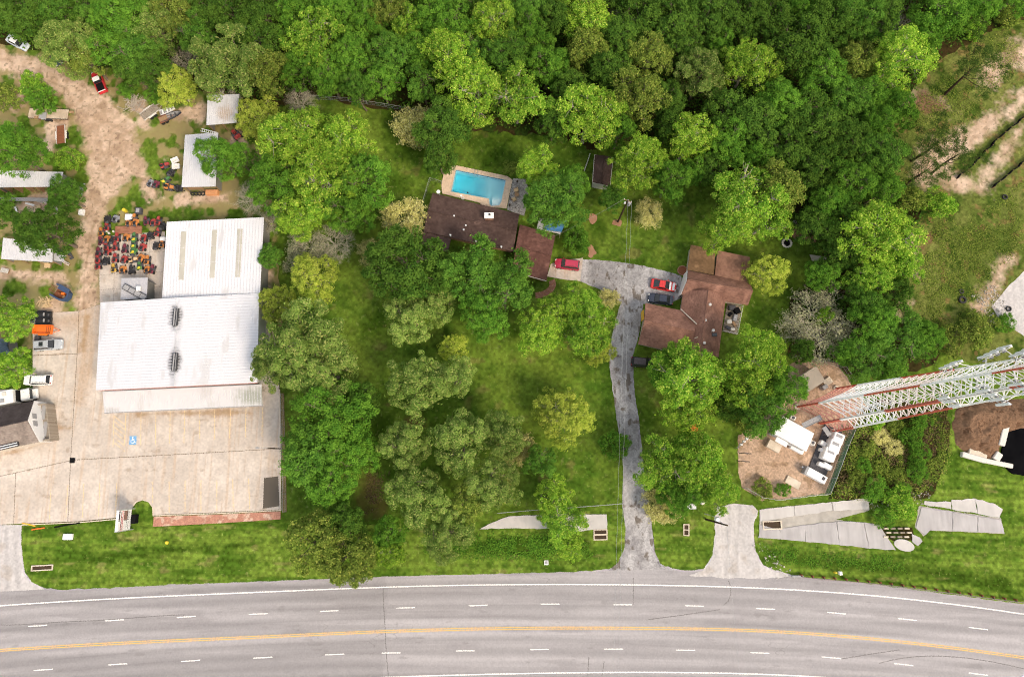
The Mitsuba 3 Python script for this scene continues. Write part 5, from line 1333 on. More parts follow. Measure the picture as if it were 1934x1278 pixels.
for i, (x, y, mt) in enumerate(((-.6, -.2, 'rust'), (.1, .1, 'orange_metal'), (.7, -.3, 'wood'))):
    mesh('scrap_block', bb(0, 0, .5, .6, .45, .5, .08), mt, None, at=at @ turn((x, y, 0), .5 * i), label=('rusty scrap block at the open end of the blue bin', 'orange scrap block in the middle of the blue bin', 'wooden scrap block at the round end of the blue bin')[i], cat='scrap')
k = thing('timber_heap', 'loose heap of fresh yellow timber offcuts beside the blue bin', 'timber heap')
for i in range(26):
    o = G(86 + rng.normal() * 6, 573 + rng.normal() * 5, .12 + .05 * (i % 6))
    mesh('offcut', bx(0, 0, 0, rng.uniform(.7, 1.5), .13, .09), 'pale_wood', k, at=turn(o, rng.uniform(0, 3.1)))
k = thing('brush_heap', 'grey heap of cut branches beside the dirt track', 'brush heap')
for i in range(60):
    o = G(253 + rng.normal() * 9, 197 + rng.normal() * 7, .1 + .5 * rng.random())
    a = rng.uniform(0, 6.28)
    e = np.array([math.cos(a), math.sin(a), rng.uniform(-.1, .25)]) * rng.uniform(.6, 1.3)
    mesh('stick', tube([o - e, o + rng.normal(size=3) * .1, o + e], [.06, .05, .025], 4), 'pale_bark', k)


# ---- ride-on mowers and yard tractors: one of each kind, then a copy per machine the photograph shows
COL = {'r': ('red', (.36, .05, .045)), 'o': ('orange', (.52, .20, .05)), 'g': ('green', (.07, .19, .06)), 'k': ('black', (.03, .028, .03)), 'p': ('maroon', (.17, .03, .05)), 'y': ('yellow', (.54, .34, .06)), 't': ('tan', (.62, .42, .24)), 'w': ('white', (.74, .72, .68)), 's': ('grey', (.26, .27, .30))}
for c, (n, rgb) in COL.items():
    gloss(f'mower_{n}', rgb, .5)
gloss('seat_yellow', (.68, .55, .04), .6); gloss('seat_black', (.02, .02, .022), .6); gloss('seat_red', (.40, .05, .05), .6)
TR = {  # tractor type: nose along +x
    'hood': (hull([(.15, s * .27, z) for s in (-1, 1) for z in (.45, .78)] + [(.80, s * .22, z) for s in (-1, 1) for z in (.45, .68)] + [(.95, s * .16, .5) for s in (-1, 1)]), 0),
    'fender': (bb(-.48, 0, .60, .66, .98, .10, .05), 0), 'mower_deck': (bb(.10, 0, .22, .85, 1.22, .14, .06), 'dark_grey'), 'footrest': (bb(.0, 0, .42, .5, .86, .06, .02), 'dark_grey'),
    'seat': (bb(-.48, 0, .74, .44, .46, .16, .06), 1), 'backrest': (bb(-.70, 0, .94, .12, .44, .36, .05), 1)}
ZT = {  # zero-turn type
    'chassis': (bb(-.1, 0, .44, 1.5, .62, .16, .05), 0), 'engine': (bb(-.72, 0, .68, .46, .52, .36, .08), 'dark_grey'), 'mower_deck': (bb(.18, 0, .24, .80, 1.34, .16, .07), 0), 'fender': (bb(-.35, 0, .62, .55, 1.06, .10, .05), 0),
    'seat': (bb(-.20, 0, .74, .46, .48, .16, .06), 1), 'backrest': (bb(-.44, 0, .94, .12, .46, .38, .05), 1)}
PLY = {}


def part_ply(key, m, mat):
    if (key, mat) not in PLY:
        PLY[key, mat] = mikit.ply(m, mat)
    return PLY[key, mat]


steer = trimesh.creation.torus(.17, .025, 14, 6)
steer.apply_transform(trimesh.transformations.rotation_matrix(-.5, [0, 1, 0])); steer.apply_translation((-.02, 0, .90))


def mower(label, u, v, deg, col, kind='t', seat='seat_black', z=.085, s=1.0, group='mowers on the pad behind the shop'):
    k = thing('riding_mower', label, 'riding mower', group)
    at = frame(u, v, deg, z) @ np.diag([s, s, s, 1.0])
    body = f'mower_{COL[col][0]}'
    for n, (m, mt) in (TR if kind == 't' else ZT).items():
        mt = body if mt == 0 else seat if mt == 1 else mt
        put(n, part_ply((kind, n), m, mt), k, at=at)
    W = [(-.55, .46, .28, .26), (.62, .40, .20, .16)] if kind == 't' else [(-.45, .52, .28, .26), (.80, .42, .13, .10)]
    for x, y, r, w in W:
        for q in (-1, 1):
            put('wheel', part_ply((kind, 'w', x, q), wheel(x, q * y, r, r, w, 12), 'rubber'), k, at=at)
    if kind == 't':
        put('steering_wheel', part_ply('steer', steer, 'black'), k, at=at)
    else:
        for q in (-1, 1):
            put('lever', part_ply(('lever', q), tube([(.05, q * .3, .6), (.12, q * .3, 1.0), (.1, q * .08, 1.05)], .025, 4), 'black'), k, at=at)
    return k


ROWS_M = [
    ('behind the timber deck', [(300, 300, 'k', 'z', 100), (430, 290, 's', 'z', 80), (295, 420, 'r', 't', 90), (205, 505, 'o', 't', 95), (720, 285, 'o', 't', 70), (640, 352, 'o', 'z', 90), (745, 350, 'o', 'z', 90), (925, 330, 'p', 't', 100), (1040, 350, 'r', 'z', 90), (1120, 330, 'r', 't', 80), (1195, 410, 'k', 'z', 60)]),
    ('in the first row below the timber deck', [(200, 645, 'p', 't', 100), (290, 618, 'o', 'z', 90), (375, 630, 'k', 'z', 85), (455, 595, 'r', 't', 85), (600, 590, 'o', 'z', 90), (735, 590, 'g', 't', 90), (885, 600, 'r', 'z', 80), (990, 560, 'k', 'z', 85), (1110, 510, 'r', 't', 70), (1180, 690, 'o', 't', 85)]),
    ('in the second row below the timber deck', [(285, 730, 'r', 't', 95), (300, 815, 'r', 'z', 80), (430, 740, 'r', 't', 90), (580, 775, 'p', 't', 85), (725, 695, 'g', 't', 90), (720, 815, 'g', 'z', 90), (865, 745, 'r', 'z', 75), (1085, 725, 'k', 'z', 90)]),
    ('in the third row below the timber deck', [(160, 825, 'p', 't', 90), (150, 935, 'r', 't', 92), (152, 1035, 'r', 't', 90), (275, 970, 'k', 'z', 88), (425, 925, 'r', 't', 85), (570, 940, 'r', 'z', 80), (720, 945, 't', 't', 10), (840, 915, 'o', 'z', 75), (940, 955, 'o', 't', 80)]),
    ('in the row nearest the grey annex', [(405, 1085, 'y', 't', 95), (545, 1105, 'o', 'z', 95), (690, 1110, 'k', 't', 92), (820, 1045, 'g', 't', 92), (940, 1105, 'o', 'z', 90), (1015, 1105, 'p', 't', 70)])]
for where, row in ROWS_M:
    seen = {}
    for x, y, c, kd, a in sorted(row):
        n = COL[c][0]
        i = seen.get(n, 0)
        seen[n] = i + 1
        only = sum(r[2] == c for r in row) == 1
        mower(f'{n} riding mower {where}' if only else f'{n} riding mower, {ORD[i]} {n} one from the left {where}'.replace('in the ', '').replace('riding mower, ', 'mower, '), 170 + x / 8.52, 380 + y / 8.52, a, c, kd, 'seat_yellow' if c == 'g' else 'seat_black', .085 if y > 540 else .07)
for u, v, a, c, kd, where in ((313, 314, 20, 'r', 't', 'at the white carts by the long shed'), (325, 327, 60, 'k', 'z', 'just below the white carts'), (316, 342, 40, 'g', 't', 'near the long shed'), (323, 355, -10, 'o', 't', 'at the long shed corner'), (341, 357, 0, 'k', 'z', 'touching the long shed corner'), (287, 347, 70, 's', 'z', 'furthest out before the long shed'), (296, 349, 80, 'p', 'z', 'beside the grey one before the long shed')):
    mower(f'{COL[c][0]} riding mower {where}', u, v, a, c, kd, 'seat_yellow' if c == 'g' else 'seat_black', .02, 1.15 if c == 'o' else 1.0, 'mowers before the long shed')
mower('red yard tractor under the yellow green tree beside the metal sheds', 448, 257, 130, 'r', 't', 'seat_red', .02, 1.3, None)
for i, (u, v, a) in enumerate(((333, 305, 25), (335, 316.5, 5))):
    k = thing('garden_cart', f'white garden cart, {("upper", "lower")[i]} one at the long shed', 'cart')
    at = frame(u, v, a, .02)
    mesh('tray', slab(Polygon([(-.7, -.5), (.7, -.45), (.7, .45), (-.7, .5)]).difference(Polygon([(-.6, -.4), (.6, -.36), (.6, .36), (-.6, .4)])), .35, .75), 'white', k, at=at)
    mesh('tray_floor', bx(0, 0, .36, 1.25, .85, .05), 'offwhite', k, at=at)
    for q in (-1, 1):
        mesh('wheel', wheel(-.2, q * .55, .22, .22, .12), 'rubber', k, at=at)
    mesh('handle', tube([(.7, 0, .4), (1.25, 0, .5)], .03, 4), 'dark_grey', k, at=at)
# the reddish timber deck among the mowers, and the odd boxes round it
k = thing('timber_deck', 'long reddish brown timber deck among the mowers', 'timber deck')
matt('red_wood', lambda p, n, uv: mix((.27, .12, .075), (.40, .20, .13), noise(p.x * 1.2, p.y * 6, 3)))
q = [G(170 + x / 8.52, 380 + y / 8.52, .5) for x, y in ((405, 400), (830, 395), (822, 520), (402, 525))]
for i in range(7):
    a, b = i / 7 + .01, (i + 1) / 7 - .01
    c = [q[0] + (q[3] - q[0]) * a, q[1] + (q[2] - q[1]) * a, q[1] + (q[2] - q[1]) * b, q[0] + (q[3] - q[0]) * b]
    mesh('plank', quad_slab(c, .08), 'red_wood', k)
for t_ in (.04, .5, .96):
    c = q[0] + (q[1] - q[0]) * t_, q[3] + (q[2] - q[3]) * t_
    mesh('beam', hull([x + [s, 0, z] for x in c for s in (-.12, .12) for z in (-.42, -.085)]), 'wood', k)
mesh('white_box', bb(*G(170 + 635 / 8.52, 380 + 262 / 8.52, .5), 1.35, 1.15, .8, .06), 'white', None, label='big white box behind the timber deck among the mowers', cat='box')
mesh('white_box', bb(*G(170 + 1178 / 8.52, 380 + 612 / 8.52, .5), .95, .75, .7, .06), 'white', None, label='white box against the rear shop wall by the mowers', cat='box')
k = thing('steel_bin', 'dark square bin with a grey lid above the mower pad', 'bin')
o = G(170 + 808 / 8.52, 380 + 175 / 8.52, 0)
mesh('bin_body', bb(o[0], o[1], .45, 1.1, 1.2, .9, .06), 'dark_grey', k); mesh('lid', bb(o[0], o[1], .93, .62, .8, .06, .02), 'grey', k)
mesh('yellow_drum', cyl((*G(238, 399, 0)[:2], .02), (*G(238, 399, 0)[:2], .85), .32, n=16), 'seat_yellow', None, label='yellow drum on the grass above the white box', cat='drum')
for i, (x, y) in enumerate(((285, 490), (320, 525), (392, 495))):
    o = G(170 + x / 8.52, 380 + y / 8.52, 0)
    mesh('white_bucket', cyl((o[0], o[1], .07), (o[0], o[1], .42), .17, .2, 12), 'offwhite', None, label=f'small white bucket, {ORD[i]} from the left at the timber deck end', cat='bucket')
# ---------------------------------------------------------------- the lattice mast and its compound
gloss('mast_red', (.50, .10, .06), .5); gloss('mast_pink', (.60, .27, .22), .55); gloss('mast_rose', (.82, .72, .68), .55); gloss('mast_white', (.86, .86, .85), .5)
mast = thing('lattice_mast', 'tall red and white three-legged lattice mast rising from the gravel compound', 'mast')
LEG0 = [G(1505, 768), G(1572, 815), G(1579, 733.5)]
CEN = sum(LEG0) / 3
BAND = [0, 7.8, 21.5, 34.5, 47, 60, 66]


def leg_at(i, z):
    k = 1 - .0103 * z
    p = CEN + (LEG0[i] - CEN) * k
    return np.array([p[0], p[1], z + .3])


for i in range(3):
    o = LEG0[i]
    mesh('footing', cyl((o[0], o[1], .0), (o[0], o[1], .32), .55, n=16), 'kerb_concrete', mast)
    for j in range(6):
        mesh('leg', tube([leg_at(i, BAND[j]), leg_at(i, BAND[j + 1])], .17 - .016 * j, 8), 'mast_red' if j % 2 == 0 else 'mast_white', mast)
n_bay, step = 33, 2.0
for j in range(n_bay):
    z0, z1 = j * step, (j + 1) * step
    mt = 'mast_pink' if z0 < 7.5 else 'mast_rose' if 21.5 <= z0 < 34.5 or 47 <= z0 < 60 else 'mast_white'
    for i in range(3):
        a0, b0, a1, b1 = leg_at(i, z0), leg_at((i + 1) % 3, z0), leg_at(i, z1), leg_at((i + 1) % 3, z1)
        m0 = (a0 + b0) / 2
        m1 = (a1 + b1) / 2
        mesh('brace', [tube([a0, m1], .072, 4), tube([b0, m1], .072, 4)], mt, mast)
        mesh('cross_member', tube([a1, b1], .06, 4), mt, mast)
        mesh('plan_brace', tube([m1, (leg_at((i + 1) % 3, z1) + leg_at((i + 2) % 3, z1)) / 2], .045, 4), 'mast_white' if z0 > 7.5 else mt, mast)
# cable ladder up the face towards the hut
A, B = (leg_at(0, 0) + leg_at(1, 0) * 2) / 3, None
for j in range(6):
    p = [(leg_at(0, z) * .36 + leg_at(1, z) * .64) + np.array([-.12, -.16, 0]) for z in (BAND[j], BAND[j + 1])]
    mesh('cable_ladder', hull([x + np.array([s, -s * .5, 0]) + np.array([d * .4, d, 0]) * .09 for x in p for s in (-.22, .22) for d in (-1, 1)]), 'mast_red' if j % 2 == 0 else 'mast_white', mast)
p = [(leg_at(0, z) * .42 + leg_at(1, z) * .58) + np.array([-.3, -.4, 0]) for z in (0.5, 65)]
mesh('cable', tube(p, .035, 5), 'dark_grey', mast)
# sector antennas on stand-off frames
gloss('antenna_white', (.72, .74, .77), .4)


def antenna_head(z, arm, spread, n=4, size=(.35, .22, 2.2)):
    for i in range(3):
        a, b = leg_at(i, z), leg_at((i + 1) % 3, z)
        mid, t = (a + b) / 2, unit(b - a)
        out = unit(mid - np.array([CEN[0], CEN[1], mid[2]]))
        o = mid + out * arm
        for s in (-1, 1):
            mesh('stand_off', tube([a if s < 0 else b, o + t * s * spread * .35], .05, 5), 'mast_white', mast)
        for dz in (-.7, .7):
            mesh('mount_pipe', tube([o - t * spread / 2 + [0, 0, dz], o + t * spread / 2 + [0, 0, dz]], .05, 5), 'steel', mast)
        for k in range(n):
            q = o + t * spread * ((k + .5) / n - .5) + out * .22
            ang = math.atan2(t[1], t[0])
            mesh('antenna_panel', bb(0, 0, 0, size[0], size[1], size[2], .06), 'antenna_white', mast, at=turn(q, ang))
            mesh('radio_unit', bb(0, 0, 0, .3, .22, .5, .04), 'grey', mast, at=turn(q - out * .5 + [0, 0, -.3], ang))


antenna_head(38, 1.1, 2.4, 3); antenna_head(46, 1.6, 3.4, 4); antenna_head(50, 1.0, 2.4, 3); antenna_head(54, 1.6, 3.4, 4)

hut = thing('equipment_hut', 'white flat roofed equipment hut in the gravel compound', 'hut')
c = [P3(1479, 785.5, 3.0), P3(1538, 818, 3.0), P3(1523, 852.5, 3.0), P3(1461, 818.5, 3.0)]
mesh('roof', quad_slab(c, .18), 'white', hut)
walls(c, .04, 2.8, .12, 'white_wall', hut)
for u, v in ((1495, 789), (1532, 836), (1465, 796), (1462, 802)):
    o = P3(u, v, 1.6)
    ang = math.atan2(*(c[1] - c[0])[[1, 0]])
    ac = mesh('air_conditioner', bb(0, 0, 0, .95, .75, 1.5, .06), 'offwhite', hut, at=turn(o, ang))
    mesh('fan_grille', cyl((0, 0, .76), (0, 0, .79), .28, n=14), 'dark_grey', ac, at=turn(o, ang))
ang = math.atan2(*(c[1] - c[0])[[1, 0]])
mesh('door_hood', bb(0, 0, 0, 2.2, .9, .15, .03), 'white', hut, at=turn(P3(1476, 834, 2.4), ang))
mesh('step', bb(0, 0, 0, 2.4, 1.5, .9, .05), 'kerb_concrete', hut, at=turn(P3(1461, 842, .5), ang))
k = thing('utility_cabinet', 'low white cabinet and duct at the front wall of the white hut', 'cabinet')
mesh('box', bb(0, 0, .5, 2.4, .9, .9, .06), 'white', k, at=turn(G(1502, 848), ang)); mesh('duct', bb(-1.5, .1, .6, .9, .5, .6, .05), 'steel', k, at=turn(G(1502, 848), ang))
bg = thing('beige_hut', 'beige roofed hut at the upper end of the gravel compound', 'hut')
c = [P3(1508, 713, 2.7), P3(1541, 690.5, 2.7), P3(1559, 719, 2.7), P3(1517, 746, 2.7)]
matt('beige_roof', (.44, .38, .31))
mesh('roof', quad_slab(c, .15), 'beige_roof', bg); walls(c, .04, 2.54, .12, 'cream_wall', bg)
mesh('step', bb(0, 0, 0, 1.6, 1.2, .4, .04), 'kerb_concrete', bg, at=turn(G(1563, 720, .3), .6))
mesh('wall_cabinet', bb(0, 0, 0, .9, .7, 1.3, .04), 'grey', bg, at=turn(P3(1556, 731, .8), .6))
tray = thing('cable_bridge', 'grey cable bridge from the white hut to the mast', 'cable bridge')
A, B = P3(1516, 804, 2.7), P3(1551, 787, 2.7)
t = unit(B - A); nn = np.array([-t[1], t[0], 0]) * .45
mesh('deck', quad_slab([A - nn, A + nn, B + nn, B - nn], .06), 'grey', tray)
for s in (-1, 1):
    mesh('side_rail', tube([A + nn * s + [0, 0, .05], B + nn * s + [0, 0, .05]], .05, 4), 'steel', tray)
for q in (.15, .85):
    o = A + (B - A) * q
    mesh('bridge_post', tube([(o[0], o[1], 0), o], .06, 5), 'steel', tray)
tray = thing('cable_bridge', 'grey cable bridge from the generators to the mast', 'cable bridge')
A, B = P3(1556, 806, 2.7), P3(1567, 822, 2.7)
t = unit(B - A); nn = np.array([-t[1], t[0], 0]) * .4
mesh('deck', quad_slab([A - nn, A + nn, B + nn, B - nn], .06), 'grey', tray)
for q in (.15, .85):
    o = A + (B - A) * q
    mesh('bridge_post', tube([(o[0], o[1], 0), o], .06, 5), 'steel', tray)
ga = math.radians(-63)
at = lambda u, v, z=.04: frame(u, v, -63, z)  # noqa: E731
pad = mesh('generator_pad', bb(0, 0, .12, 9.0, 3.2, .24, .03), 'dark_grey', None, at=frame(1557, 852, 70, .04), label='dark steel platform under the white generators', cat='platform')
for i, (u, v, L, W, Hh, n) in enumerate(((1573.5, 828, 1.9, 1.9, 1.9, 'top'), (1566.5, 843, 2.2, 2.0, 1.9, 'middle'), (1558, 858, 2.2, 2.1, 1.8, 'lower'))):
    k = thing('generator', f'white generator box, {n} one of the row beside the green fence', 'generator')
    mesh('housing', bb(0, 0, Hh / 2 + .25, L, W, Hh, .12), 'white', k, at=frame(u, v, 70, .04))
    mesh('vent', bb(L * .2, 0, Hh + .26, .5, W * .6, .05, .02), 'grey', k, at=frame(u, v, 70, .04))
    mesh('skid', bb(0, 0, .3, L * 1.05, W * .9, .12, .02), 'dark_grey', k, at=frame(u, v, 70, .04))
for i, (u, v, a, b) in enumerate(((1550, 837, 1.1, .8), (1547, 849, .6, .6), (1547, 877, 1.2, .7), (1558, 880, 1.6, .9))):
    mesh('meter_cabinet', bb(0, 0, .6, a, b, 1.2, .1), 'white', None, at=frame(u, v, 150, .05), label=('white meter cabinet left of the middle generator', 'tiny white cabinet left of the lower generator', 'white cabinet below the generators, left', 'rounded white cabinet below the generators, right')[i], cat='cabinet')
k = thing('outdoor_cabinet', 'long white cabinet lying across the lower end of the compound', 'cabinet')
at_ = frame(1534, 896.5, -29, .04)
mesh('housing', bb(0, 0, .85, 3.9, 1.35, 1.5, .08), 'white', k, at=at_); mesh('end_panel', bb(-1.75, 0, .86, .5, 1.37, 1.52, .04), 'grey', k, at=at_); mesh('vent', bb(1.35, .1, 1.62, .5, .6, .04, .01), 'dark_grey', k, at=at_)
mesh('valve', cyl((-2.4, .2, 0), (-2.4, .2, 1.0), .16, n=10), 'steel', k, at=at_)
mesh('concrete_pad', bb(0, 0, .14, 2.6, 1.35, .28, .03), 'kerb_concrete', None, at=frame(1497, 910.5, -29, .03), label='low concrete pad in the weeds inside the compound', cat='slab')
for i, (u, v) in enumerate(((1403, 855.5), (1400, 870.5))):
    k = thing('service_frame', f'dark two post service frame, {("upper", "lower")[i]} one at the gravel edge', 'frame')
    o = G(u - 6, v, 0)
    mesh('post', tube([(o[0], o[1], 0), (o[0] + .1, o[1], 2.6)], .07, 5), 'dark_grey', k)
    mesh('rail', tube([(o[0] + .1, o[1], 2.5), (o[0] + 1.2, o[1] - .1, 2.5)], .06, 4), 'dark_grey', k); mesh('post', tube([(o[0] + 1.2, o[1] - .1, 0), (o[0] + 1.2, o[1] - .1, 2.5)], .06, 5), 'dark_grey', k)
k = thing('meter_rack', 'metal rack with white meter boxes at the gravel edge', 'meter rack')
A, B = G(1394, 846, 1.7), G(1413, 826, 1.7)
for q in (0, .5, 1):
    o = A + (B - A) * q
    mesh('post', tube([(o[0], o[1], 0), o], .06, 5), 'steel', k)
for z in (.8, 1.65):
    mesh('rail', tube([A * [1, 1, 0] + [0, 0, z], B * [1, 1, 0] + [0, 0, z]], .045, 4), 'steel', k)
for q in (.35, .65, .9):
    o = A + (B - A) * q
    mesh('meter_box', bb(o[0], o[1], 1.35, .45, .35, .6, .04), 'white', k)


# ---------------------------------------------------------------- fences, guard rail, poles
def fence(label, px, H, mat, every=3.0, mesh_mat='steel', wires=3, cat='fence', slats=None):
    """A wire fence: a post each few metres, a top rail from post to post, strands and a woven fabric of thin wire between."""
    k = thing('wire_fence', label, cat)
    pts = [G(u, v) for u, v in px]
    L = LineString([tuple(p[:2]) for p in pts])
    n = max(2, int(round(L.length / every)) + 1)
    pp = [np.array([*L.interpolate(i / (n - 1), normalized=True).coords[0], 0]) for i in range(n)]
    for p in pp:
        mesh('post', tube([p, p + [0, 0, H]], .045, 6), mat, k)
    for a, b in zip(pp[:-1], pp[1:]):
        mesh('top_rail', tube([a + [0, 0, H - .03], b + [0, 0, H - .03]], .028, 5), mat, k)
    fab = []
    for a, b in zip(pp[:-1], pp[1:]):
        d = np.linalg.norm(b - a)
        m = max(2, int(d / .35))
        for i in range(m):
            p, q = a + (b - a) * i / m, a + (b - a) * min(1, (i + H * .9 / (d / m) * .35) / m)
            fab.append(tube([p + [0, 0, .08], q + [0, 0, H - .06]], .008, 3, False)); fab.append(tube([q + [0, 0, .08], p + [0, 0, H - .06]], .008, 3, False))
        for w in range(wires):
            z = .1 + (H - .2) * w / max(1, wires - 1)
            fab.append(tube([a + [0, 0, z], b + [0, 0, z]], .010, 3, False))
    mesh('wire_fabric', fab, mesh_mat, k, kind='stuff')
    if slats:
        sl = []
        for a, b in zip(pp[:-1], pp[1:]):
            d = np.linalg.norm(b - a)
            t = (b - a) / d
            for i in range(int(d / .12)):
                o = a + t * (i + .5) * .12
                sl.append(hull([o + t * s + [0, 0, z] for s in (-.045, .045) for z in (.1, H - .1)] + [o + np.array([-t[1], t[0], 0]) * .012 + t * s + [0, 0, z] for s in (-.045, .045) for z in (.1, H - .1)]))
        mesh('privacy_slat', sl, slats, k, kind='stuff')


gloss('green_slat', (.06, .17, .10), .5); gloss('galvanised', (.42, .43, .44), .45, .3)
fence('green slatted fence along the scrub side of the compound', [(1604, 812), (1590, 845), (1572, 895), (1557, 932)], 2.4, 'galvanised', 3.0, slats='green_slat')
fence('bare wire fence along the road side of the compound', [(1557, 932), (1530, 934), (1480, 941), (1447, 945), (1430, 937), (1404, 921)], 2.4, 'galvanised')
fence('wire fence round the upper end of the compound', [(1493, 676), (1530, 680), (1578, 687), (1592, 700), (1605, 722)], 2.4, 'galvanised')
fence('wire fence behind the lawn at the edge of the wood', [(590, 187), (660, 192), (750, 206), (830, 222)], 1.4, 'galvanised', 3.5)
fence('wire fence along the right edge of the car park', [(536, 745), (537.5, 830), (540.5, 965)], 1.8, 'galvanised')
fence('wire fence across the front lawn above the culvert', [(940, 968), (1010, 962), (1100, 956), (1176, 950)], 1.2, 'galvanised', 4)
fence('wire fence left of the pool by the dark roof', [(835, 348), (813, 341), (800, 385)], 1.5, 'galvanised', 2.5)
fence('wire fence at the wood edge behind the extension', [(1320, 320), (1345, 335), (1365, 345)], 1.3, 'galvanised')
fence('sagging wire fence beside the fire ring', [(1496, 420), (1530, 438), (1562, 455)], 1.1, 'galvanised')
fence('short wire fence left of the gravel drive mouth', [(1280, 944), (1318, 941), (1327, 925)], 1.2, 'galvanised', 3)
for i, (px, lb) in enumerate((([(1945, 212), (1880, 265), (1830, 318), (1805, 337)], 'black silt fence across the cleared field, upper'), ([(1945, 295), (1915, 320), (1872, 355)], 'black silt fence at the right edge of the field, lower'))):
    k = thing('silt_fence', lb, 'silt fence')
    L = [G(u, v) for u, v in px]
    ln = LineString([tuple(p[:2]) for p in L]).segmentize(1.0)
    q = np.array(ln.coords)
    q = q + np.column_stack([.12 * np.sin(np.arange(len(q)) * 1.7), .12 * np.cos(np.arange(len(q)) * 2.3)])
    mesh('fabric', slab(LineString(q).buffer(.09, cap_style=2), .02, .75), 'black', k)
    for j in range(0, len(q), 2):
        mesh('stake', bx(q[j][0], q[j][1], .45, .1, .1, .9), 'wood', k)
gr = thing('guard_rail', 'steel guard rail on dark posts along the bend of the road', 'guard rail')
GP = spline(G2([(1511, 1088), (1590, 1095.5), (1640, 1100), (1725, 1110), (1810, 1121), (1870, 1129), (1934, 1137), (2000, 1147)]), 200)
ln = LineString(GP)
gloss('rail_steel', (.30, .25, .22), .55, .4)
nP = int(ln.length / 1.905)
prev = None
for i in range(nP + 1):
    o = np.array(ln.interpolate(i * 1.905).coords[0])
    e = np.array(ln.interpolate(min(ln.length, i * 1.905 + .5)).coords[0]) - o
    t = e / (np.linalg.norm(e) + 1e-9)
    a = math.atan2(t[1], t[0])
    mesh('post', bb(0, .32, .40, .22, .26, .84, .02), 'rust', gr, at=turn((*o, .03), a))
    mesh('spacer', bb(0, .14, .60, .16, .20, .36, .02), 'dark_grey', gr, at=turn((*o, .03), a))
    if prev is not None:
        p, q = np.array([*prev, 0]), np.array([*o, 0])
        nn = np.array([-t[1], t[0], 0])
        mesh('beam', loft([[x + nn * d + [0, 0, z] for d, z in ((-.02, .52), (.05, .58), (-.02, .66), (.05, .74), (-.02, .82), (.01, .82), (.08, .74), (.01, .66), (.08, .58), (.01, .52))] for x in (p, q)]), 'rail_steel', gr)
    prev = o
mesh('end_anchor', bb(*np.array([*GP[0], .45]) + [-.6, .1, 0], 2.0, .35, .4, .05), 'grey', gr)


def pole(label, base, lean, H, r=.17):
    k = thing('utility_pole', label, 'utility pole')
    o = G(*base)
    top = o + np.array([lean[0], lean[1], H])
    mesh('shaft', tube([o, (o + top) / 2, top], [r, r * .86, r * .7], 10), 'dark_bark', k)
    return k, o, top


pk, po, pt = pole('dark wooden utility pole on the lawn beside the straw coloured tree', (1167, 419), (.05, -.1), 11.0)
mesh('transformer', cyl(pt + [.45, -.1, -2.0], pt + [.45, -.1, -.9], .28, n=14), 'grey', pk); mesh('cross_arm', tube([pt + [-.7, .3, -.3], pt + [.7, -.3, -.3]], .07, 4), 'wood', pk)
for s in (-.6, 0, .6):
    mesh('insulator', cyl(pt + [s, -s * .43, -.24], pt + [s, -s * .43, .05], .06, n=8), 'white', pk)
mesh('riser_box', bb(*(pt + [-.28, .1, -1.5]), .3, .25, .7, .04), 'white', pk)
pk2, po2, pt2 = pole('dark wooden utility pole at the gravel drive mouth', (1333, 980), (0, 0), 12.0)
mesh('transformer', cyl(pt2 + [-1.0, .75, -2.4], pt2 + [-1.0, .75, -1.3], .32, n=14), 'white', pk2); mesh('bracket', tube([pt2 + [0, 0, -1.8], pt2 + [-1.0, .75, -1.8]], .06, 5), 'grey', pk2)
mesh('cross_arm', tube([pt2 + [-2.0, 1.4, -5.5], pt2 + [-.2, .9, -3.5]], .06, 5), 'grey', pk2)
pk3, po3, pt3 = pole('lamp pole standing at the right edge of the car park', (531, 847), (0, 0), 7.0, .10)
mesh('lamp_arm', tube([pt3, pt3 + [-1.4, .0, .1]], .05, 5), 'grey', pk3); mesh('lamp_head', bb(*(pt3 + [-1.6, 0, .08]), .6, .3, .14, .04), 'grey', pk3)
# wires: strung from pole to pole, and out over the road
far_pole = G(1145, 1075) * [1, 1, 0] + np.array([-1.5, -34, 0])


def wire(a, b, sag, label, r=.015):
    t = np.linspace(0, 1, 24)[:, None]
    p = a * (1 - t) + b * t
    p[:, 2] -= (sag * 4 * t * (1 - t))[:, 0]
    mesh('power_line', tube(p, r, 4), 'galvanised', None, label=label, cat='power line')


wire(pt + [.6, -.26, .05], far_pole + [.4, 0, 12], 1.5, 'thin power line from the lawn pole down to the road, right strand')
wire(pt + [0, 0, .05], far_pole + [-.4, 0, 12], 1.6, 'thin power line from the lawn pole down to the road, left strand')
wire(pt + [-.6, .26, .0], g_b + [-.5, -.6, .9], .8, 'thin service line from the lawn pole to the garage roof')
wire(pt2 + [0, 0, -.2], pt2 + [2.5, -48, -.5], 1.4, 'thin power line crossing the road from the gravel drive pole')

# ---------------------------------------------------------------- pool and patio
mesh('pool_deck', slab(pxpoly([(848.7, 314.3), (863, 313.5), (958.5, 333.3), (968, 340.7), (956.4, 394.5), (906.8, 390), (907.8, 384), (835, 366), (833.9, 349), (838, 329), (846, 329)]).difference(POOL), .02, .16), matt('deck_concrete', lambda p, n, uv: mix((.60, .46, .34), (.72, .57, .43), fbm(p.x / 1.2, p.y / 1.2, 3)) * (.86 + .28 * noise(p.x * 5, p.y * 5, 1))), kind='structure')
pool = thing('swimming_pool', 'turquoise swimming pool with a pale deck behind the brown house', 'swimming pool')
mesh('coping', slab(POOL.buffer(.16, join_style=2).difference(POOL.buffer(-.02)), .165, .22), matt('coping_stone', (.66, .55, .44)), pool)


def plaster_fn(p, n, uv):
    return mix((.62, .76, .82), (.78, .86, .89), fbm(p.x / 1.5, p.y / 1.5, 2))


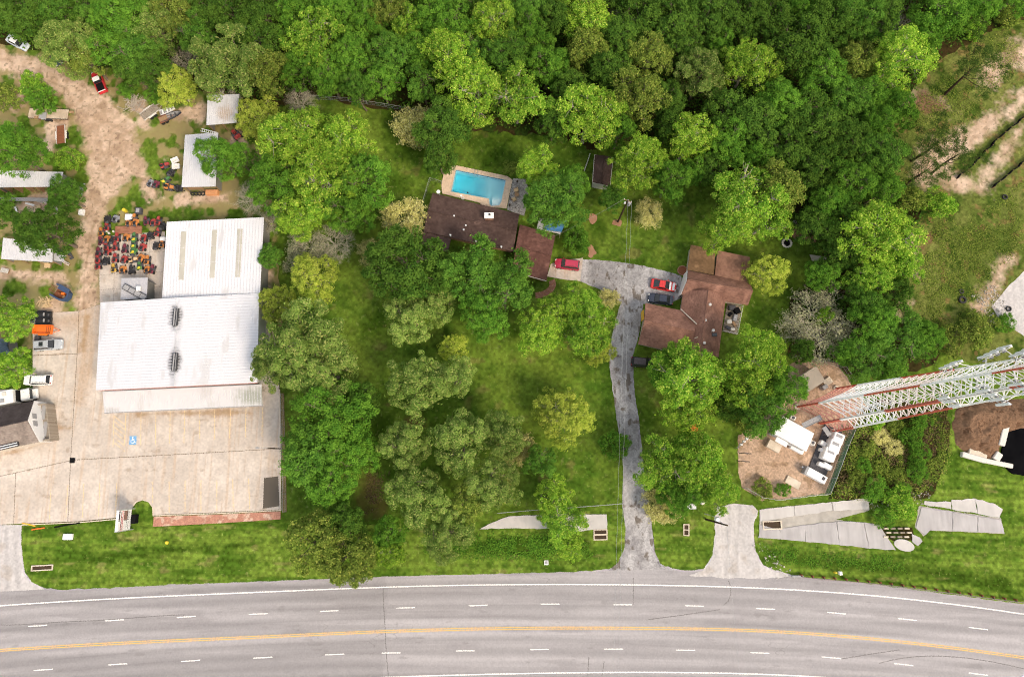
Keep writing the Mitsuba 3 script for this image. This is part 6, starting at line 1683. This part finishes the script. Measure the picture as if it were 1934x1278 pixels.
matt('pool_plaster', plaster_fn)
pc = np.array(POOL.exterior.coords)[:-1]
x_deep, x_shal = pc[:, 0].min(), pc[:, 0].max()


def floor_z(x):
    t = np.clip((x - x_deep - 4.2) / 3.2, 0, 1)
    return -2.3 + t * t * (3 - 2 * t) * 1.35


gp = POOL.buffer(-.01)
gx, gy = np.meshgrid(np.arange(x_deep - .5, x_shal + .6, .4), np.arange(pc[:, 1].min() - .5, pc[:, 1].max() + .6, .4))
V = np.column_stack([gx.ravel(), gy.ravel(), floor_z(gx.ravel())])
ny, nx = gx.shape
idx = (np.arange(ny - 1)[:, None] * nx + np.arange(nx - 1)).ravel()
mesh('basin_floor', trimesh.Trimesh(V, np.vstack([np.column_stack([idx, idx + 1, idx + nx + 1]), np.column_stack([idx, idx + nx + 1, idx + nx])]), process=False), 'pool_plaster', pool, smooth=True)
mesh('basin_wall', slab(POOL.buffer(.10, join_style=2).difference(POOL), -2.6, .155), 'pool_plaster', pool)
for i in range(3):
    mesh('step', slab(shapely.intersection(gp.buffer(-.03), shapely.geometry.box(x_shal - 2.6, pc[:, 1].min() - 1, x_shal + 1, pc[:, 1].min() + 1.0 + .5 * (3 - i))), -1.1 + .28 * i, -.82 + .28 * i), 'pool_plaster', pool)
scene['water_body'] = {'type': 'homogeneous', 'albedo': c3(.02, .05, .08), 'sigma_t': c3(.42, .075, .035)}
scene['water_surface'] = {'type': 'thindielectric', 'int_ior': 1.33, 'ext_ior': 1.0}
scene[f'{pool}__water'] = mikit.ply(slab(POOL.buffer(.06, join_style=2), -2.9, .02), 'water_surface', interior={'type': 'ref', 'id': 'water_body'})
mesh('tile_band', slab(POOL.buffer(-.001).difference(POOL.buffer(-.03)), -.16, .10), gloss('pool_tile', (.03, .16, .32), .25), pool)
mesh('drain', cyl((*G(882, 355)[:2], -2.29), (*G(882, 355)[:2], -2.24), .16, n=12), 'dark_grey', pool)
k = thing('pool_ladder', 'steel hand rails at the upper edge of the pool', 'ladder')
for u in (897, 902):
    o = G(u, 327, .2)
    mesh('hand_rail', tube([o + [0, .5, 0], o + [0, .45, .7], o + [0, -.1, .8], o + [0, -.4, .1], o + [0, -.4, -.6]], .035, 6), 'steel', k)
def slate_fn(p, n, uv):
    d, d2, r = voronoi(p.x * 2.2, p.y * 2.2)
    c = mix((.24, .23, .23), (.44, .42, .40), r)
    return mix(c, (.10, .09, .08), smoothstep(.10, .02, d2 - d))


matt('slate', slate_fn)
struct('stone_patio', slab(pxpoly([(969, 337), (992, 339), (1000, 360), (990, 408), (957.5, 397)]), .02, .14), 'slate')
for i, (u, v, a) in enumerate(((974.5, 361, 200), (970.5, 378, 120))):
    k = thing('patio_chair', f'tan patio chair, {("upper", "lower")[i]} one on the stone patio', 'chair')
    at_ = frame(u, v, a, .14)
    mesh('seat', bb(0, 0, .42, .75, .75, .14, .05), 'pale_wood', k, at=at_); mesh('backrest', bb(-.36, 0, .75, .12, .75, .6, .05), 'pale_wood', k, at=at_)
    for sx in (-1, 1):
        mesh('arm', bb(0, sx * .38, .62, .7, .1, .08, .03), 'wood', k, at=at_)
        for sy in (-1, 1):
            mesh('leg', bx(sx * .3, sy * .3, .18, .06, .06, .36), 'wood', k, at=at_)
k = thing('patio_table', 'small round table between the patio chairs', 'table')
o = G(976, 370, .14)
mesh('tabletop', cyl(o + [0, 0, .66], o + [0, 0, .70], .45, n=20), 'wood', k); mesh('stand', cyl(o, o + [0, 0, .66], .06, n=8), 'dark_grey', k)
for i, (u, v, r, lb) in enumerate(((962.5, 388, .22, 'black planter at the pool end of the stone patio'), (977, 344, .2, 'dark planter at the upper edge of the stone patio'))):
    o = G(u, v, .14)
    k = thing('planter', lb, 'planter')
    mesh('pot', cyl(o, o + [0, 0, .42], r * .8, r, 14), 'dark_grey', k); mesh('soil', cyl(o + [0, 0, .36], o + [0, 0, .43], r * .88, n=12), 'dark_bark', k)
for i, (u, v, lb) in enumerate(((874, 374, 'white float on the pool deck edge'),)):
    mesh('pool_float', trimesh.creation.torus(.24, .08, 18, 8).apply_translation(G(u, v, .25)), 'white', None, smooth=True, label=lb, cat='float')
c = [P3(1016, 425, 2.4), P3(1066, 438, 2.4), P3(1059, 447, 2.3), P3(1013, 434, 2.3)]
c = [P3(1018, 412, 2.5), P3(1070, 418, 2.5), P3(1058, 441, 2.3), P3(1014, 431.5, 2.3)]
k = thing('patio_cover', 'grey awning with a blue tarpaulin behind the garage', 'awning')
mesh('canopy', quad_slab(c, .05), 'grey', k); mesh('front_beam', tube([c[3] - [0, 0, .05], c[2] - [0, 0, .05]], .07, 5), 'offwhite', k)
for o in (c[2], c[3], c[0], c[1]):
    mesh('awning_post', tube([(o[0], o[1], 0), o - [0, 0, .05]], .05, 5), 'offwhite', k)
rg = np.random.default_rng(3)
gx, gy = np.meshgrid(np.linspace(0, 1, 16), np.linspace(0, 1, 12))
a0 = c[0] * .62 + c[1] * .38
pts = a0 + (c[1] - a0) * gx[..., None] * 1.02 + (c[2] - c[1]) * gy[..., None] * .9 + [0, 0, .12]
pts[..., 2] += .14 * meshkit.noise(np.stack([gx * 5, gy * 4, gx * 0], -1), 3)
i, j = np.meshgrid(np.arange(11), np.arange(15), indexing='ij')
a_ = (i * 16 + j).ravel()
gloss('blue_tarp', (.05, .17, .36), .5)
mesh('tarpaulin', trimesh.Trimesh(pts.reshape(-1, 3), np.vstack([np.column_stack([a_, a_ + 1, a_ + 17]), np.column_stack([a_, a_ + 17, a_ + 16])]), process=False), 'blue_tarp', None, smooth=True, label='crumpled blue tarpaulin lying on the grey awning', cat='tarpaulin')
# brick path at the garage, round border by the red coupe
k = thing('brick_path', 'curved brick path at the foot of the garage', 'path')
path = spline(G2([(1042, 530), (1043, 541), (1036, 550), (1024, 556), (1012, 558)]), 34)
for i in range(len(path) - 1):
    o = (path[i] + path[i + 1]) / 2
    t = path[i + 1] - path[i]
    for j in range(5):
        mesh('brick', bb(0, (j - 2) * .235, 0, .30, .21, .08, .015), ('brick_wall', 'red_wood')[(i * 3 + j) % 2], k, at=turn((*o, .045 + .006 * ((i + j) % 3)), math.atan2(t[1], t[0])))
k = thing('planting_ring', 'round brick planting ring beside the white gable', 'planting ring')
o = G(1288.5, 511)
for i in range(18):
    a = i * math.pi / 9
    mesh('brick', bb(0, 0, .1, .28, .16, .2, .02), 'brick_wall', k, at=turn((o[0] + .85 * math.cos(a), o[1] + .85 * math.sin(a), .02), a + math.pi / 2))
mesh('soil', cyl((o[0], o[1], .0), (o[0], o[1], .10), .78, n=24), 'rust', k)
k = thing('fire_ring', 'round stone fire ring on the lawn by the wood', 'fire ring')
o = G(1486, 459)
rg = np.random.default_rng(5)
for i in range(14):
    a = i * math.pi / 7
    mesh('stone', trimesh.creation.icosphere(subdivisions=1, radius=1).apply_transform(np.diag([.24, .20, .17, 1]) * np.array([[*(rg.uniform(.8, 1.2, 3)), 1]])).apply_translation((o[0] + .8 * math.cos(a), o[1] + .8 * math.sin(a), .1)), 'offwhite', k)
mesh('ash', cyl((o[0], o[1], 0), (o[0], o[1], .05), .66, n=20), 'black', k)
# bare earth patches on the lawns
matt('bare_earth', lambda p, n, uv: mix((.28, .15, .09), (.42, .24, .16), fbm(p.x / .6, p.y / .6, 3)))
for i, (u, v, r, e) in enumerate(((1119, 413, 8, 10), (1167, 421, 9, 6), (1117, 475, 7, 14), (1506, 442, 16, 9), (1533, 452, 10, 7), (1270, 520, 9, 2))):
    g = shapely.affinity.scale(Point(0, 0).buffer(1, 12), r * mpp(u, v), e * mpp(u, v)) if hasattr(shapely, 'affinity') else None
    q = np.array(g.exterior.coords)[:-1] + G(u, v)[:2]
    struct('bare_patch', flat(ragged(q, .4, .1, 60 + i), .026 + .002 * i), 'bare_earth')

# ---------------------------------------------------------------- sign, culverts, channels, odds and ends
sg = thing('shop_sign', 'tall two sided shop sign with printed panels beside the road', 'sign')
so = G(258, 979)
at_ = turn((so[0], so[1], 0), 0)
mesh('base', bb(-.1, 0, .65, 1.0, 1.5, 1.2, .05), 'black', sg, at=at_)
mesh('cabinet', bb(-.55, 0, 3.1, .45, 3.45, 3.9, .05), 'white', sg, at=at_)
for s in (-1, 1):
    mesh('frame_post', bx(-.55, s * 1.74, 2.6, .50, .14, 4.95), 'galvanised', sg, at=at_)
gloss('sign_red', (.55, .05, .06), .4); gloss('sign_black', (.03, .03, .045), .4); gloss('sign_brown', (.22, .13, .11), .5); gloss('sign_grey', (.50, .50, .55), .5)
fx = -.55 + .225


def panel(name, y0, y1, z0, z1, mat, d=.012):
    mesh(name, bx(fx + d / 2, (y0 + y1) / 2, (z0 + z1) / 2, d, y1 - y0, z1 - z0), mat, sg, at=at_)


panel('header_panel', -.1, 1.65, 4.62, 4.98, 'sign_black'); panel('logo_bar', -1.65, 1.6, 4.05, 4.16, 'sign_red'); panel('logo_bar', -1.65, 1.6, 3.62, 3.74, 'sign_red')
panel('photo_panel', .05, 1.55, 2.45, 3.45, 'sign_brown'); panel('photo_frame', .0, 1.6, 2.28, 2.42, 'sign_black'); panel('photo_frame', -.05, .03, 2.3, 3.45, 'sign_black')
# rows of lettering too small to read in the photograph: strokes of print, no words
rg = random.Random(4)
for z, h_, mt, y0, y1 in ((4.28, .22, 'sign_black', -1.55, 1.5), (3.85, .16, 'sign_black', -1.55, .6), (3.2, .14, 'sign_grey', -1.5, -.2), (2.9, .14, 'sign_grey', -1.5, -.25), (2.55, .16, 'sign_black', -1.5, -.2), (2.02, .18, 'sign_black', -1.5, 1.4), (1.68, .16, 'sign_grey', -1.5, 1.5), (1.36, .16, 'sign_grey', -1.4, 1.4)):
    q, y = [], y0
    while y < y1:
        w = rg.uniform(.08, .2)
        q.append(bx(fx + .005, y + w / 2, z, .008, w, h_ * rg.uniform(.7, 1)))
        y += w + rg.choice((.05, .05, .14))
    mesh('print_line', q, mt, sg, at=at_, kind='stuff')


def culvert(label, u, v, deg, L, W, wall=.18, H=.5, mat='kerb_concrete', bars=0):
    k = thing('culvert', label, 'culvert')
    at_ = frame(u, v, deg, .03)
    mesh('headwall', slab(Polygon([(-L / 2, -W / 2), (L / 2, -W / 2), (L / 2, W / 2), (-L / 2, W / 2)]).difference(Polygon([(-L / 2 + wall, -W / 2 + wall), (L / 2 - wall, -W / 2 + wall), (L / 2 - wall, W / 2 - wall), (-L / 2 + wall, W / 2 - wall)])), 0, H * .3), mat, k, at=at_)
    mesh('opening', flat(Polygon([(-L / 2 + wall, -W / 2 + wall), (L / 2 - wall, -W / 2 + wall), (L / 2 - wall, W / 2 - wall), (-L / 2 + wall, W / 2 - wall)]), .012), 'dark_bark', k, at=at_)
    for i in range(bars):
        mesh('bar', bx(-L / 2 + (i + 1) * L / (bars + 1), 0, H * .22, .14, W - wall, .06), mat, k, at=at_)


culvert('narrow concrete culvert end in the verge near the left drive', 80, 1071.5, 3, 3.7, .95, bars=0)
culvert('concrete framed drain with two dark openings in the drive island', 1296, 1000, 90, 2.0, 1.05, bars=1)
culvert('double culvert mouth at the end of the concrete strip, upper', 1134, 1004, 2, 2.4, .95)
culvert('double culvert mouth at the end of the concrete strip, lower', 1134, 1014, 2, 2.4, .95)
matt('channel_concrete', lambda p, n, uv: mix((.46, .44, .425), (.58, .56, .54), fbm(p.x / 2, p.y / 2, 3)) * (.92 + .16 * fbm(p.x / .6, p.y / 3, 8)))


matt('channel_grey', lambda p, n, uv: mix((.36, .345, .35), (.47, .455, .455), fbm(p.x / 2, p.y / 2, 3)) * (.86 + .28 * fbm(p.x / .5, p.y / 3, 8)))
matt('channel_bed', lambda p, n, uv: mix((.32, .30, .27), (.48, .45, .41), fbm(p.x / .8, p.y / .8, 3)))


def paving(name, px, h, seed, **kw):
    return mesh(name, slab(ragged(G2(px), .16, .4, seed), .02, h + .012 * (seed % 3)), ('channel_grey', 'channel_concrete')[seed in (81, 82, 83, 99, 100, 101)], **kw)


struct('concrete_channel', flat(ragged(G2([(1434, 962), (1640, 945), (1642, 963), (1578, 981), (1632, 986), (1660, 990), (1690, 1036), (1434, 1014)]), .1, .5, 80), .034), 'channel_bed')
for i, q in enumerate(([(1434, 962), (1500, 954), (1500, 974), (1436, 985)], [(1501, 954), (1570, 948), (1572, 964), (1501, 974)], [(1571, 948), (1637, 940), (1642, 961), (1573, 964)], [(1472, 998), (1520, 991), (1520, 1022), (1480, 1018)], [(1521, 991), (1579, 984), (1585, 1028), (1521, 1022)], [(1580, 984), (1630, 986), (1640, 1035), (1586, 1028)], [(1631, 986), (1660, 990), (1672, 1010), (1692, 1038), (1641, 1035)], [(1434, 990), (1471, 999), (1479, 1018), (1432, 1015)])):
    paving('slab', q, .14, 81 + i, parent='concrete_channel')
struct('concrete_apron', flat(ragged(G2([(1735, 955), (1890, 978), (1897, 1007), (1755, 1001), (1744, 1012), (1728, 994)]), .1, .5, 95), .034), 'channel_bed')
for i, q in enumerate(([(1741, 957), (1798, 966), (1798, 1002), (1757, 1000), (1746, 1011), (1730, 994)], [(1799, 966), (1845, 974), (1845, 1004), (1799, 1002)], [(1846, 974), (1889, 981), (1896, 1006), (1846, 1004)], [(1746, 946), (1795, 947), (1797, 961), (1744, 952)], [(1796, 944), (1840, 941), (1846, 969), (1798, 962)], [(1841, 941), (1878, 951), (1893, 961), (1886, 977), (1847, 970)], [(1722, 1008), (1736, 1013), (1742, 1021), (1733, 1030), (1722, 1022)])):
    paving('slab', q, .15, 96 + i, parent='concrete_apron')
c_ = shapely.affinity.rotate(shapely.affinity.scale(Point(0, 0).buffer(1, 16), 1.75, .95), -14)
mesh('slab', slab(Polygon(np.array(c_.exterior.coords) + G(1707, 1029)[:2]), .03, .16), 'channel_concrete', 'concrete_apron')
struct('soil_strip', flat(ragged(G2([(1662, 992), (1722, 996), (1728, 1020), (1690, 1022), (1668, 1012)]), .15, .3, 120), .033), 'litter')
k = thing('block_wall', 'low stepped wall of separate concrete blocks between the two concrete channels', 'wall')
for r_ in range(3):
    for j in range(4):
        o = G(1672 + 13 * j + 5 * (r_ % 2), 997 + 8 * r_)
        mesh('block', bb(o[0], o[1], .22 - .05 * r_, .82, .30, .4, .04), ('grey_wood', 'kerb_concrete')[(r_ * 3 + j * 2) % 3 == 0], k)
culvert('twin pipe headwall at the left end of the concrete channel', 1458, 991, 2, 3.3, 1.5, .2, .7, bars=0)
struct('concrete_strip', slab(ragged(G2([(905, 998), (925, 988), (960, 974), (1050, 972), (1146.5, 970.6), (1147, 1000), (1118, 999), (1095, 1003), (1040, 998), (970, 997)]), .12, .5, 110), .02, .13), 'channel_concrete')
# white rubble
matt('limestone', (.50, .47, .43))
for nme, lbl, boxp, cnt, sd in (('rubble', 'white rubble scattered above the concrete channel', [(1640, 945), (1755, 930), (1750, 960), (1650, 962)], 170, 5), ('rubble', 'white rubble at the road corner of the gravel drive', [(1424, 1030), (1440, 1030), (1500, 1086), (1470, 1090)], 70, 6), ('rubble', 'pale broken rock at the corner of the concrete yard', [(1838, 560), (1875, 540), (1905, 590), (1880, 615)], 260, 7)):
    rg = np.random.default_rng(sd)
    g = Polygon(G2(boxp)).buffer(.3)
    q = []
    while len(q) < cnt:
        x, y = rg.uniform(g.bounds[0], g.bounds[2]), rg.uniform(g.bounds[1], g.bounds[3])
        if g.contains(Point(x, y)):
            m = hull(rg.normal(size=(8, 3)) * rg.uniform(.04, .11))
            m.apply_translation((x, y, .1))
            q.append(m)
    mesh(nme, q, 'limestone', None, label=lbl, kind='stuff')
# pond works at the right edge: raw earth mound, black sheet, concrete blocks
def mound_fn(p, n, uv):
    r = dr.sqrt(dr.square(p.x - MC[0]) + dr.square(p.y - MC[1]))
    c = mix((.145, .085, .052), (.225, .14, .09), fbm(p.x / 1.4, p.y / 1.4, p.z))
    return mix(c, (.07, .035, .02), smoothstep(.60, .75, fbm(p.x / .5, p.y / .5, 6)) * .6) * (.75 + .5 * noise(p.x * 5, p.y * 5, 2))


MC = tuple(map(float, G(1850, 805)[:2]))
matt('raw_earth', mound_fn)
mp = [(1797, 800), (1803, 775), (1820, 762), (1860, 755), (1934, 752), (1990, 756), (1990, 800), (1900, 820), (1888, 855), (1870, 870), (1825, 858), (1803, 840)]
g = ragged(G2(mp), .3, .5, 130)
x0, y0, x1, y1 = g.bounds
gx, gy = np.meshgrid(np.arange(x0, x1, .3), np.arange(y0, y1, .3))
pp_ = np.column_stack([gx.ravel(), gy.ravel()])
dist = shapely.distance(shapely.points(pp_), g.exterior) * np.where(shapely.contains_xy(g, pp_[:, 0], pp_[:, 1]), 1, -1)
zz = np.clip(dist / 2.2, 0, 1) ** .8 * (1.1 + 1.0 * meshkit.fbm(np.column_stack([pp_ / 1.6, pp_[:, :1] * 0]), 4, 4)) - .12 + .07 * np.sin(np.linalg.norm(pp_ - MC, axis=1) * 4.2 + 6 * meshkit.noise(np.column_stack([pp_ / 2, pp_[:, :1] * 0]), 9)) * (dist > 1)
V = np.column_stack([pp_, np.where(dist > -.15, zz, -.5)])
ny, nx = gx.shape
idx = (np.arange(ny - 1)[:, None] * nx + np.arange(nx - 1)).ravel()
struct('earth_mound', trimesh.Trimesh(V, np.vstack([np.column_stack([idx, idx + 1, idx + nx + 1]), np.column_stack([idx, idx + nx + 1, idx + nx])]), process=False), 'raw_earth')
matt('liner_sheet', lambda p, n, uv: mix((.004, .004, .005), (.008, .008, .009), fbm(p.x, p.y, 2)))
struct('pond_liner', slab(ragged(G2([(1896, 775), (1934, 757), (2040, 750), (2040, 900), (1915, 896), (1885, 875), (1892, 840), (1896, 800)]), .25, .5, 133), .03, .35), 'liner_sheet')
for i, (a, b, w, h_, lb) in enumerate((((1812, 857), (1858, 870), .9, .8, 'long pale concrete barrier at the foot of the earth mound'), ((1857, 869.5), (1908, 880), .8, .7, 'long pale concrete barrier continuing under the black liner'), ((1826, 851), (1860, 861), 1.3, .6, 'broken concrete slab on the earth mound'), ((1886, 841), (1897, 797), 1.1, .8, 'upright pair of concrete beams against the black liner'), ((1876, 868), (1884, 855), 1.2, .7, 'short white block at the corner of the black liner'))):
    A, B = G(*a), G(*b)
    e = B - A
    m = bb(0, 0, h_ / 2, np.linalg.norm(e), w, h_, .1)
    mesh('concrete_barrier', m, 'offwhite' if i != 2 else 'kerb_concrete', None, at=turn(((A + B) / 2)[:2].tolist() + [.1], math.atan2(e[1], e[0])), label=lb, cat='barrier')
# concrete yard at the right edge
struct('concrete_yard', flat(ragged(G2([(2100, 470), (1934, 512), (1900, 545), (1872, 580), (1890, 605), (1934, 635), (2100, 700)]), .12, .5, 140), .05), 'pale_concrete')
for i, (u, v, r_) in enumerate(((1816, 550, .35), (1818, 566, .55), (1905, 583, .4), (1898, 372, .4))):
    m = trimesh.creation.torus(r_, r_ * .35, 18, 8)
    m.apply_translation(G(u, v, .25))
    mesh('old_tyre', m, 'rubber', None, smooth=True, label=('upper small black tyre dumped in the weedy field', 'lower black tyre dumped in the weedy field', 'black tyre lying on the concrete yard', 'black tyre by the lower silt fence')[i], cat='tyre')
# little things along the verge
mesh('verge_box', bb(*G(128.5, 1013, .3), 1.6, 1.0, .5, .06), 'white', None, label='white utility box on the verge below the yellow pipe', cat='box')
for u, v, a, mt, L, lb in ((54, 990, -12, 'yellow_gloss', 2.4, 'yellow pipe lying on the grass at the drive corner'), (72, 998, 8, 'orange_metal', 2.2, 'orange pipe lying on the grass at the drive corner'), (127, 991, 10, 'black', 4.4, 'black pipe lying along the edge of the car park')):
    mesh('pipe', tube([(-L / 2, 0, 0), (0, .04, 0), (L / 2, 0, 0)], .11, 8), mt, None, at=frame(u, v, a, .14), label=lb, cat='pipe')
mesh('yellow_ball', trimesh.creation.icosphere(subdivisions=2, radius=.30).apply_translation(G(315, 1024, .3)), 'seat_yellow', None, smooth=True, label='round yellow marker on the verge grass', cat='marker')
mesh('drain_block', bb(*G(136.5, 869, .12), .9, .9, .1, .02), 'black', None, label='black drain cover where the lot joints cross', cat='drain cover')
k = thing('hand_hole', 'square white hand hole cover on the verge near the culverts', 'cover')
o = G(1031.5, 1061.5)
mesh('rim', bb(o[0], o[1], .1, .75, .75, .2, .03), 'white', k); mesh('lid', bb(o[0], o[1], .21, .48, .48, .03, .01), 'grey', k)
mesh('marker_post', tube([G(1122, 1076, 0), G(1122, 1076, 0) + [0, 0, 1.2]], .09, 6), 'offwhite', None, label='short pale marker post at the road edge', cat='post')
k = thing('meter_pedestal', 'white pedestal with a yellow marker on the bank above the guard rail', 'pedestal')
o = G(1585, 1081)
mesh('box', bb(o[0], o[1], .35, .5, .6, .7, .05), 'white', k); mesh('marker', bb(o[0] - .85, o[1] + .1, .4, .35, .25, .8, .04), 'seat_yellow', k)
mesh('transformer_box', bb(*G(1305, 955.5, .45), 1.6, .9, .9, .06), 'white', None, label='white box in the grass above the drive island drain', cat='box')
mesh('transformer_box', bb(0, 0, .45, .9, 1.1, .9, .06), 'offwhite', None, at=frame(1325, 945, 30), label='pale box beside the short wire fence', cat='box')
for i, (u, v, a, L, W_, mt, lb) in enumerate(((134, 483, -60, 1.6, .7, 'dark_grey', 'dark plank at the end of the ribbed shed'), (127, 480, 45, 1.3, .4, 'white', 'white board at the end of the ribbed shed'), (126, 497, -30, 1.4, .5, 'offwhite', 'pale board below the end of the ribbed shed'), (155, 358, 75, 2.4, .9, 'grey', 'grey sheet beside the dirt track right of the open shed'), (156, 402, 80, 1.1, .9, 'white', 'white box beside the dirt track right of the trees'))):
    mesh('board', bb(0, 0, .2, L, W_, .16 if i < 4 else .8, .03), mt, None, at=frame(u, v, a, .05), label=lb, cat='board' if i < 4 else 'box')
rg = np.random.default_rng(8)
for i, (u, v, a, L, mt) in enumerate(((31, 396, -75, 1.2, 'white'), (48, 403, -20, 1.4, 'offwhite'), (57, 386, -15, 1.8, 'white'), (80, 382, -10, 1.9, 'offwhite'), (107, 400, 80, 1.7, 'white'))):
    mesh('scrap_board', bb(0, 0, .1, L, .35, .12, .02), mt, None, at=frame(u, v, a, .04), label=f'white scrap board, {ORD[i]} from the left on the earth before the open shed', cat='board')
for i, (u, v, mt, lb) in enumerate(((52, 408, 'dark_grey', 'dark box among the scrap boards'), (75, 392, 'pale_wood', 'pale wooden box among the scrap boards'), (100, 391, 'offwhite', 'white tub at the end of the work counter'), (25, 381, 'rust', 'rusty drum lying at the left stalls'))):
    mesh('junk_box', bb(0, 0, .25, .8, .6, .5, .08), mt, None, at=frame(u, v, 20 * i, .04), label=lb, cat='box')
k = thing('garden_bench', 'slatted bench beside the ribbed shed at the left edge', 'bench')
at_ = frame(12, 512, -12, .03)
for i in range(6):
    mesh('slat', bx(0, -.35 + .14 * i, .45, 1.5, .10, .05), 'offwhite', k, at=at_)
for s in (-.6, .6):
    mesh('leg', bx(s, 0, .22, .08, .8, .44), 'wood', k, at=at_)
k = thing('wooden_chair', 'wooden box chair below the ribbed shed', 'chair')
at_ = frame(92, 503, 0, .03)
mesh('seat', bb(0, 0, .4, 1.1, .8, .1, .03), 'pale_wood', k, at=at_); mesh('backrest', bb(0, .4, .7, 1.1, .1, .6, .03), 'pale_wood', k, at=at_)
for sx in (-.45, .45):
    mesh('leg', bx(sx, 0, .17, .1, .7, .34), 'wood', k, at=at_)
k = thing('white_ladder', 'white ladder frame lying across the upper end of the long shed', 'ladder')
at_ = frame(394, 249, -14, 3.45)
for s in (-.25, .25):
    mesh('rail', bx(0, s, 0, 3.0, .08, .08), 'white', k, at=at_)
for i in range(7):
    mesh('rung', bx(-1.2 + .4 * i, 0, 0, .07, .45, .06), 'white', k, at=at_)
mesh('boulder', hull(np.random.default_rng(2).normal(size=(14, 3)) * [1.1, .35, .35] + G(1555, 488, .3)), 'limestone', None, at=np.eye(4), label='pale stone row at the wood edge right of the fire ring', cat='stone')
# flowers of bright orange in one crown by the gravel drive
rg = np.random.default_rng(21)
o = G(1311, 808, 11)
P_ = o + rg.normal(size=(40, 3)) * [.30, .30, .25]
v_, f_, u_ = leaf_cards(rg, P_, unit(rg.normal(size=(40, 3)) + [0, 0, .8]), .26, .7, .5)
put('orange_foliage', mikit.ply((v_, f_), gloss('leaf_orange', (.62, .12, .02), .6), uv=u_), label='tuft of bright orange leaves at the top of the trees by the gravel drive', cat='foliage')
for i, (u, v, a, L) in enumerate(((1110, 304, 72, 3.2), (1104, 322, 74, 2.4))):
    mesh('white_board', bx(0, 0, .12, L, .16, .10), 'offwhite', None, at=frame(u, v, a, .02), label=('upper white rail lying left of the small brown shed', 'lower white rail lying left of the small brown shed')[i], cat='rail')
